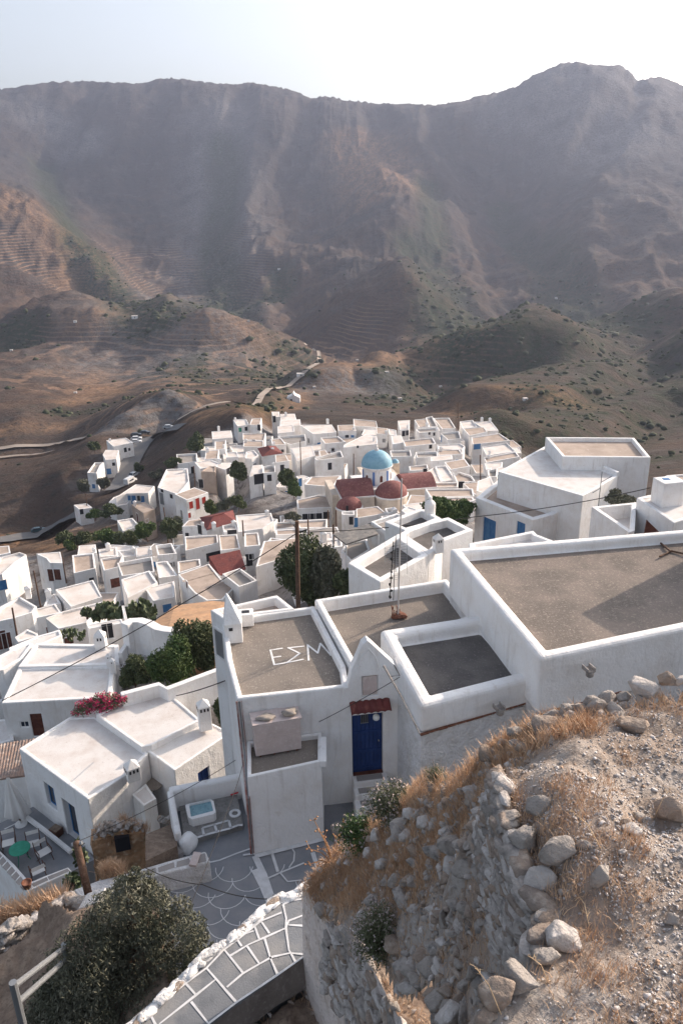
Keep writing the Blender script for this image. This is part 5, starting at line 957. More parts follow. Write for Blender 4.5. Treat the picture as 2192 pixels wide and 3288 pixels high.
car('Q', 890, 970, 1.2, WHT, 'white pickup just above the blue-doored house', 150, True); car('Q', 950, 850, 1.2, SIL, 'small silver car on the bend above the white pickup', 150)
# ---------------------------------------------------------------- leaves, trees, shrubs
def leafmat(name, a, b, c_):
    m = M(name, a, .75, b, 1.5, c_, 9, thr=(.4, .6), thr2=(.5, .65)); m.node_tree.nodes['Principled BSDF'].inputs['Subsurface Weight'].default_value = 0; return m
LF_DK = leafmat('leaf_dark', (.062, .085, .040), (.11, .13, .06), (.14, .15, .075)); LF_OL = leafmat('leaf_olive', (.115, .12, .08), (.19, .185, .135), (.07, .078, .055)); LF_GR = leafmat('leaf_green', (.07, .12, .04), (.13, .17, .055), (.045, .075, .03))
LF_LT = leafmat('leaf_light', (.10, .13, .045), (.14, .16, .06), (.06, .08, .03)); LF_CT = leafmat('leaf_cactus', (.09, .12, .06), (.14, .16, .09), (.05, .08, .035)); LF_TH = leafmat('leaf_thyme', (.13, .15, .08), (.20, .20, .13), (.08, .10, .05)); FLW = M('bract_pink', (.62, .07, .17), .7, (.48, .04, .11), 20); THF = M('thyme_flower', (.50, .42, .40), .8)
STRAW = M('dry_straw', (.64, .44, .29), .9, (.50, .32, .20), 3, (.76, .58, .42), 12)
def leaves(cent, size, asp=2.2, up=.0, seed=0):       # one rhombus leaf at every centre
    g = np.random.default_rng(seed); n_ = len(cent); d = g.normal(size=(n_, 3)); d[:, 2] += up; d /= np.linalg.norm(d, axis=1)[:, None]; e = np.cross(d, g.normal(size=(n_, 3))); e /= np.linalg.norm(e, axis=1)[:, None]+1e-9
    sz = size*g.uniform(.6, 1.3, (n_, 1)); a = cent-d*sz; b = cent+e*sz/asp; c = cent+d*sz; f = cent-e*sz/asp
    V_ = np.stack([a, b, c, f], 1).reshape(-1, 3); return V_, np.arange(4*n_).reshape(-1, 4)
def crownpts(blobs, n_, seed, shell_=.55):
    g = np.random.default_rng(seed); vol = np.array([b[3]*b[4]*b[5] for b in blobs])**.67; k = g.choice(len(blobs), n_, p=vol/vol.sum()); B_ = np.array(blobs)[k]; d = g.normal(size=(n_, 3)); d /= np.linalg.norm(d, axis=1)[:, None]
    r_ = g.uniform(shell_, 1.05, (n_, 1)); cl = (np.sin(d[:, 0]*7+k)+np.sin(d[:, 1]*6+2*k)+np.sin(d[:, 2]*8))*.07; return B_[:, :3]+d*(r_+cl[:, None])*B_[:, 3:6]
def tree(name, lab, cat, base, blobs, n_, size, mat, asp=2., up=0., seed=0, trunk=.15, group=None, limbs=4, twigs=None):
    base = np.array(base, float); o = thing(name, lab, cat, tuple(base), group); B_ = [(base[0]+b[0], base[1]+b[1], base[2]+b[2], b[3], b[4], b[5]) for b in blobs]
    V_, F_ = leaves(crownpts(B_, n_, seed), size, asp, up, seed); bigmesh('crown', V_, F_, mat, o)
    mb = MB(); c0 = np.array(B_[0][:3])
    mb.tube([base-UPV*.4, base*.6+c0*.4, c0], [trunk, trunk*.75, trunk*.3], 7)
    for b in B_[1:limbs+1]: q_ = np.array(b[:3]); mb.tube([base*.7+c0*.3, (base*.5+c0*.5+q_)/2, q_], [trunk*.55, trunk*.4, trunk*.15], 5)
    mb.build('trunk', WOODP, o); return o
def blobsz(w_, h_, d_, n_, seed, z0=.15):
    R_ = random.Random(seed); out = []
    for i in range(n_): a = R_.uniform(0, 6.28); r_ = math.sqrt(R_.random())*.62; s_ = R_.uniform(.28, .5); out.append((math.cos(a)*r_*w_/2, math.sin(a)*r_*d_/2, h_*(z0+R_.uniform(.15, .75)*(1-.4*r_)), w_/2*s_, d_/2*s_, h_/2*s_*1.1))
    return out
def treepx(name, lab, cat, f, x, y, dep, wpx, hpx, n_, mat, size=None, seed=0, asp=2., up=0., group=None, nb=9, zoff=0.):
    p = atd(f, x, y, dep); s = dep/FPX/FR[f][2]; w_ = wpx*s; h_ = hpx*s/.9
    return tree(name, lab, cat, p, blobsz(w_, h_, w_*.9, nb, seed), n_, size or max(w_*.02, .05), mat, asp, up, seed, max(w_*.02, .06), group)
treepx('tree', 'broad dark tree directly behind the telephone pole', 'tree', 'X', 480, 1560, 52, 1150, 1050, 26000, LF_DK, .12, 3, group='trees between the houses', nb=22)
treepx('tree', 'lighter willowy tree right of the telephone pole', 'tree', 'X', 760, 1500, 50, 620, 950, 9000, LF_OL, .13, 4, up=-.8, group='trees between the houses', nb=12)
treepx('tree', 'low green tree in the dark corner below the willowy one', 'tree', 'X', 1090, 1400, 49, 480, 420, 4500, LF_DK, .14, 5, group='trees between the houses')
treepx('tree', 'lemon green tree left of the grand white building', 'tree', 'S', 1130, 520, 72, 720, 330, 16000, LF_GR, .16, 6, group='trees between the houses', nb=16)
treepx('tree', 'round dark tree at the upper left end of the village', 'tree', 'B', 85, 410, 205, 170, 180, 5000, LF_DK, .35, 7, group='trees between the houses')
treepx('tree', 'dark shrubby tree beside the tall white cube house', 'tree', 'B', 430, 650, 168, 190, 160, 4500, LF_DK, .3, 8, group='trees between the houses'); treepx('tree', 'round dark tree right of the small grey-roofed house', 'tree', 'B', 840, 680, 150, 180, 130, 4500, LF_DK, .25, 9, group='trees between the houses')
treepx('tree', 'green and yellowish tree by the narrow white house', 'tree', 'B', 900, 770, 142, 130, 140, 3500, LF_GR, .25, 10, group='trees between the houses')
for i, (x, y, w_, h_, dp, m_) in enumerate([(420, 905, 150, 100, 150, LF_DK), (530, 900, 150, 100, 150, LF_DK), (680, 890, 180, 110, 145, LF_GR), (800, 880, 170, 110, 142, LF_DK), (930, 850, 150, 110, 140, LF_GR), (1080, 840, 170, 130, 135, LF_DK), (1100, 800, 120, 90, 138, LF_OL), (700, 700, 160, 70, 165, LF_DK), (600, 720, 120, 60, 170, LF_GR), (1350, 690, 140, 90, 138, LF_LT), (1430, 680, 120, 90, 136, LF_OL), (1500, 665, 120, 90, 135, LF_DK),
        (1240, 290, 100, 100, 215, LF_DK), (880, 420, 60, 60, 250, LF_DK), (540, 560, 90, 90, 215, LF_OL), (660, 530, 90, 70, 215, LF_OL), (600, 300, 90, 60, 265, LF_DK), (440, 920, 90, 70, 145, LF_GR), (1100, 390, 130, 60, 190, LF_DK), (990, 460, 120, 50, 200, LF_OL)]):
    labs = ['leftmost bush of the dark hedge above the left houses', 'second bush of the dark hedge from the left', 'brighter green bush in the hedge under the pink shed roof', 'dark bush in the hedge right of the pink shed roof', 'green bush of the hedge under the tan cube house', 'bush around the foot of the wooden pole', 'greyish bush behind the wooden pole', 'dark bush line below the blue-doored house', 'green bush left below the blue-doored house', 'pale green creeper beside the red shuttered square house', 'grey green bush in the middle of the field edge', 'dark bush at the right end of the field edge', 'dark tree on the bank above the curved white house', 'bush beside the bend of the asphalt road', 'grey bush under the terrace house on the slope', 'grey bush beside the driveway wall', 'dark bush above the arched house', 'green bush behind the white square roof', 'dark bush on the bank left of the grey stone shed', 'grey bush on the bank above the blue doors']
    treepx('bush', labs[i], 'bush', 'A', x, y, dp, w_, h_, 3000, m_, .22*dp/140, 20+i, group='bushes on the village slope')
treepx('bush', 'small dark bush by the roof wall near the four dark windows', 'bush', 'G', 1150, 195, 118, 150, 70, 2500, LF_OL, .2, 60); treepx('bush', 'brown green bush behind the white yard on the right', 'bush', 'E', 1110, 610, 60, 250, 90, 3000, LF_OL, .12, 61)
treepx('tree', 'rich green garden tree behind the stone yard', 'tree', 'H', 1090, 430, 44, 330, 330, 14000, LF_GR, .085, 62, nb=14); treepx('tree', 'brownish green garden tree left of the rich green one', 'tree', 'H', 870, 430, 46, 240, 210, 9000, LF_DK, .08, 63, nb=12); treepx('tree', 'dark garden tree with red flowers against the white wing', 'tree', 'H', 1240, 330, 46, 300, 380, 14000, LF_DK, .09, 64, nb=14)
treepx('bush', 'green bush hanging at the corner beside the blue balcony', 'bush', 'H', 1420, 670, 32, 120, 230, 3500, LF_DK, .06, 65)
# bougainvillea on the patio house
bz = atz('H', 640, 560, -22.4); bo_ = thing('bougainvillea', 'bougainvillea with crimson bracts spilling over the roof edge', 'bougainvillea', tuple(bz))
sB = 36/FPX/1.96; bl_ = [((x-640)*sB, (560-y)*sB*.35, (560-y)*sB*.75, r_*sB, r_*sB, r_*sB*.7) for x, y, r_ in ((520, 545, 55), (570, 520, 60), (630, 480, 60), (690, 480, 65), (740, 490, 50), (790, 480, 35), (480, 570, 35), (650, 540, 55), (700, 525, 50))]; B_ = [(bz[0]+b[0], bz[1]+b[1], bz[2]+b[2]+.1, b[3], b[4], b[5]) for b in bl_]
V_, F_ = leaves(crownpts(B_, 2600, 70, .2), .05, 1.6, 0, 70); bigmesh('foliage', V_, F_, LF_TH, bo_); g_ = np.random.default_rng(8); cl_ = crownpts(B_, 120, 71, .6); V_, F_ = leaves((cl_[:, None]+g_.normal(size=(120, 16, 3))*.07).reshape(-1, 3), .045, 1.3, 0, 71); bigmesh('bracts', V_, F_, FLW, bo_)
# prickly pears
def cactus(lab, f, x, y, dep, wpx, hpx, n_, seed, r=.16, group='prickly pears'):
    p = atd(f, x, y, dep); s = dep/FPX/FR[f][2]; o = thing('prickly_pear', lab, 'cactus', tuple(p), group); g = np.random.default_rng(seed); w_ = wpx*s; h_ = hpx*s
    c = np.stack([g.uniform(-.5, .5, n_)*w_, g.uniform(-.4, .4, n_)*w_*.6, np.zeros(n_)], 1); c[:, 2] = g.uniform(.05, 1, n_)*h_*(1-(2*np.abs(c[:, 0]/w_))**2*.5); c += p
    vs = []; k_ = 8
    d = g.normal(size=(n_, 3)); d[:, 2] = abs(d[:, 2])+1.; d /= np.linalg.norm(d, axis=1)[:, None]; e = np.cross(d, g.normal(size=(n_, 3))); e /= np.linalg.norm(e, axis=1)[:, None]; nn2 = np.cross(d, e)
    V_ = []; F_ = []
    for sd_ in (-1, 1):
        ring = [c+(d*math.sin(t_)*r+e*math.cos(t_)*r*.68) for t_ in np.linspace(0, 2*math.pi, k_, endpoint=False)]; V_.append(np.stack([c+nn2*sd_*r*.16]+ring, 1))
    V_ = np.concatenate(V_, 1).reshape(-1, 3); base_ = np.array([[0, 1+i, 1+(i+1) % k_] for i in range(k_)]+[[9, 10+(i+1) % k_, 10+i] for i in range(k_)]); F_ = (base_[None]+(np.arange(n_)*18)[:, None, None]).reshape(-1, 3)
    bigmesh('pads', V_, F_, LF_CT, o, smooth=True); mb = MB(); mb.tube([p-UPV*.3, p+UPV*h_*.5], [.12, .06], 6); mb.build('stem', WOODP, o)
cactus('large prickly pear clump left of the narrow white wall', 'F', 975, 800, 76, 250, 150, 260, 1, .3); cactus('large prickly pear clump right of the narrow white wall', 'F', 1270, 800, 76, 270, 170, 300, 2, .3); cactus('small prickly pear beside the low white terrace roof', 'F', 785, 780, 78, 90, 90, 70, 3, .28); cactus('prickly pear plants in the shaded yard with pots', 'F', 650, 990, 68, 230, 100, 90, 4, .2)
cactus('prickly pear growing over the patio corner', 'R', 1040, 760, 30, 160, 400, 70, 5, .13); cactus('yellowing prickly pear beside the leaning pole', 'R', 930, 1080, 27, 180, 260, 60, 6, .14)
# ---------------------------------------------------------------- houses on the left, nearest the viewer
zh = -22.5
ph_ = thing('house', 'white two-part house with broad pale roof and bougainvillea beside the patio', 'house', (-10, 26, -26))
pl1 = P2('H', [(120, 790), (440, 590), (603, 580), (935, 818), (870, 880), (790, 960), (555, 1110)], zh); pl1 = ccw(pl1)
c1 = cut(pl1, zh, 'H', 318, 1092, .75, 1.25, .25); c2 = cut(pl1, zh, 'I', 448, 268, .95, 2.0, .35)
shell(ph_, pl1, zh, -28, DW, .07, .16, PL, .05, 'roof', 'wall', cuts=[c for c in (c1, c2) if c])
if c1: fitting(ph_, c1, GLASS, 'window', BLUEF, .2)
if c2: fitting(ph_, c2, GLASS, 'door', BLUEF, .3, leaf='glass_pane')
pl2 = P2('H', [(603, 578), (1000, 385), (1262, 608), (955, 770), (890, 782)], zh+.28); shell(ph_, pl2, zh+.28, -28, DW, .05, .14, PL, .05, 'raised_roof', 'raised_wall')
pl3 = P2('H', [(884, 778), (1000, 700), (1255, 604), (1345, 635), (1452, 690), (1097, 928), (952, 822)], zh+.02); pl3 = ccw(pl3); c3 = cut(pl3, zh, 'H', 1285, 968, .62, .75, .14)
shell(ph_, pl3, zh+.02, -28, DW, .05, .12, PL, .05, 'front_roof', 'front_wall', cuts=[c3] if c3 else None)
if c3: fitting(ph_, c3, BLUE, 'window', BLUE, .1, leaf='shutter')
greekchimney(atz('H', 1292, 648, zh+.2), ph_, .55, 1.15, .35, 3)
greekchimney(atz('H', 838, 965, zh-.1), ph_, .55, .55, .55, 3)
pz = zh-1.2; pl4 = P2('I', [(830, 100), (920, 30), (985, 125), (905, 170)], pz); shell(ph_, pl4, pz, -28, DW, .03, .1, PL, .05, 'porch_roof', 'porch_wall')
pl5 = P2('I', [(980, 100), (1120, 30), (1180, 90), (1040, 200)], pz-.2)
q_ = atz('H', 965, 1015, zh-1.35); mb = MB(); mb.lathe(q_, [(0, 0), (.42, 0), (.42, -.03)], 16); mb.build('cement_patch', DMID, ph_)
# second house on the left
zk = -29.7
h2 = thing('house', 'white house with large pale roof, brown door and thin roof chimneys at left', 'house', (-20, 50, -33)); k1 = ccw(P2('H', [(10, 505), (118, 277), (722, 264), (700, 470)], zk)); d1 = cut(k1, zk, 'V', 632, 1455, .72, 1.7, .12); d2 = cut(k1, zk, 'V', 418, 1445, .55, .45, .12)
shell(h2, k1, zk, -35, DW, .10, .3, PL, .06, 'roof', 'wall', cuts=[c for c in (d1, d2) if c])
if d1: fitting(h2, d1, BROWN, 'door', BROWN, .08, leaf='door_leaf')
if d2: fitting(h2, d2, GLASS, 'window', PL, .08)
k2 = P2('H', [(118, 275), (230, 127), (747, 137), (750, 262), (722, 262)], zk+.12); shell(h2, k2, zk+.12, -35, DW, .12, .28, PL, .06, 'back_roof', 'back_wall')
greekchimney(atz('H', 640, 152, zk+.05), h2, .75, 1.0, .1, 2); greekchimney(atz('H', 690, 262, zk+.1), h2, .35, .7, .1, 1); greekchimney(atz('H', 716, 310, zk), h2, .35, .9, .1, 1)
simple('pale low wall block left of the brown door', 'H', [(-60, 618), (62, 598), (90, 735), (-60, 775)], -32.2, -36, DW, .05, .2)
simple('white yard wall with small dark vent right of the brown door', 'V', [(672, 1290), (1310, 1085), (1420, 1090), (1400, 1190), (850, 1330)], -31.3, -36, DW, .05, .12, wins=[])
simple('grey shaded roof left of the house with thin roof chimneys', 'V', [(-80, 650), (240, 650), (110, 1010), (-80, 1100)], -32.5, -37, DG, .2, .3)
# tile shed
tz_ = -24.0; sh = thing('tile_roof_shed', 'shed roof of ridged brown and grey clay tiles at the left border', 'shed', tuple(atz('H', 60, 900, tz_-2)))
pt = [atz('H', 222, 735, tz_+.25), atz('H', -120, 790, tz_+.25), atz('H', -140, 1010, tz_-.25), atz('H', 165, 968, tz_-.25)]
mb = MB(); mb.add([p-UPV*.02 for p in pt]+[np.array([p[0], p[1], -28]) for p in pt], [(0, 1, 2, 3), (0, 3, 7, 4), (3, 2, 6, 7), (2, 1, 5, 6), (1, 0, 4, 5)]); mb.build('wall', PL, sh)
mb = MB(); n_ = 17
for i in range(n_): t_ = (i+.5)/n_; mb.tube([pt[0]+(pt[1]-pt[0])*t_+UPV*.03, pt[3]+(pt[2]-pt[3])*t_+UPV*.03], .085, 8)
mb.build('tiles', M('old_tile', (.36, .25, .20), .9, (.22, .19, .18), 3, (.62, .50, .42), 5, .4, 12, thr2=(.55, .7)), sh)
# garden walls and yard behind the patio house
def wallrun(name, lab, cat, pts, h0, th, mat, capm=None, base=None, grp=None, bevel=.03, o=None):
    o = o or thing(name, lab, cat, tuple(pts[0]), grp); mb = MB(); pts = [np.array(p) for p in pts]; L_ = []; R2 = []
    for i, p in enumerate(pts):
        t_ = pts[min(i+1, len(pts)-1)]-pts[max(i-1, 0)]; n3 = np.array([-t_[1], t_[0], 0]); n3 /= np.linalg.norm(n3)+1e-9; L_.append(p+n3*th/2); R2.append(p-n3*th/2)
    n_ = len(pts); dn = lambda q: np.array([q[0], q[1], (base if base is not None else q[2]-h0)])
    vs = L_+R2+[dn(q) for q in L_]+[dn(q) for q in R2]; fs = [(i, i+1, n_+i+1, n_+i) for i in range(n_-1)]+[(2*n_+i, 2*n_+i+1, i+1, i) for i in range(n_-1)]+[(n_+i, n_+i+1, 3*n_+i+1, 3*n_+i) for i in range(n_-1)]+[(0, n_, 3*n_, 2*n_), (n_-1, 2*n_-1, 4*n_-1, 3*n_-1)]
    mb.add(vs, fs); mb.build('wall', mat, o, bevel=bevel)
    return o
wallrun('garden_wall', 'long white garden wall running behind the raised roof up to the white wing', 'wall', [atz('H', x, y, -21.6) for x, y in ((760, 445), (1000, 382), (1050, 410), (1410, 275))], 4, .3, PL)
wallrun('garden_wall', 'rough grey stone yard wall behind the pointed chimney', 'wall', [atz('H', x, y, -23.4) for x, y in ((1110, 440), (1240, 420), (1350, 500), (1425, 560))], 3, .9, STONE)
# terrace of grid paving with wavy wall
tg = thing('terrace', 'terrace with white grid paving behind a wavy white wall', 'terrace', tuple(atz('F', 1200, 1100, -36)))
zt_ = dz_at('F', 1250, 1080, 57); gpz = [atz('F', x, y, zt_) for x, y in ((1060, 1200), (1180, 985), (1300, 990), (1440, 1045), (1568, 1060), (1568, 1260), (1300, 1300))]
mb = MB(); mb.prism([tuple(p[:2]) for p in ccw([tuple(p) for p in gpz])], zt_-4, zt_); mb.build('floor', PAVE2, tg)
mb = MB()
for k in range(10):
    a_ = atz('F', 1190+45*k, 975+k*3, zt_+.012); b_ = atz('F', 1040+45*k, 1260+k*3, zt_+.012); mb.ribbon([a_, b_], .06)
for k in range(9):
    a_ = atz('F', 1175-12*k, 1000+30*k, zt_+.02); b_ = atz('F', 1560, 1050+30*k, zt_+.02); mb.ribbon([a_, b_], .06)
mb.build('paving_lines', LINE, tg)
wv = [atz('F', x, y, zt_+.9) for x, y in ((1080, 1110), (1165, 975), (1200, 958), (1280, 965), (1340, 1000), (1400, 1035), (1470, 1035), (1530, 1010))]; wallrun('', '', '', wv, 1.2, .3, PL, o=tg)
wallrun('wall', 'curved broad white wall with cobbled top beside the prickly pears', 'wall', [atz('F', x, y, zt_+2.6) for x, y in ((1115, 850), (1180, 815), (1260, 812), (1340, 835), (1420, 880), (1500, 895), (1600, 900))], 3.2, .7, PL)
simple('white house wall with an opening full of potted plants', 'F', [(780, 855), (1092, 803), (1112, 840), (800, 892)], dz_at('F', 950, 830, 63), dz_at('F', 950, 830, 63)-5, DW, .05, .12, wins=[('F', 970, 920, .9, 1.4, DARK, 'window')])
simple('white low house with rust stains below the sloping white house', 'F', [(80, 1062), (340, 955), (540, 900), (560, 950), (200, 1110), (100, 1140)], dz_at('F', 300, 1010, 60), dz_at('F', 300, 1010, 60)-5, DW, .1, .2)
simple('low pinkish roof at the left border above the broad pale roof', 'V', [(-60, 310), (160, 200), (500, 60), (560, 90), (380, 330), (60, 520), (-60, 560)], dz_at('V', 250, 280, 56), dz_at('V', 250, 280, 56)-5, DW, .1, .25)
simple('narrow white wall standing up between the two prickly pear clumps', 'F', [(1095, 685), (1118, 683), (1150, 820), (1125, 825)], dz_at('F', 1110, 740, 70), dz_at('F', 1110, 740, 70)-3, DW, .02, .05, name='wall', cat='wall', grp=None)
# ---------------------------------------------------------------- courtyard, steps terrace, bench wall
ZC = -16.8
mb = MB(); mb.prism([(-7.3, 14.6), (-4.6, 16.3), (-4.6, 16.95), (-4.6, 17.0), (-5.3, 19.5), (-3.3, 20.0), (3.2, 20.0), (3.2, 9.5), (-7.3, 9.5)][::-1], ZC-7, ZC)
cy = mb.build('courtyard_paving', PAVE); tag(cy, kind='structure')
mb = MB(); R_ = random.Random(3)
def fan(c, r, a0, a1, z=0.006, w_=.035): mb.ribbon([c+np.array([math.cos(a)*r, math.sin(a)*r, z]) for a in np.linspace(a0, a1, 12)], w_)
for j in range(12):
    for i in range(9):
        c = np.array([-6.1+i*.86+(j % 2)*.43, 11.4+j*.46, ZC]); 
        if -6.8 < c[0] < .6 and c[1]+c[0]*.3 < 15.9: fan(c+np.array([R_.uniform(-.08, .08), R_.uniform(-.08, .08), 0]), .50+R_.uniform(-.05, .05), math.radians(185+R_.uniform(-12, 12)), math.radians(355+R_.uniform(-12, 12)), .006+.0005*((i+j) % 4), .022)
LN = [[('T', 1330, 1490), ('T', 1100, 1570), ('T', 850, 1670), ('T', 710, 1700)], [('M', 940, -20), ('M', 1000, 100), ('M', 1060, 240)], [('K', 265, 1115), ('K', 330, 1250), ('K', 380, 1400)], [('K', 380, 1070), ('K', 430, 1230)], [('K', 350, 1280), ('K', 450, 1235), ('K', 560, 1190), ('K', 620, 1165)], [('K', 525, 1050), ('K', 550, 1090), ('K', 545, 1150), ('K', 510, 1200)], [('K', 680, 1090), ('K', 715, 1200), ('K', 700, 1270)], [('K', 710, 1180), ('K', 820, 1135)], [('K', 450, 1240), ('K', 500, 1300), ('K', 600, 1290)], [('K', 180, 1110), ('K', 250, 1100)]]
for q9, (l_, w_) in enumerate(zip(LN, (.05, .22, .17, .08, .05, .04, .12, .05, .04, .06))): mb.ribbon([atz(f, x, y, ZC+.011+.002*q9) for f, x, y in l_], w_)
mb.ribbon([atz('K', 265, 1118, ZC+.034), atz('K', 765, 992, ZC+.034)], .14); mb.build('courtyard_lime_lines', LINE); tag(bpy.context.scene.collection.objects[-1], kind='structure')
# raised step terrace with blue basin
tt = thing('terrace', 'small raised cement terrace with a pale blue basin beside the courtyard', 'terrace', tuple(atz('T', 700, 1000, -16.7)))
fl = [tuple(atz('T', x, y, -16.62)[:2]) for x, y in ((330, 1400), (262, 860), (1110, 690), (1200, 1140), (620, 1310))]
mb = MB(); mb.prism(ccw(fl), -17.6, -16.62); mb.build('floor', M('cement_floor', (.24, .23, .22), .9, (.31, .30, .29), 2, (.17, .165, .16), 9), tt)
mb = MB()
for l_ in ([('T', 330, 1400), ('T', 470, 1350), ('T', 620, 1300), ('T', 820, 1245), ('T', 1000, 1200), ('T', 1130, 1150), ('T', 1195, 1150)], [('T', 600, 1190), ('T', 990, 1080)], [('T', 600, 1190), ('T', 622, 1300)], [('T', 780, 1140), ('T', 812, 1245)], [('T', 990, 1080), ('T', 1020, 1190)]): mb.ribbon([atz(f, x, y, -16.60) for f, x, y in l_], .07)
mb.build('lime_lines', LINE, tt)
rz = -16.35; ro_ = [(345, 850), (385, 838), (715, 765), (765, 790), (800, 950), (770, 985), (450, 1062), (390, 1030)]; ri_ = [(405, 845), (420, 838), (712, 772), (722, 775), (762, 925), (755, 938), (440, 1022), (430, 1015)]
O_ = [atz('T', x, y, rz) for x, y in ro_]; I_ = [atz('T', x, y, rz) for x, y in ri_]; mb = MB(); n_ = 8
mb.add(O_+I_+[p-UPV*.27 for p in O_]+[p-UPV*.1 for p in I_], [(i, (i+1) % n_, n_+(i+1) % n_, n_+i) for i in range(n_)]+[(2*n_+i, 2*n_+(i+1) % n_, (i+1) % n_, i) for i in range(n_)]+[(n_+i, n_+(i+1) % n_, 3*n_+(i+1) % n_, 3*n_+i) for i in range(n_)]); mb.build('basin_rim', PL, tt, bevel=.03)
mb = MB(); mb.add([p-UPV*.07 for p in I_], [tuple(range(n_))]); mb.build('basin_cover', M('basin_blue', (.20, .36, .42), .5, (.26, .42, .46), 5, (.14, .25, .30), 14), tt)
mb = MB(); c_ = atz('T', 1082, 982, -16.61); mb.lathe(c_, [(.17, .0), (.17, .03), (.09, .03), (.09, 0)], 16); mb.build('drain_ring', LINE, tt)
bt_ = atz('T', 262, 862, -16.62); bt2 = atz('T', 1112, 690, -16.62); wd_ = (bt2-bt_)/np.linalg.norm(bt2-bt_); wn_ = np.array([wd_[1], -wd_[0], 0]); ztop = atp('T', 215, 625, bt_, wn_)[2]
wallrun('', '', '', [np.array([*(bt_[:2]-wd_[:2]*.25-wn_[:2]*.1), ztop]), np.array([*(bt2[:2]+wd_[:2]*.4-wn_[:2]*.1), ztop])], 0, .24, PL, base=-19, o=tt, bevel=.07)
lw0 = np.array([*(bt_[:2]-wd_[:2]*.22-wn_[:2]*.05), ztop]); lw1 = atz('T', 290, 1470, -16.75); lw1 = np.array([lw1[0]-.05, lw1[1], ztop-.25]); wallrun('', '', '', [lw0, lw1], 0, .18, PL, base=-19, o=tt, bevel=.06)
ch_ = thing('clothesline', 'short red clothes rod on the back wall of the basin terrace', 'rod', tuple(atp('T', 1070, 665, bt_, wn_))); mb = MB(); mb.tube([atp('T', 1015, 688, bt_, wn_)+wn_*.05, atp('T', 1125, 650, bt_, wn_)+wn_*.05], .022, 6); mb.build('rod', M('bright_red', (.55, .02, .04), .5), ch_)
bo2 = thing('boulder', 'whitewashed boulder at the corner of the basin terrace', 'boulder', tuple(atz('T', 385, 1440, ZC))); mb = MB(); mb.add(*blob(atz('T', 385, 1420, ZC+.15), (.26, .02, 0), (-.02, .30, 0), (0, 0, .30), 12, .12)); mb.build('stone', PL, bo2, smooth=True)
# white bench wall with flagged top
bw = thing('bench_wall', 'low whitewashed wall with flagged top along the back of the courtyard', 'wall', tuple(atz('I', 900, 600, -16.2))); zb2 = -16.15
topf = [(460, 700), (620, 640), (780, 600), (1050, 520), (1295, 455), (1325, 525), (1180, 560), (1000, 605), (850, 640), (640, 700), (515, 760)]; W_ = [tuple(atz('I', x, y, zb2)[:2]) for x, y in topf]
mb = MB(); mb.prism(ccw(W_), -18.6, zb2); mb.build('wall', PLR, bw, bevel=.04)
mb = MB()
for q in ([(800, 612), (980, 560), (985, 590), (830, 632)], [(995, 560), (1095, 525), (1100, 560), (1000, 590)], [(1115, 522), (1190, 500), (1205, 535), (1110, 560)], [(1245, 480), (1290, 470), (1300, 520), (1225, 538)]): mb.add([atz('I', x, y, zb2+.008) for x, y in q], [(0, 1, 2, 3)])
mb.build('flagstone', PAVE2, bw)
bk = thing('slab', 'loose pinkish slab lying on the flagged white bench wall', 'slab', tuple(atz('I', 1225, 510, zb2))); c_ = atz('I', 1228, 508, zb2+.05); mb = MB(); mb.box(c_, (.10, -.02, 0), (.03, .22, 0), (0, 0, .035)); mb.build('stone', PINK, bk, bevel=.01)
pv = thing('ramp', 'grey cement ramp beside the whitewashed boulder', 'ramp', tuple(atz('U', 1200, 680, ZC))); mb = MB(); mb.prism(ccw([tuple(atz('U', x, y, -16.55)[:2]) for x, y in ((1000, 765), (1232, 615), (1300, 690), (1260, 715))]), -18, -16.55); mb.build('slab', PAVE2, pv)
# ruin
rn = thing('ruin', 'roofless ruin of orange mud wall with square niche and grass on its rubble top', 'ruin', (-8, 20, -20)); ra = atz('U', 290, 905, -19.3); rb2 = atz('U', 855, 770, -19.3); re = (rb2-ra)/np.linalg.norm(rb2-ra); rnn = np.array([re[1], -re[0], 0.]); rl = np.linalg.norm(rb2-ra)
topp = [atp('U', x, y, ra, rnn) for x, y in ((205, 560), (330, 540), (430, 480), (600, 440), (640, 480), (760, 455), (845, 470))]
front = [atp('U', x, y, ra, rnn) for x, y in ((205, 560), (235, 720), (290, 905))]
mb = MB(); n_ = len(topp); bk_ = [p-rnn*.45+UPV*.04 for p in topp]; bot = [np.array([p[0], p[1], -20.5]) for p in topp]; bb = [np.array([p[0], p[1], -20.5]) for p in bk_]
bot[0] = ra-re*.2; bot[0][2] = -20.5
mb.add(topp+bk_+bot+bb, [(i, i+1, n_+i+1, n_+i) for i in range(n_-1)]+[(2*n_+i, 2*n_+i+1, i+1, i) for i in range(n_-1)]+[(n_+i, n_+i+1, 3*n_+i+1, 3*n_+i) for i in range(n_-1)]+[(0, n_, 3*n_, 2*n_), (n_-1, 2*n_-1, 4*n_-1, 3*n_-1)]); mw_ = mb.build('mud_wall', MUD, rn); m9 = mw_.modifiers.new('s', 'SUBSURF'); m9.subdivision_type = 'SIMPLE'; m9.levels = m9.render_levels = 5; tx_ = bpy.data.textures.new('mud', 'CLOUDS'); tx_.noise_scale = .5; tx_.noise_depth = 4; m9 = mw_.modifiers.new('d', 'DISPLACE'); m9.texture = tx_; m9.strength = .28; m9.texture_coords = 'GLOBAL'
mb = MB(); c_ = atp('U', 575, 570, ra, rnn); mb.box(c_+rnn*.02, re*.22, rnn*.10, UPV*.26); mb.build('niche', DARK, rn)
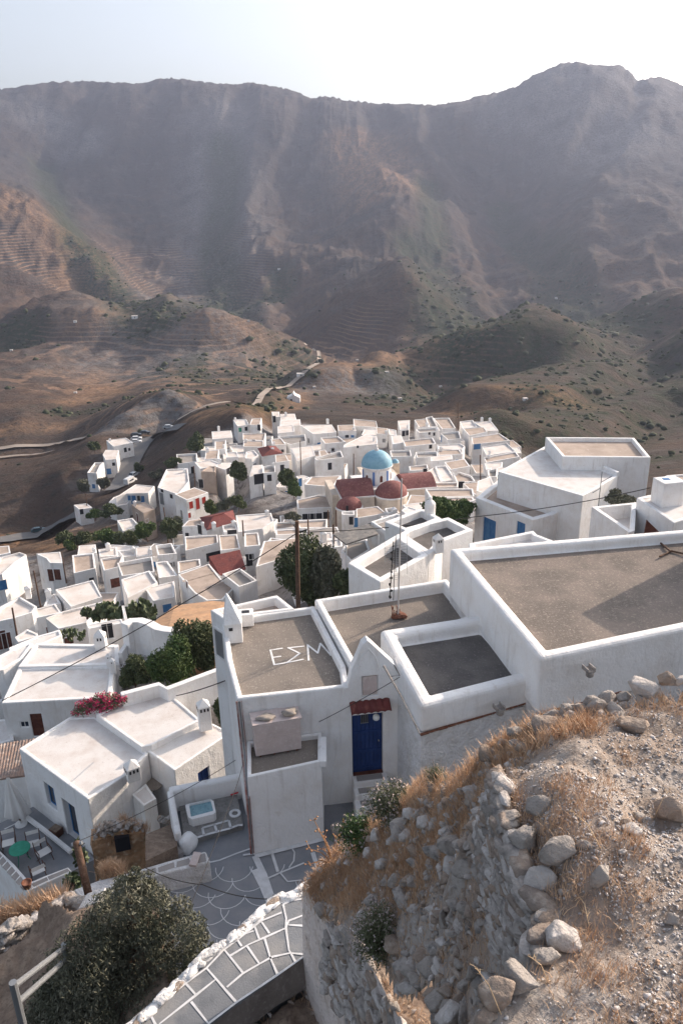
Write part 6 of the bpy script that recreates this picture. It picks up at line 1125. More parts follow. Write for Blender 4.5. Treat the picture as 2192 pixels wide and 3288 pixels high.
# ---------------------------------------------------------------- rocks
def rockmesh(seed, n_=15, bev=.07, sub=0):
    g = np.random.default_rng(seed); P_ = g.normal(size=(n_, 3)); P_ /= np.abs(P_).max(1)[:, None]**.6*np.linalg.norm(P_, axis=1)[:, None]**.4; P_ *= g.uniform(.8, 1.05, (n_, 1)); bm = bmesh.new()
    for p in P_: bm.verts.new(p)
    r_ = bmesh.ops.convex_hull(bm, input=bm.verts); bmesh.ops.delete(bm, geom=[v for v in bm.verts if not v.link_faces], context='VERTS'); bmesh.ops.dissolve_limit(bm, angle_limit=.16, verts=bm.verts, edges=bm.edges)
    if bev: bmesh.ops.bevel(bm, geom=bm.edges[:], offset=bev, segments=1, affect='EDGES', profile=.5)
    bmesh.ops.triangulate(bm, faces=bm.faces)
    if sub: bmesh.ops.subdivide_edges(bm, edges=bm.edges, cuts=sub, use_grid_fill=True); bmesh.ops.triangulate(bm, faces=bm.faces)
    bmesh.ops.recalc_face_normals(bm, faces=bm.faces); bm.verts.index_update(); V_ = np.array([v.co[:] for v in bm.verts]); F_ = np.array([[v.index for v in f.verts] for f in bm.faces]); bm.free()
    if sub: V_ = V_*(1+.035*np.sin(V_[:, :1]*11+seed)*np.sin(V_[:, 1:2]*9)+g.normal(size=(len(V_), 1))*.012)
    return V_, F_
RK = [rockmesh(s, 17, .06, 2) for s in range(14)]; RKS = [rockmesh(s+40, 9, 0) for s in range(10)]; RK2 = [rockmesh(s+80, 13, .06) for s in range(10)]
def rotm(rx, ry, rz): return np.array(Matrix.Rotation(rz, 3, 'Z') @ Matrix.Rotation(ry, 3, 'Y') @ Matrix.Rotation(rx, 3, 'X'))
def scatter(name, lst, P_, Sx, Rz, mats, mi, parent=None, tilt=.4, seed=0, smooth=False):
    g = np.random.default_rng(seed); Vs = []; Fs = []; Ms = []; off = 0
    which = g.integers(0, len(lst), len(P_))
    for k in range(len(lst)):
        ix = np.where(which == k)[0]
        if not len(ix): continue
        v, f = lst[k]; n_ = len(ix); a = Rz[ix]; tx = g.normal(size=n_)*tilt; c, s = np.cos(a), np.sin(a); ct_, st_ = np.cos(tx), np.sin(tx)
        w = v[None]*Sx[ix][:, None, :]; y = w[..., 1]*ct_[:, None]-w[..., 2]*st_[:, None]; z = w[..., 1]*st_[:, None]+w[..., 2]*ct_[:, None]; x = w[..., 0]
        X = x*c[:, None]-y*s[:, None]; Y = x*s[:, None]+y*c[:, None]; W3 = np.stack([X, Y, z], -1)+P_[ix][:, None]
        Vs.append(W3.reshape(-1, 3)); Fs.append((f[None]+(np.arange(n_)*len(v))[:, None, None]).reshape(-1, 3)+off); Ms.append(np.repeat(mi[ix], len(f))); off += n_*len(v)
    return bigmesh(name, np.concatenate(Vs), np.concatenate(Fs), mats, parent, mi=np.concatenate(Ms), smooth=smooth)
# ---------------------------------------------------------------- near slope: surface from measured places
LE = -4.4
NP = [atz('D', x, y, LE) for x, y in ((1200, 1905), (1400, 1800), (1568, 1600), (1300, 1700), (1400, 2100), (1568, 2300), (1320, 2250), (1260, 2352), (1400, 2352), (1500, 1900), (1568, 2000), (1290, 2080), (1720, 2000), (1720, 1660), (1230, 1990), (1450, 1680), (1160, 1800), (1230, 1760), (1600, 2500), (1300, 2500), (1900, 2300), (1900, 1750))]
for q in "1100,1745,8.2 1290,1652,7.75 960,1800,10 850,1890,11.5 760,1965,12.5 700,2025,13.1 1050,1800,8.6 1100,1850,7.6 1000,1900,9 1050,1960,7.3 1110,1960,6.75 900,1950,10.3 820,1980,11.5 780,2060,11.9 850,2050,10.6 950,2050,8.9 1050,2080,7.3 1130,2080,6.6 900,2150,9.2 1000,2180,7.4 1100,2200,6.4 950,2280,8 1050,2320,6.3 1170,2330,5.6 1000,2400,6.6 1190,2200,5.9 900,2300,8.8 1100,2500,5.6 950,2500,6.8".split():
    x, y, d = map(float, q.split(',')); NP.append(atd('D', x, y, d))
NP = np.array(NP); n_ = len(NP); D_ = np.linalg.norm(NP[:, None, :2]-NP[None, :, :2], axis=2); A_ = np.zeros((n_+3, n_+3)); A_[:n_, :n_] = D_-np.eye(n_)*.02; A_[:n_, n_] = 1; A_[:n_, n_+1:] = NP[:, :2]; A_[n_, :n_] = 1; A_[n_+1:, :n_] = NP[:, :2].T; nc = np.linalg.solve(A_, np.r_[NP[:, 2], 0, 0, 0])
W1 = [atz('D', x, y, LE)[:2] for x, y in ((1140, 1775), (1165, 1870), (1190, 1960), (1225, 2040), (1262, 2085))]+[atz('D', x, y, LE)[:2] for x, y in ((1240, 2150), (1160, 2230), (1060, 2300), (1010, 2352), (960, 2420))]
def nearz(x, y, fine=True):
    x = np.asarray(x, float); y = np.asarray(y, float); sh = x.shape; q = np.c_[x.ravel(), y.ravel()]
    z = (np.linalg.norm(q[:, None]-NP[None, :, :2], axis=2)@nc[:n_]+nc[n_]+q@nc[n_+1:]).reshape(sh)
    # right of the dry wall the ground is level
    s_ = np.full(sh, -9.); best = np.full(sh, 1e9)
    for a, b in zip(W1[:-1], W1[1:]):
        e = b-a; t_ = np.clip(((x-a[0])*e[0]+(y-a[1])*e[1])/(e@e), 0, 1); d = np.hypot(x-a[0]-t_*e[0], y-a[1]-t_*e[1]); sd_ = -np.sign(e[0]*(y-a[1])-e[1]*(x-a[0]))*-1
        sel = d < best; best = np.where(sel, d, best); s_ = np.where(sel, d*sd_, s_)
    k = np.clip(s_/.07, 0, 1)*(y < 5.3)
    z = z*(1-k)+np.maximum(z, LE-.02)*k
    z = np.minimum(z, LE+.25)
    if fine: z = z+(fbm(x*3, y*3, 4, 5)-.5)*.16+(fbm(x*14, y*14, 3, 9)-.5)*.05
    return z
W2 = [atz('D', 694, 2032, -10.4), atz('D', 752, 2112, -10.0), atz('D', 812, 2150, -9.2), atz('D', 868, 2245, -8.7), atz('D', 925, 2352, -8.3), atz('D', 985, 2480, -8.0)]
rimp = [atd('D', x, y, d) for x, y, d in ((694, 2030, 13.2), (760, 1960, 12.6), (850, 1885, 11.6), (960, 1795, 10.2), (1100, 1742, 8.35), (1290, 1648, 7.8))]+[atz('D', 1568, 1588, LE), atz('D', 1800, 1520, LE)]
region = [tuple(p[:2]) for p in W2[::-1]]+[tuple(p[:2]) for p in rimp[1:]]+[(9, 3), (9, 0.2), (.2, .2)]
def inpoly(x, y, P_):
    c = np.zeros(x.shape, bool); j = len(P_)-1
    for i in range(len(P_)):
        xi, yi = P_[i]; xj, yj = P_[j]; c ^= ((yi > y) != (yj > y)) & (x < (xj-xi)*(y-yi)/(yj-yi+1e-12)+xi); j = i
    return c
gx = np.arange(-1.6, 9.2, .035); gy = np.arange(.2, 11.5, .035); GXn, GYn = np.meshgrid(gx, gy); inn = inpoly(GXn, GYn, region); GZn = nearz(GXn, GYn)
# outside the region the bank drops away
from_edge = np.full(GXn.shape, 1e9)
for i in range(len(region)):
    a = np.array(region[i]); b = np.array(region[(i+1) % len(region)]); e = b-a; t_ = np.clip(((GXn-a[0])*e[0]+(GYn-a[1])*e[1])/(e@e), 0, 1); from_edge = np.minimum(from_edge, np.hypot(GXn-a[0]-t_*e[0], GYn-a[1]-t_*e[1]))
dW2 = np.full(GXn.shape, 1e9)
for a, b in zip(W2[:-1], W2[1:]): e = (b-a)[:2]; t_ = np.clip(((GXn-a[0])*e[0]+(GYn-a[1])*e[1])/(e@e), 0, 1); dW2 = np.minimum(dW2, np.hypot(GXn-a[0]-t_*e[0], GYn-a[1]-t_*e[1]))
keep = inn | ((from_edge < .30) & (dW2 > .33)); GZn = np.where(inn, GZn, GZn-np.clip(from_edge*7, 0, 2.5))
GZn = np.where(inn, GZn-np.clip(.18-from_edge, 0, .18)*.8, GZn)
ii = np.arange(GXn.size).reshape(GXn.shape); q = np.stack([ii[:-1, :-1], ii[:-1, 1:], ii[1:, 1:], ii[1:, :-1]], -1).reshape(-1, 4); kq = keep.ravel()[q].all(1); q = q[kq]
used = np.unique(q); mp_ = np.zeros(GXn.size, int); mp_[used] = np.arange(len(used)); Vn = np.stack([GXn, GYn, GZn], -1).reshape(-1, 3)[used]
NG = M('near_earth', (.33, .26, .21), 1., (.40, .365, .335), 1.2, (.21, .16, .125), 6, .9, 30, bdist=.03)
ng = bigmesh('bank', Vn, mp_[q], NG, smooth=True); tag(ng, kind='structure')
def nz1(x, y): return float(nearz(np.array([x]), np.array([y]))[0])
def hitn(x, y, f='D'):
    d = ray(f, x, y); t = 3.
    while t < 16:
        p = d*t
        if nz1(p[0], p[1]) > p[2]:
            lo = t-.12
            for _ in range(7):
                m_ = (lo+t)/2; p = d*m_
                if nz1(p[0], p[1]) > p[2]: t = m_
                else: lo = m_
            return d*t, t
        t += .12
    return None, None
# hero rocks: frame O centre x, y, width, height, shade, label
HR = [(400, 690, 170, 300, 'p', 'tall bright block capping the corner of the dry stone wall'), (665, 780, 190, 170, 'g', 'grey brown rock with orange base in the dry grass behind the wall corner'), (560, 990, 200, 190, 'g', 'grey angular rock beside the broad flat grey slab'), (765, 1050, 240, 200, 'g', 'broad flat grey slab sunk in the ground near the wall'),
 (640, 1240, 220, 190, 'p', 'pale streaked rock lying on the dry stone wall edge'), (820, 1615, 270, 200, 'p', 'large pale pitted block at the end of the dry stone wall'), (690, 1740, 180, 150, 'g', 'square grey stone just below the large pale pitted block'), (565, 1830, 280, 240, 'g', 'long grey slab leaning left below the square grey stone'),
 (395, 1955, 270, 210, 'b', 'rounded tan boulder low on the left of the leaning slab'), (105, 2090, 270, 250, 'p', 'pale speckled rock cut off by the bottom of the picture'), (1030, 1210, 120, 180, 'g', 'round mottled dark stone alone in the dry grass'), (1485, 800, 210, 180, 'b', 'tan faceted boulder on the gravel near the right border'), (1235, 915, 130, 80, 'p', 'small pale pair stone on the gravel'),
 (1235, 262, 210, 100, 'b', 'long flat topped slab near the far edge of the gravel'), (980, 205, 115, 115, 'g', 'upright rough stone in the edge row, highest of the row'), (1070, 170, 110, 105, 'g', 'dark blocky stone beside the highest upright one'), (820, 280, 95, 115, 'g', 'left of two leaning slabs in the edge row'), (890, 272, 100, 90, 'g', 'right of two leaning slabs in the edge row'),
 (740, 345, 135, 95, 'g', 'broad grey stone low in the edge row'), (632, 392, 110, 55, 'b', 'flat brown stone in the edge row'), (505, 372, 115, 85, 'g', 'ridged stone in the edge row above the orange grass'), (350, 432, 140, 75, 'b', 'leftmost pointed stone of the edge row'), (640, 342, 65, 60, 'b', 'small block between ridged stone and broad grey stone'),
 (1000, 362, 170, 95, 'g', 'wide rounded grey rock in front of the edge row'), (820, 430, 95, 80, 'p', 'pale cracked stone in front of the leaning slabs'), (1450, 62, 105, 85, 'b', 'stone against the white wall near the top right'), (1485, 1490, 95, 85, 'g', 'grey stone alone on the gravel at right'), (1285, 150, 170, 110, 'p', 'pale leaning slab behind the long flat topped slab'), (1530, 115, 80, 70, 'p', 'pale cube stone at the right border edge'),
 (1180, 150, 80, 70, 'g', 'small grey stone right of the dark blocky one'), (265, 900, 150, 110, 'b', 'brown boulder just left of the wall corner'), (115, 1020, 215, 125, 'g', 'large dark grey stone in the rubble left of the wall'), (190, 1165, 205, 120, 'g', 'dark lens shaped stone in the rubble'), (310, 1290, 125, 110, 'b', 'brown stone in the rubble against the wall foot'),
 (180, 1435, 130, 130, 'g', 'angular slate in the rubble left of the wall foot'), (60, 1490, 90, 150, 'g', 'upright slate in the rubble'), (405, 1610, 100, 180, 'g', 'tall narrow slate at the wall foot'), (190, 1905, 150, 110, 'g', 'dark flat block left of the tan boulder'), (300, 2085, 190, 110, 'b', 'brown lying stone between pale speckled rock and tan boulder'), (20, 2010, 190, 150, 'g', 'grey block left of the pale speckled rock'),
 (65, 930, 120, 80, 'p', 'pale stone half in orange grass above the rubble'), (70, 760, 110, 80, 'b', 'brown stone in the orange grass'), (380, 1200, 80, 130, 'p', 'pinkish thin slab leaning at the wall face'), (-60, 880, 130, 110, 'p', 'knobbly pale stone in the sunlit heap'), (1290, 840, 90, 60, 'g', 'grey cobble among the gravel cluster'), (1200, 870, 80, 60, 'b', 'brown cobble among the gravel cluster'), (930, 1010, 90, 60, 'g', 'low grey stone near the flat slab'), (800, 1310, 65, 55, 'p', 'white pebble block near the mottled stone'), (1180, 1065, 60, 50, 'p', 'light cobble in the dry grass')]
HK = [(1160, 970, 130, 120, 'p', 'pale rock at the top left of the sunlit heap'), (1275, 880, 95, 110, 'g', 'grey rock under the green thyme bush'), (1350, 870, 95, 100, 'g', 'pointed grey rock above the sunlit heap'), (1360, 960, 150, 90, 'p', 'broad pale rock in the sunlit heap'), (1505, 850, 70, 100, 'b', 'tan upright pebble in the orange grass'), (1250, 1010, 100, 90, 'p', 'light rock in the middle of the sunlit heap'), (1410, 1095, 150, 110, 'b', 'brown block right in the sunlit heap'),
 (1190, 1185, 140, 120, 'p', 'pale broken rock below the sunlit heap'), (1078, 1100, 75, 110, 'p', 'smooth white egg stone at the left of the sunlit heap'), (1290, 1120, 70, 50, 'p', 'small pale stone in the heap'), (1440, 1000, 80, 60, 'g', 'thin grey stone in the heap'), (1280, 1290, 140, 110, 'g', 'half buried grey boulder above the flowering bush'), (1420, 1310, 140, 70, 'g', 'flat grey rock right of the half buried boulder'), (860, 930, 100, 150, 'g', 'weathered grey stone at the steps foot by the orange stalks')]
SM = dict(p=STONE3, g=STONE, b=STONE2); hc = 0
hw = []
for fr_, lst in (('O', HR), ('K', HK)):
    for x, y, w_, h_, sh_, lab in lst:
        if 'steps foot' in lab: p = atz('K', 860, 970, ZC+.1); t_ = float(np.dot(p, FW))
        else:
            p, t_ = hitn(x, y+h_*.22, fr_)
        if fr_ == 'O' and y < 440 and 'gravel' not in lab: ax9, ay9 = px('O', x, y); dd9 = float(np.interp(ax9*.7153, (1060, 1180, 1290, 1568), (8.35, 8.0, 7.75, 7.7))); p = ray('O', x, y+h_*.35)*(dd9-.12); p[2] = nz1(p[0], p[1])+.03; t_ = dd9; w_, h_ = w_*1.2, h_*1.25
        for e9 in (.5, .8, 1.2, 1.7, 2.4):
            if p is None: p, t_ = hitn(x, y+h_*e9, fr_)
        if p is None: print('miss', lab); continue
        s = t_/FPX/FR[fr_][2]; a, b, c = w_*s*.52, max(w_, h_)*s*.42, h_*s*.55; V_, F_ = RK[hc % 14]; g = np.random.default_rng(hc+500)
        Rm = rotm(g.uniform(-.3, .3), g.uniform(-.3, .3), g.uniform(-.5, .5)); Wv = (V_*1.04*np.array([a, b*.85, c*.85]))@Rm.T+p+UPV*c*.55
        o = bigmesh('rock', Wv-p, F_, SM[sh_]); o.location = tuple(p); tag(o, lab, 'rock', 'loose rocks on the near bank'); hc += 1; hw.append((p, a))
# dry stone walls
def stonewall(name, lab, line, zt, zb_, lean, n_, size, seed, mats, th=.16, smin=.5):
    g = np.random.default_rng(seed); line = [np.array(p[:2]) for p in line]; seg = [np.linalg.norm(b-a) for a, b in zip(line[:-1], line[1:])]; cum = np.r_[0, np.cumsum(seg)]; P_ = []; Rz = []
    for k in range(n_):
        u_ = g.uniform(0, cum[-1]); i = min(np.searchsorted(cum, u_)-1, len(seg)-1); i = max(i, 0); f_ = (u_-cum[i])/seg[i]; e = (line[i+1]-line[i])/seg[i]; n2 = np.array([-e[1], e[0]]); v_ = g.random()
        T_ = zt if np.isscalar(zt) else zt[i]*(1-f_)+zt[i+1]*f_; Bz = zb_ if np.isscalar(zb_) else zb_[i]*(1-f_)+zb_[i+1]*f_
        xy = line[i]+e*(u_-cum[i])+n2*lean*(v_-.0)*-1; P_.append((xy[0], xy[1], T_+(Bz-T_)*v_)); Rz.append(math.atan2(e[1], e[0]))
    P_ = np.array(P_); Sx = np.stack([g.uniform(smin, 1.3, n_)*size, np.full(n_, th)*g.uniform(.6, 1.2, n_), g.uniform(.25, .6, n_)*size*.8], 1); o = scatter(name, RK2, P_, Sx, np.array(Rz), mats, g.integers(0, len(mats), n_), tilt=.12, seed=seed); return tag(o, lab, 'wall')
stonewall('dry_stone_wall', 'dry stone retaining wall of thin slabs running down the bank', W1[:6], LE-.04, LE-.75, .10, 560, .15, 31, [STONE, STONE2, STONE, STONE3], th=.11)
z2t = [p[2] for p in W2]; 
mb = MB(); ww = []
for i, p in enumerate(W2): ww.append(p)
for i in range(len(W2)-1):
    a, b = W2[i]-UPV*.02, W2[i+1]-UPV*.02; bl_ = .0 if i == 0 else -.25
    def foot(p, q0, q1):
        e = q1-q0; n3 = np.array([e[1], -e[0], 0]); n3 /= np.linalg.norm(n3); return np.array([p[0]-n3[0]*-.12, p[1]-n3[1]*-.12, -13.9])
    mb.add([a, b, foot(b, a, b), foot(a, a, b)], [(0, 1, 2, 3)])
lw = thing('plaster_wall', 'crumbling retaining wall with pinkish white plaster tinted for reflected light at the end of the path', 'wall', tuple(W2[0])); mb.build('plaster', M('old_plaster', (.80, .71, .66), .95, (.55, .43, .35), 2.5, (.40, .33, .29), 8, 1.2, 9, bdist=.10, thr=(.5, .75), thr2=(.58, .7)), lw)  # plaster colour raised and warmed to stand in for reflected light
sw2 = stonewall('rubble_courses', 'x', [p for p in W2[1:]], z2t[1:], [z-1.5 for z in z2t[1:]], .12, 300, .16, 33, [STONE2, STONE3, STONE], th=.10)
for k_ in ('label', 'category'): del sw2[k_]
setpar(sw2, lw)
# gravel, rubble and dry grass on the bank
def sample(n_, seed, cond):
    g = np.random.default_rng(seed); out = []
    while sum(map(len, out)) < n_:
        x = g.uniform(-1.4, 8.5, n_*3); y = g.uniform(1.2, 11.3, n_*3); ok = inpoly(x, y, region); x, y = x[ok], y[ok]; c = cond(x, y, g); out.append(np.c_[x[c], y[c]])
    q = np.concatenate(out)[:n_]; return np.c_[q, nearz(q[:, 0], q[:, 1])]
def ledge(x, y, g):
    z = nearz(x, y, False); d = np.hypot(x, y); return (z > LE-.12) & (g.random(len(x)) < np.clip((4.2/np.maximum(d, 1))**2, .05, 1)*np.clip(fbm(x*1.1, y*1.1, 3, 77)*2.4-.35+.25*(x-2.5)+.7*((x > 1.7) & (y < 4.8)), .06, 1))
gp_ = sample(52000, 41, ledge); g = np.random.default_rng(2); s_ = np.exp(g.normal(-4.92, .42, len(gp_))); gp_[:, 2] += s_*.3
scg = scatter('gravel', RKS, gp_, np.stack([s_*g.uniform(.8, 1.4, len(s_)), s_, s_*.7], 1), g.uniform(0, 6.28, len(s_)), GRAVM, g.choice(4, len(s_), p=[.48, .36, .08, .08]), seed=4); tag(scg, 'pale gravel spread over the flat ground', 'gravel', kind='stuff')
def slope(x, y, g): z = nearz(x, y, False); d = np.hypot(x, y); return (z < LE-.05) & (g.random(len(x)) < np.clip((6./np.maximum(d, 1))**2, .1, 1)*np.clip(fbm(x*1.6, y*1.6, 3, 78)*2.6-.6, .08, 1))
sp2 = sample(1250, 42, slope); s_ = np.exp(g.normal(-3.55, .62, len(sp2))); sp2[:, 2] += s_*.3
o = scatter('rubble', RK2, sp2, np.stack([s_*g.uniform(.9, 2, len(s_)), s_, s_*g.uniform(.35, .8, len(s_))], 1), g.uniform(0, 6.28, len(s_)), [STONE, STONE2, STONE3, STONE], g.integers(0, 4, len(s_)), seed=5); tag(o, 'loose rubble lying on the steep bank', 'rubble', kind='stuff')
def grassmesh(name, lab, P_, hmin, hmax, seed, wd=.0035, parent=None, mat=None, lean=.6):
    g = np.random.default_rng(seed); n_ = len(P_); h = g.uniform(hmin, hmax, (n_, 1)); a = g.uniform(0, 6.28, n_); ln = g.uniform(.1, 1, n_)*lean; d = np.stack([np.cos(a)*ln, np.sin(a)*ln, np.ones(n_)], 1); d /= np.linalg.norm(d, axis=1)[:, None]; e = np.stack([-np.sin(a+g.normal(size=n_)), np.cos(a), np.zeros(n_)], 1)*wd
    dr_ = np.stack([np.cos(a), np.sin(a), np.full(n_, -.5)], 1)*h*.35*ln[:, None]; p0 = P_; p1 = P_+d*h*.55; p2_ = P_+d*h+dr_
    V_ = np.stack([p0-e, p0+e, p1+e*.8, p1-e*.8, p2_+e*.3, p2_-e*.3], 1).reshape(-1, 3); F_ = (np.array([[0, 1, 2, 3], [3, 2, 4, 5]])[None]+(np.arange(n_)*6)[:, None, None]).reshape(-1, 4); o = bigmesh(name, V_, F_, mat or STRAW, parent)
    if lab: tag(o, lab, 'grass', kind='stuff')
    return o
def gcond(x, y, g): d = np.hypot(x, y); z = nearz(x, y, False); m_ = fbm(x*1.3+5, y*1.3, 4, 90); lim = np.where(z > LE-.1, .50, .36); return (m_ > lim+g.uniform(-.06, .06, len(x)))
gr_ = sample(2300, 43, gcond); k_ = 26; g = np.random.default_rng(6); tf = (gr_[:, None]+np.concatenate([g.normal(size=(2300, k_, 2))*.05, np.zeros((2300, k_, 1))], 2)).reshape(-1, 3); tf[:, 2] = nearz(tf[:, 0], tf[:, 1])-.01
grassmesh('dry_grass', 'orange dry grass in tufts over the bank and gravel', tf, .03, .12, 7, .0022)
def rimcond(x, y, g): d_ = np.full(x.shape, 1e9); 
def rc(x, y, g):
    d_ = np.full(x.shape, 1e9)
    for a, b in zip(rimp[1:-2], rimp[2:-1]): a = a[:2]; b = b[:2]; e = b-a; t_ = np.clip(((x-a[0])*e[0]+(y-a[1])*e[1])/(e@e), 0, 1); d_ = np.minimum(d_, np.hypot(x-a[0]-t_*e[0], y-a[1]-t_*e[1]))
    return (d_ < .75) & (x < 2.2)
gr_ = sample(900, 44, rc); tf = (gr_[:, None]+np.concatenate([g.normal(size=(900, k_, 2))*.05, np.zeros((900, k_, 1))], 2)).reshape(-1, 3); tf[:, 2] = nearz(tf[:, 0], tf[:, 1])-.01
grassmesh('dry_grass', 'sunlit orange grass along the far edge of the bank', tf, .06, .2, 8, .003)
# long single straws
mb = MB(); R_ = random.Random(4)
for x, y, dx_, dy_ in ((1380, 1950, -70, -90), (1080, 2175, 70, 30), (1150, 2330, -60, -110), (1320, 1860, 30, 90), (1500, 1880, 40, -70), (1290, 1700, 15, -60), (1330, 2060, 20, 60), (1260, 2260, -40, -60)):
    p, t_ = hitn(x, y)
    if p is None: continue
    q2 = ray('D', x+dx_, y+dy_)*(t_*.96); m_ = (p+q2)/2+UPV*.05; mb.tube([p, m_, q2], [.003, .0025, .0015], 4)
    for k in range(8): b_ = q2+(m_-q2)*k/14; mb.tube([b_, b_+np.array([R_.uniform(-.03, .03), R_.uniform(-.03, .03), R_.uniform(0, .04)])], .0015, 3)
tag(mb.build('dry_stalks', M('straw_pale', (.62, .45, .28), .9)), 'long pale grass stalks bending over the stones', 'grass', kind='stuff')
# shrubs on the bank
def thyme(name, lab, x, y, wpx, hpx, n_, seed, flower=.35, dep=None, mat=None):
    p, t_ = hitn(x, y+hpx*.35)
    if p is None: p = atd('D', x, y+hpx*.35, 11); t_ = 11
    s = t_/1829; o = thing(name, lab, 'shrub', tuple(p), 'flowering shrubs on the bank'); w_ = wpx*s/2; h_ = hpx*s*.85; g = np.random.default_rng(seed); n2 = n_//14
    d = g.normal(size=(n2, 3)); d[:, 2] = abs(d[:, 2])+.15; d /= np.linalg.norm(d, axis=1)[:, None]; tip = p+d*np.array([w_, w_, h_])*g.uniform(.75, 1.08, (n2, 1)); root = p+d*np.array([w_, w_, h_])*.25
    t_ = g.uniform(.15, 1, (n2, 14, 1)); c = root[:, None]*(1-t_)+tip[:, None]*t_+g.normal(size=(n2, 14, 3))*w_*.035; V_, F_ = leaves(c.reshape(-1, 3), w_*.042, 2.6, .7, seed); bigmesh('foliage', V_, F_, mat or LF_TH, o)
    f_ = tip[g.random(n2) < flower]; f_ = (f_[:, None]+g.normal(size=(len(f_), 6, 3))*w_*.018).reshape(-1, 3); V_, F_ = leaves(f_, w_*.028, 1.3, 0, seed); bigmesh('flowers', V_, F_, THF, o)
    k_ = g.choice(n2, min(n2, 120), replace=False); mb = MB()
    for i in k_: mb.tube([p, root[i]*.5+tip[i]*.5], w_*.012, 3)
    mb.build('stems', WOODP, o)
thyme('thyme_bush', 'round thyme bush with pale pink flowers above the plaster wall', 868, 2125, 135, 175, 9000, 1, .4)
thyme('thyme_bush', 'broad thyme bush with seed heads below the steps and blue door', 905, 1835, 145, 100, 8000, 2, .35)
thyme('thyme_bush', 'dark green low bush left of the sunlit stone heap', 835, 1905, 150, 65, 6000, 3, .12, mat=LF_GR)
thyme('thyme_bush', 'small bush against the white wall corner', 1000, 1775, 70, 45, 3000, 4, .25)
thyme('thyme_bush', 'tiny grey bush at the left end of the edge stone row', 1118, 1722, 45, 50, 1500, 5, .3)
# orange dry umbels
um = thing('dried_umbels', 'orange dried umbel stalks leaning over the courtyard', 'plant', tuple(atd('D', 745, 1990, 12.8))); mb = MB(); R_ = random.Random(12); r0_ = atd('D', 765, 1985, 12.6)
for x, y in ((722, 1885), (735, 1912), (712, 1950), (745, 1925), (790, 1890), (710, 1985), (728, 1990), (740, 1950), (770, 1925), (715, 2020), (735, 2010)):
    q2 = atd('D', x, y, 12.4+R_.uniform(-.3, .3)); mb.tube([r0_, (r0_+q2)/2+UPV*.08, q2], [.012, .009, .006], 4)
    for k in range(4): e_ = q2+np.array([R_.uniform(-.07, .07), R_.uniform(-.07, .07), R_.uniform(0, .09)]); mb.tube([q2, e_], .004, 3); mb.add(*blob(e_, (.017, 0, 0), (0, .017, 0), (0, 0, .013), k, .4, 1))
mb.build('stalks', M('umbel', (.42, .23, .12), .9), um)
# ---------------------------------------------------------------- flagged path on the wall
ZP = -12.
edgeL = [(0, 1120), (60, 1050), (200, 930), (400, 740), (530, 610), (710, 490), (870, 350), (1020, 225), (1100, 172), (1290, 98)]; edgeR = [(1312, 592), (1220, 650), (1100, 740), (800, 942), (600, 1095), (420, 1240)]
outl = [tuple(atz('M', x, y, ZP)[:2]) for x, y in [(-200, 1300)]+edgeL+edgeR]
pth = thing('path', 'raised flagstone path with white mortar lines and low white rim', 'path', tuple(atz('M', 800, 700, ZP-.3))); mb = MB(); mb.prism(ccw(outl), -16.9, ZP); mb.build('paving', M('path_paving', (.20, .21, .225), .85, (.28, .275, .27), 1.3, (.16, .17, .185), 2.2, .4, 30, thr=(.42, .62), thr2=(.5, .62)), pth)
mb = MB()
for l_ in ([(720, 560), (850, 722)], [(590, 690), (800, 932)], [(440, 800), (518, 888)], [(180, 1010), (225, 1100)], [(250, 1093), (510, 888), (655, 772)], [(480, 932), (600, 1085)], [(735, 828), (850, 730), (970, 660), (1060, 610), (1190, 582), (1300, 592)], [(880, 530), (970, 660)], [(755, 605), (890, 522), (1030, 460), (1160, 402)], [(1160, 402), (1180, 350), (1290, 308)], [(1008, 478), (1050, 620), (1100, 735)], [(930, 372), (968, 480)], [(980, 350), (1042, 440)], [(808, 480), (842, 532)], [(800, 465), (930, 422)], [(1140, 232), (1162, 330), (1160, 402), (1182, 560), (1232, 650)], [(1180, 380), (1292, 386)], [(-40, 1130), (60, 1070), (200, 992), (450, 792), (590, 690), (710, 562), (830, 472), (980, 352), (1130, 290)], [(1140, 232), (1200, 205), (1282, 190)], [(600, 1092), (800, 940), (1100, 738), (1310, 592)]): mb.ribbon([atz('M', x, y, ZP+.006+.0007*(len(l_)+l_[0][0] % 5)) for x, y in l_], [.036+.012*math.sin(3*q9+l_[0][0]) for q9 in range(len(l_))])
mb.ribbon([p+np.array([.10, -.05, .012]) for p in [atz('M', x, y, ZP) for x, y in [(-200, 1290)]+edgeL]], .16); mb.build('mortar_lines', LINE, pth)
el = [atz('M', x, y, ZP) for x, y in [(-200, 1290)]+edgeL]; V0 = []; g = np.random.default_rng(3); P_ = []; Rz = []
for a, b in zip(el[:-1], el[1:]):
    L_ = np.linalg.norm(b-a); k_ = max(int(L_/.10), 1)
    for i in range(k_):
        for r_ in range(2): P_.append(a+(b-a)*(i+g.uniform(0, 1))/k_+np.array([g.uniform(-.01, .1)+.03, -g.uniform(-.01, .08)-.03, g.uniform(-.02, .05)])); Rz.append(math.atan2((b-a)[1], (b-a)[0]))
P_ = np.array(P_); Sx = np.stack([g.uniform(.10, .24, len(P_)), g.uniform(.07, .12, len(P_)), g.uniform(.03, .05, len(P_))], 1); scatter('rim_stones', RK2, P_, Sx, np.array(Rz), [PL, PLR, STONE2], g.choice(3, len(P_), p=[.6, .34, .06]), pth, tilt=.08, seed=9)
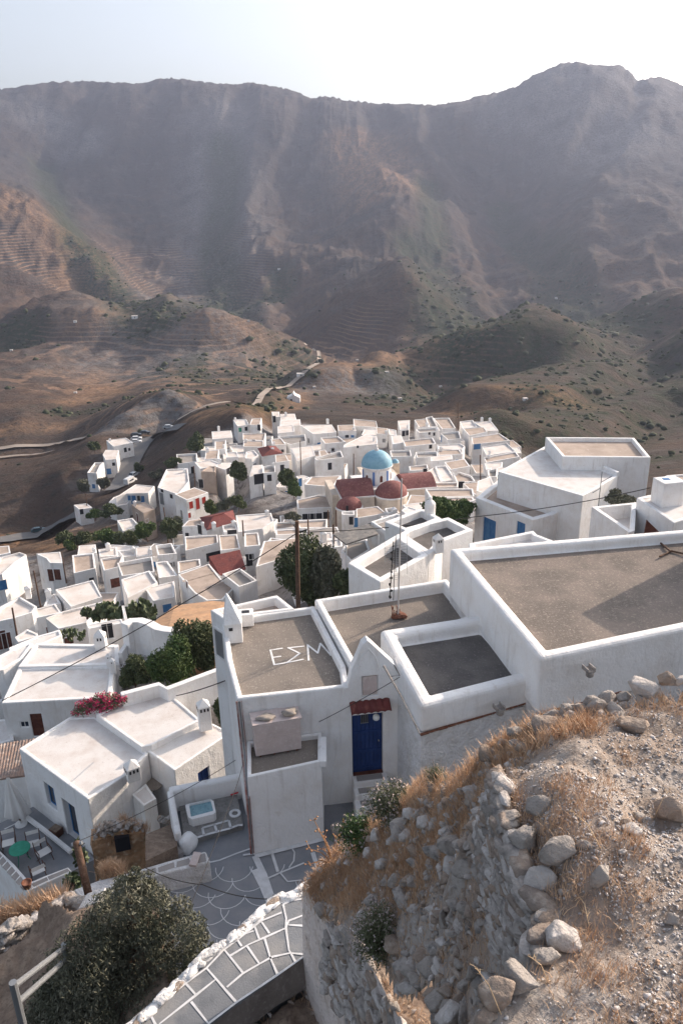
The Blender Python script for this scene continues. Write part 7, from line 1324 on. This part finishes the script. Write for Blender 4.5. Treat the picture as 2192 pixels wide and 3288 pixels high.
# cement verge and slope on the right of the path
vg = [atz('M', x, y, ZP-.02) for x, y in ((420, 1240), (600, 1095), (800, 942), (1100, 742), (1312, 594), (1430, 515))]; ve = [atz('M', x, y, ZP-.55) for x, y in ((620, 1330), (860, 1150), (1080, 970), (1320, 830), (1490, 730), (1530, 700))]; mb = MB(); mb.add(vg+ve, [(i, i+1, 7+i, 6+i) for i in range(5)]); mb.build('cement_verge', M('cement_verge', (.20, .17, .15), .95, (.15, .125, .11), 3, (.27, .24, .22), 12, .6, 25), pth)
mb = MB(); gx_ = np.linspace(-2.2, 2.0, 90); gy_ = np.linspace(4.2, 10.2, 110); X_, Y_ = np.meshgrid(gx_, gy_)
Z_ = -12.75-.1*X_+(fbm(X_*2, Y_*2, 4, 3)-.5)*.6; lx = np.interp(Y_, [p[1] for p in ve[:-1]], [p[0] for p in ve[:-1]]); Z_ = np.where(X_ < lx, np.minimum(Z_, -12.6-(lx-X_)*3), Z_); Vg = np.stack([X_, Y_, Z_], -1).reshape(-1, 3); ii = np.arange(X_.size).reshape(X_.shape); q = np.stack([ii[:-1, :-1], ii[:-1, 1:], ii[1:, 1:], ii[1:, :-1]], -1).reshape(-1, 4); tag(bigmesh('lower_bank', Vg, q, EARTH, smooth=True), kind='structure')
g = np.random.default_rng(11); xx = g.uniform(-1.9, 1.4, 16000); yy = g.uniform(4.6, 9.8, 16000); lx = np.interp(yy, [p[1] for p in ve[:-1]], [p[0] for p in ve[:-1]]); kk = (xx > lx-.05) & (fbm(xx*2.5, yy*2.5, 3, 8) > .42); xx, yy = xx[kk], yy[kk]; P_ = np.stack([xx, yy, -12.78-.1*xx+(fbm(xx*2, yy*2, 4, 3)-.5)*.6], 1); grassmesh('dry_grass', 'brown dry grass on the low ground beside the path', P_, .06, .22, 12, .004)
xx = g.uniform(-1.9, 1.2, 420); yy = g.uniform(4.6, 9.8, 420); lx = np.interp(yy, [p[1] for p in ve[:-1]], [p[0] for p in ve[:-1]]); kk = xx > lx-.02; xx, yy = xx[kk], yy[kk]; s_ = np.exp(g.normal(-2.9, .5, len(xx))); P_ = np.stack([xx, yy, -12.75-.1*xx+s_*.2], 1); tag(scatter('rubble', RK2, P_, np.stack([s_*1.2, s_, s_*.7], 1), g.uniform(0, 6, len(s_)), [STONE, STONE2], g.integers(0, 2, len(s_)), seed=13), 'stones in the brown grass beside the path', 'rubble', kind='stuff')
# ---------------------------------------------------------------- olive tree, handrail, left corner
tb_ = atd('D', 300, 2330, 17.0); tb_[2] = -17.5
cc2 = atd('D', 275, 2200, 14.6); s = 14.6/1829
bl_ = []; R_ = random.Random(21)
for x, y, r_ in ((300, 2060, 50), (340, 2110, 75), (260, 2130, 80), (400, 2160, 70), (200, 2200, 85), (300, 2210, 110), (400, 2250, 80), (160, 2280, 75), (260, 2310, 110), (370, 2330, 90), (440, 2130, 35), (330, 2030, 30), (110, 2330, 60), (200, 2400, 110), (320, 2420, 110), (450, 2200, 40), (310, 2005, 16), (285, 2030, 22), (345, 2035, 18), (240, 2070, 26), (460, 2150, 22), (420, 2080, 24), (480, 2215, 20), (130, 2270, 50), (105, 2330, 50), (365, 2060, 26)):
    c_ = atd('D', x, y, 14.6+R_.uniform(-.5, .6)); bl_.append((c_[0]-tb_[0], c_[1]-tb_[1], c_[2]-tb_[2], r_*s, r_*s, r_*s*.95))
tree('olive_tree', 'large grey green olive tree in front of the courtyard', 'tree', tb_, bl_, 75000, .042, LF_OL, 3.6, 1.1, 5, .2, None, 8)
bl2 = [(b[0]-.1, b[1], b[2]-.1, b[3]*.8, b[4]*.8, b[5]*.8) for b in bl_]
hr = thing('handrail', 'grey metal pipe handrail in the bottom left corner', 'handrail', tuple(atd('I', 95, 1544, 10.5))); a_ = atd('I', 88, 1308, 11); b_ = atd('I', 408, 1062, 14.2)
mb = MB(); mb.tube([a_, b_], .045, 8); mb.build('rail', METAL, hr); mb = MB(); mb.tube([a_-UPV*.32, b_-UPV*.28], .045, 8); mb.build('rail', METAL, hr)
for p, l_ in ((a_, 3.2), (b_, 1.1)): mb = MB(); mb.tube([p+UPV*.08, p-UPV*l_], .055, 8); mb.build('post', METAL, hr)
# earth slope below the handrail
gx_ = np.linspace(-9, -2.2, 120); gy_ = np.linspace(6, 15.6, 150); X_, Y_ = np.meshgrid(gx_, gy_); tl = atd('D', 20, 2060, 18.5); tr_ = atd('D', 230, 2010, 17.5); bl0 = atd('D', 30, 2330, 15.5)
pts3 = np.array([tl, tr_, bl0]); A3 = np.c_[pts3[:, :2], np.ones(3)]; pc_ = np.linalg.solve(A3, pts3[:, 2]); Zp = X_*pc_[0]+Y_*pc_[1]+pc_[2]; Z_ = np.clip(Zp, -19.5, -12.5)+(fbm(X_*1.2, Y_*1.2, 5, 6)-.5)*.7; okx = (X_+Y_*0) < -5.0+(15.6-Y_)*.32; Z_ = np.where(okx, Z_, np.minimum(Z_, ZC-.25)); Z_ = np.minimum(Z_, np.where(Y_ > 14.3, -16.7, 0)); zslope = (X_, Y_, Z_)
wl_ = [atd('I', x, y, d) for x, y, d in ((-200, 1080, 17.5), (-60, 1000, 17.6), (20, 925, 17.6), (130, 885, 17.9), (280, 855, 18.3), (400, 760, 18.8), (560, 760, 18.2), (800, 700, 18.0))]
wy_ = np.interp(X_, [p[0] for p in wl_], [p[1] for p in wl_]); wz_ = np.interp(X_, [p[0] for p in wl_], [p[2] for p in wl_]); Z_ = np.where(Y_ > wy_-.9, np.minimum(Z_, wz_-2.1-1.0*np.clip(Y_-wy_+.9, 0, .9)), Z_)
ii = np.arange(X_.size).reshape(X_.shape); q = np.stack([ii[:-1, :-1], ii[:-1, 1:], ii[1:, 1:], ii[1:, :-1]], -1).reshape(-1, 4); kq = (Y_ < wy_+.1).ravel()[q].all(1) & (X_ < -3.0+(12-Y_)*.2).ravel()[q].all(1); tag(bigmesh('earth_slope', np.stack([X_, Y_, Z_], -1).reshape(-1, 3), q[kq], EARTH, smooth=True), kind='structure')
def zs(x, y): i = np.clip(((y-6)/9.6*149).astype(int), 0, 149); j = np.clip(((x+9)/6.8*119).astype(int), 0, 119); return Z_[i, j]
# rough stone wall at left
lw1_ = [atd('I', x, y, d) for x, y, d in ((-60, 1000, 17.6), (20, 920, 17.6), (130, 880, 17.9), (280, 850, 18.3), (400, 745, 18.8), (500, 750, 18.6), (530, 790, 18.2))]
sw3 = stonewall('rough_stone_wall', 'rough stone wall under the orange grass at lower left', lw1_, [p[2] for p in lw1_], [p[2]-1.6 for p in lw1_], .0, 420, .2, 51, [STONE, STONE, STONE2, STONE3], th=.22)
wallrun('white_wall_end', 'whitewashed end of the stone wall by the leaning pole foot', 'wall', [atd('I', 520, 770, 18.2), atd('I', 640, 730, 18.)], 2.2, .45, PLR)
# dry grass behind the wall and below the patio
gb = []
g = np.random.default_rng(15)
for k in range(2600): u_ = g.random(); p = atd('I', -30+440*u_, 880-130*u_+g.uniform(-25, 10), 18.8+g.uniform(0, 1.6)); gb.append(p-UPV*.35)
grassmesh('dry_grass', 'orange grass standing above the rough stone wall', np.array(gb), .3, .75, 16, .01, lean=.5)
for nm_, lab_, f_, pts_, n2_ in (('dry_grass', 'orange grass on top of the mud ruin', 'U', ((600, 370), (820, 440), (300, 500), (420, 520), (700, 420)), 1400),):
    gb = []
    for k in range(n2_): i = g.integers(0, len(pts_)); x, y = pts_[i]; p = atp(f_, x+g.normal()*35, y+25+g.normal()*14, ra, rnn)-rnn*g.uniform(.05, .42); gb.append(p-UPV*.1)
    grassmesh(nm_, lab_, np.array(gb), .12, .35, 17, .006)
gb = []
for k in range(1800): u_ = g.random(); p = atd('U', 330+240*u_+g.normal()*20, 880+g.normal()*28, 20.3+g.uniform(0, .8)); gb.append(p-UPV*.2)
grassmesh('dry_grass', 'tuft of orange grass between ruin and bench wall', np.array(gb), .15, .4, 18, .006)
tr2 = []; Pq = []; 
for k in range(170): u_ = g.random(); x = 230+600*u_; y = np.interp(x, (230, 430, 600, 760, 845), (520, 440, 400, 420, 430))+g.uniform(-20, 60); p = atp('U', x, y, ra, rnn)-rnn*g.uniform(.05, .42); Pq.append(p)
for k in range(60): Pq.append(atd('U', 1000+220*g.random(), 280+60*g.random(), 24.5))
Pq = np.array(Pq); s_ = np.exp(g.normal(-2.6, .35, len(Pq))); tag(scatter('rubble', RK2, Pq, np.stack([s_, s_, s_*.7], 1), g.uniform(0, 6, len(s_)), [STONE3, STONE2, STONE], g.integers(0, 3, len(s_)), seed=19), 'broken stones along the top of the mud ruin', 'rubble', kind='stuff')
yd = [atd('U', x, y, d) for x, y, d in ((850, 480, 22.3), (1230, 330, 24.5), (1230, 620, 21.5), (850, 800, 20.6))]; mb = MB(); mb.add(yd+[p-UPV*3 for p in yd], [(0, 1, 2, 3), (3, 2, 6, 7), (0, 3, 7, 4)]); tag(mb.build('ruin_yard', EARTH), kind='structure')
# orange field patch above the garden
fp = [atd('G', x, y, d) for x, y, d in ((-30, 1050, 64), (160, 900, 70), (470, 860, 72), (600, 870, 70), (470, 1150, 58), (100, 1120, 58))]; mb = MB(); mb.add(fp+[p-UPV*5 for p in fp], [tuple(range(6))]+[(i, (i+1) % 6, 6+(i+1) % 6, 6+i) for i in range(6)]); tag(mb.build('field', M('straw_field', (.42, .25, .145), 1, (.30, .19, .12), .8, (.5, .33, .2), 3)), kind='structure')
# ---------------------------------------------------------------- patio with chairs
ZT = -25.6; pa_ = thing('patio', 'grey cement patio with flagged parapet in front of the pale roofed house', 'patio', tuple(atz('R', 500, 700, ZT)))
mb = MB(); mb.prism(ccw([tuple(atz('R', x, y, ZT)[:2]) for x, y in ((-300, 420), (0, 250), (420, 40), (1000, 480), (1200, 700), (860, 880), (380, 1020), (0, 560), (-300, 700))]), -29, ZT); mb.build('floor', PAVE, pa_)
mb = MB(); zp_ = ZT+.45; o_ = ccw([tuple(atz('R', x, y, zp_)[:2]) for x, y in ((-260, 330), (0, 590), (180, 760), (380, 990), (585, 905), (860, 800), (905, 850), (620, 980), (345, 1105), (140, 900), (0, 745), (-260, 480))]); mb.prism(o_, -30, zp_); mb.build('parapet', PL, pa_, bevel=.03)
mb = MB()
for k in range(7): x = -20+55*k; y = 610+62*k; mb.add([atz('R', x+8, y-4, zp_+.008), atz('R', x+50, y+50, zp_+.008), atz('R', x-8, y+115, zp_+.008), atz('R', x-60, y+68, zp_+.008)], [(0, 1, 2, 3)])
mb.add([atz('R', x, y, zp_+.008) for x, y in ((400, 1010), (590, 925), (612, 965), (430, 1050))], [(0, 1, 2, 3)]); mb.add([atz('R', x, y, zp_+.008) for x, y in ((600, 920), (850, 820), (885, 850), (625, 962))], [(0, 1, 2, 3)]); mb.build('flagstone', PAVE2, pa_)
mb = MB(); mb.ribbon([atz('R', 345, 190, ZT+.14), atz('R', 560, 350, ZT+.14), atz('R', 900, 625, ZT+.14)], .16); mb.ribbon([atz('R', 60, 320, ZT+.02), atz('R', 345, 180, ZT+.02)], .05); kk_ = mb.build('kerb', PL, pa_); md = kk_.modifiers.new('s', 'SOLIDIFY'); md.thickness = .14; md.offset = -1
tbl = thing('garden_table', 'round green garden table among the folding chairs', 'table', tuple(atz('R', 250, 640, ZT))); tc_ = atz('R', 250, 562, ZT+.72); mb = MB(); mb.lathe(tc_, [(0, 0), (.42, 0), (.43, -.02), (0, -.03)], 28); mb.build('table_top', GREENP, tbl)
for k in range(3): a = 2.1*k+.4; mb = MB(); mb.tube([tc_+np.array([.1*math.cos(a), .1*math.sin(a), 0]), tc_+np.array([.32*math.cos(a), .32*math.sin(a), -.72])], .014, 6); mb.build('leg', GREENP, tbl)
WB = M('chair_wood', (.10, .045, .03), .6)
def chair(x, y, ang, lab):
    p = atz('R', x, y, ZT+.4); p[2] = ZT; o = thing('director_chair', lab, 'chair', tuple(p), 'folding chairs on the patio'); e = np.array([math.cos(ang), math.sin(ang), 0]); f_ = np.array([-math.sin(ang), math.cos(ang), 0])   # f_ = back direction
    for s in (-1, 1):
        for (b0, b1) in ((-.24, .2), (.2, -.24)): mb = MB(); mb.tube([p+e*.27*s+f_*b0, p+e*.27*s+f_*b1+UPV*.44], .018, 5); mb.build('leg', WB, o)
        mb = MB(); mb.tube([p+e*.27*s+f_*-.24+UPV*.62, p+e*.27*s+f_*.24+UPV*.62], .022, 5); mb.tube([p+e*.27*s-f_*.2+UPV*.44, p+e*.27*s-f_*.2+UPV*.62], .016, 5); mb.build('armrest', WB, o); mb = MB(); mb.tube([p+e*.27*s+f_*.22+UPV*.42, p+e*.27*s+f_*.29+UPV*.92], .018, 5); mb.build('back_post', WB, o)
    mb = MB(); mb.box(p+UPV*.44, e*.26, f_*.2, UPV*.008); mb.build('seat', CANVAS, o); mb = MB(); mb.box(p+f_*.28+UPV*.80, e*.28, f_*.008, UPV*.09); mb.build('backrest', CANVAS, o)
chair(115, 500, .35, 'leftmost folding chair, behind the green table'); chair(425, 515, .35, 'folding chair right behind the green table'); chair(555, 620, .75+1.6*0, 'folding chair right of the green table'); chair(478, 850, .6+math.pi, 'folding chair in front of the green table with its back to the viewer')
um_ = thing('parasol', 'closed off-white parasol standing in a white round base', 'parasol', tuple(atz('R', 272, 275, ZT))); pb_ = atz('R', 272, 262, ZT); mb = MB(); mb.lathe(pb_, [(0, .0), (.26, 0), (.26, .05), (.05, .09), (.05, .2), (0, .2)], 20); mb.build('base', PL, um_)
mb = MB(); mb.tube([pb_, pb_+UPV*2.5+np.array([-.15, 0, 0])], .03, 8); mb.build('pole', WOODP, um_)
mb = MB(); rr_ = [(.04, 2.55), (.1, 2.3), (.2, 1.7), (.3, 1.1), (.38, .62), (.30, .5)]; vs = []; nn_ = 36
for r_, z in rr_:
    for k in range(nn_): a = 2*math.pi*k/nn_; r2_ = r_*(1+.28*math.sin(a*7+z)); vs.append(pb_+np.array([r2_*math.cos(a)*1.25-.15*z/2.5, r2_*math.sin(a), z]))
mb.add(vs, [(i*nn_+k, i*nn_+(k+1) % nn_, (i+1)*nn_+(k+1) % nn_, (i+1)*nn_+k) for i in range(5) for k in range(nn_)]); mb.build('canopy', CANVAS, um_, smooth=True)
fb_ = thing('planter_box', 'brown wooden box by the house wall on the patio', 'box', tuple(atz('R', 712, 390, ZT))); mb = MB(); c_ = atz('R', 712, 350, ZT+.18); mb.box(c_, (.2, -.12, 0), (.1, .17, 0), (0, 0, .17)); mb.build('crate', WB, fb_, bevel=.01); mb = MB(); mb.box(c_+UPV*.18, (.18, -.108, 0), (.09, .153, 0), (0, 0, .01)); mb.build('soil', EARTH, fb_)
fp_ = thing('flower_pot', 'rust brown pot on the corner of the patio parapet', 'pot', tuple(atz('R', 352, 1060, zp_))); mb = MB(); c_ = atz('R', 352, 1060, zp_); mb.lathe(c_, [(0, 0), (.13, 0), (.19, .25), (.2, .3), (.17, .3), (.15, .26), (0, .26)], 16); mb.build('pot', RUST, fp_, smooth=True)
lr = [atd('I', x, y, d) for x, y, d in ((-80, 560, 33), (0, 540, 32.6), (180, 760, 30), (190, 850, 29.4), (90, 830, 29.6), (0, 655, 32))]
mb = MB(); zz_ = -28.6; mb.prism(ccw([tuple(atz('R', x, y, zz_)[:2]) for x, y in ((-200, 800), (0, 1000), (200, 1230), (300, 1500), (-200, 1700))]), zz_-3, zz_); tag(mb.build('lane', ASPH), kind='structure')
# ---------------------------------------------------------------- poles and cables
def pole(lab, f, x, y0, y1, dep, r=.13, lean=0., name='telephone_pole', cross=False, x1=None):
    b = atd(f, x, y1, dep); d = ray(f, x1 if x1 is not None else x, y0); t_ = aty(f, x1 if x1 is not None else x, y0, b[1]); o = thing(name, lab, 'pole', tuple(b), 'wooden poles in the village'); mb = MB(); mb.tube([b-UPV*.5, t_], [r, r*.8], 8); mb.build('post', WOODP, o); return t_, b, o
tA, bA, oA = pole('big telephone pole in front of the broad dark tree', 'X', 296, 120, 1590, 47, .14, x1=278)
mb = MB(); mb.tube([atd('X', 225, 190, 47), atd('X', 300, 310, 47)], .03, 5); mb.tube([atd('X', 300, 310, 46.9), atd('X', 450, 265, 47)], .05, 5); mb.build('cable_joint', CABLE, oA)
for lab, f, x, y0, y1, dp, x1 in (('rusty pole at the alley bend, foot of the red shuttered house', 'B', 957, 300, 565, 160, 950), ('pole left of the dome beside the grey roofed house', 'B', 1398, 410, 580, 140, 1398), ('tall thin mast at the upper right of the village', 'C', 967, -20, 215, 205, 965), ('dark pole in the stepped alley by the grand white building', 'C', 1157, 420, 690, 130, 1152), ('pole by the curved white house', 'A', 1228, 385, 510, 165, 1220),
        ('pole in the hedge under the tan cube house', 'A', 1058, 645, 855, 138, 1030), ('leaning rusty pole beside the tile gabled house', 'F', 368, 370, 692, 100, 305), ('rusty pole right of the tile gabled house', 'F', 595, 205, 455, 112, 555), ('pole in front of the sloping white house', 'F', 152, 705, 935, 80, 112), ('rusty pole standing on the pale roof behind the square tan one', 'G', 735, 185, 290, 108, 728), ('short pole before the four dark windows', 'G', 1283, 180, 330, 100, 1276),
        ('pole between four dark windows and awning', 'X', 888, 180, 425, 75, 888), ('left pole of the pair at the church square', 'X', 805, -60, 240, 110, 798), ('right pole of the pair at the church square', 'X', 940, -60, 240, 115, 935), ('thin pole on the bank left of the dry slope houses', 'Q', 150, 1130, 1290, 190, 140)):
    pole(lab, f, x, y0, y1, dp, .11, x1=x1)
pb0 = atz('I', 568, 752, -16.0); pt0 = aty('I', 482, 400, pb0[1]+.4); po = thing('telephone_pole', 'leaning weathered pole standing on the bench wall by the patio', 'pole', tuple(pb0), 'wooden poles in the village'); mb = MB(); mb.tube([pb0-UPV*.4, pt0], [.10, .085], 10); mb.build('post', WOODP, po, smooth=True); mb = MB(); mb.tube([pt0+np.array([-.12, 0, -.08]), pt0+np.array([.14, 0, -.02])], .05, 6); mb.build('bracket', METAL, po)
def cable(lab, pts, r=.012, sag=0.):
    P_ = []
    for a, b in zip(pts[:-1], pts[1:]):
        for k in range(12): t_ = k/12; P_.append(a+(b-a)*t_-UPV*sag*4*t_*(1-t_))
    P_.append(pts[-1]); mb = MB(); mb.tube(P_, r, 5); o = mb.build('cable', CABLE); tag(o, lab, 'cable', 'cables across the view')
cable('cable sagging from the big telephone pole down to the left border', [atd('X', 296, 310, 47), atd('H', 15, 490, 45)], .028, .35)
cable('cable from the big telephone pole over the dark roofs to the right', [atd('X', 300, 310, 47), atd('E', 60, 700, 52), atd('E', 1330, 490, 50)], .028, .2)
cable('thin wire crossing the pale roofed house to the leaning pole', [pt0, atd('T', 1180, 130, 25), atd('J', 1240, 635, 20.2)], .009, .15)
cable('thin wire from the pipe corner down over the basin terrace', [atd('T', 1210, 190, 20.5), atd('T', 1080, 640, 19), atd('M', 430, 350, 15.5)], .008, .05)
cable('black hose like wire above the courtyard behind the olive tree', [atd('U', 840, 880, 18), atd('M', 560, 90, 17), atd('M', 1050, 195, 15.6)], .010, .1)
cable('pair of ropes from the garden to the white wing', [atd('H', 1110, 458, 36), atd('H', 1415, 365, 26)], .02, .05)
hk = thing('wall_bracket', 'rusted hook bracket on the wall corner above the blue door', 'bracket', tuple(atd('J', 1210, 620, 20.3))); mb = MB(); q0 = atd('J', 1140, 565, 20.6); q1 = atd('J', 1250, 760, 20.0); q2 = atd('K', 1450, 240, 19.6); mb.tube([q0, q1, q2], [.035, .02, .02], 6); mb.build('conduit', STONE, hk); mb = MB(); mb.tube([atd('J', 1185, 630, 20.2), atd('J', 1240, 625, 20.1), atd('J', 1205, 560, 20.1)], .014, 5); mb.build('hook', CABLE, hk)
# ---------------------------------------------------------------- air
def haze():
    mb = MB(); x0, x1, y0, y1, z0, z1 = -3200, 3200, -60, 3600, float(GZ.min())-260, max(float(GZ.max())+30, 10)
    mb.add([(x, y, z) for z in (z0, z1) for y in (y0, y1) for x in (x0, x1)], [(0, 2, 3, 1), (4, 5, 7, 6), (0, 1, 5, 4), (2, 6, 7, 3), (0, 4, 6, 2), (1, 3, 7, 5)])
    m = bpy.data.materials.new('haze_air'); m.use_nodes = True; t = m.node_tree; t.nodes.clear()
    o = t.nodes.new('ShaderNodeOutputMaterial'); v = t.nodes.new('ShaderNodeVolumePrincipled'); v.inputs['Color'].default_value = (.66, .75, 1.0, 1); v.inputs['Density'].default_value = .00012; v.inputs['Anisotropy'].default_value = .3
    t.links.new(v.outputs[0], o.inputs['Volume']); return tag(mb.build('haze', m), kind='stuff')
haze()
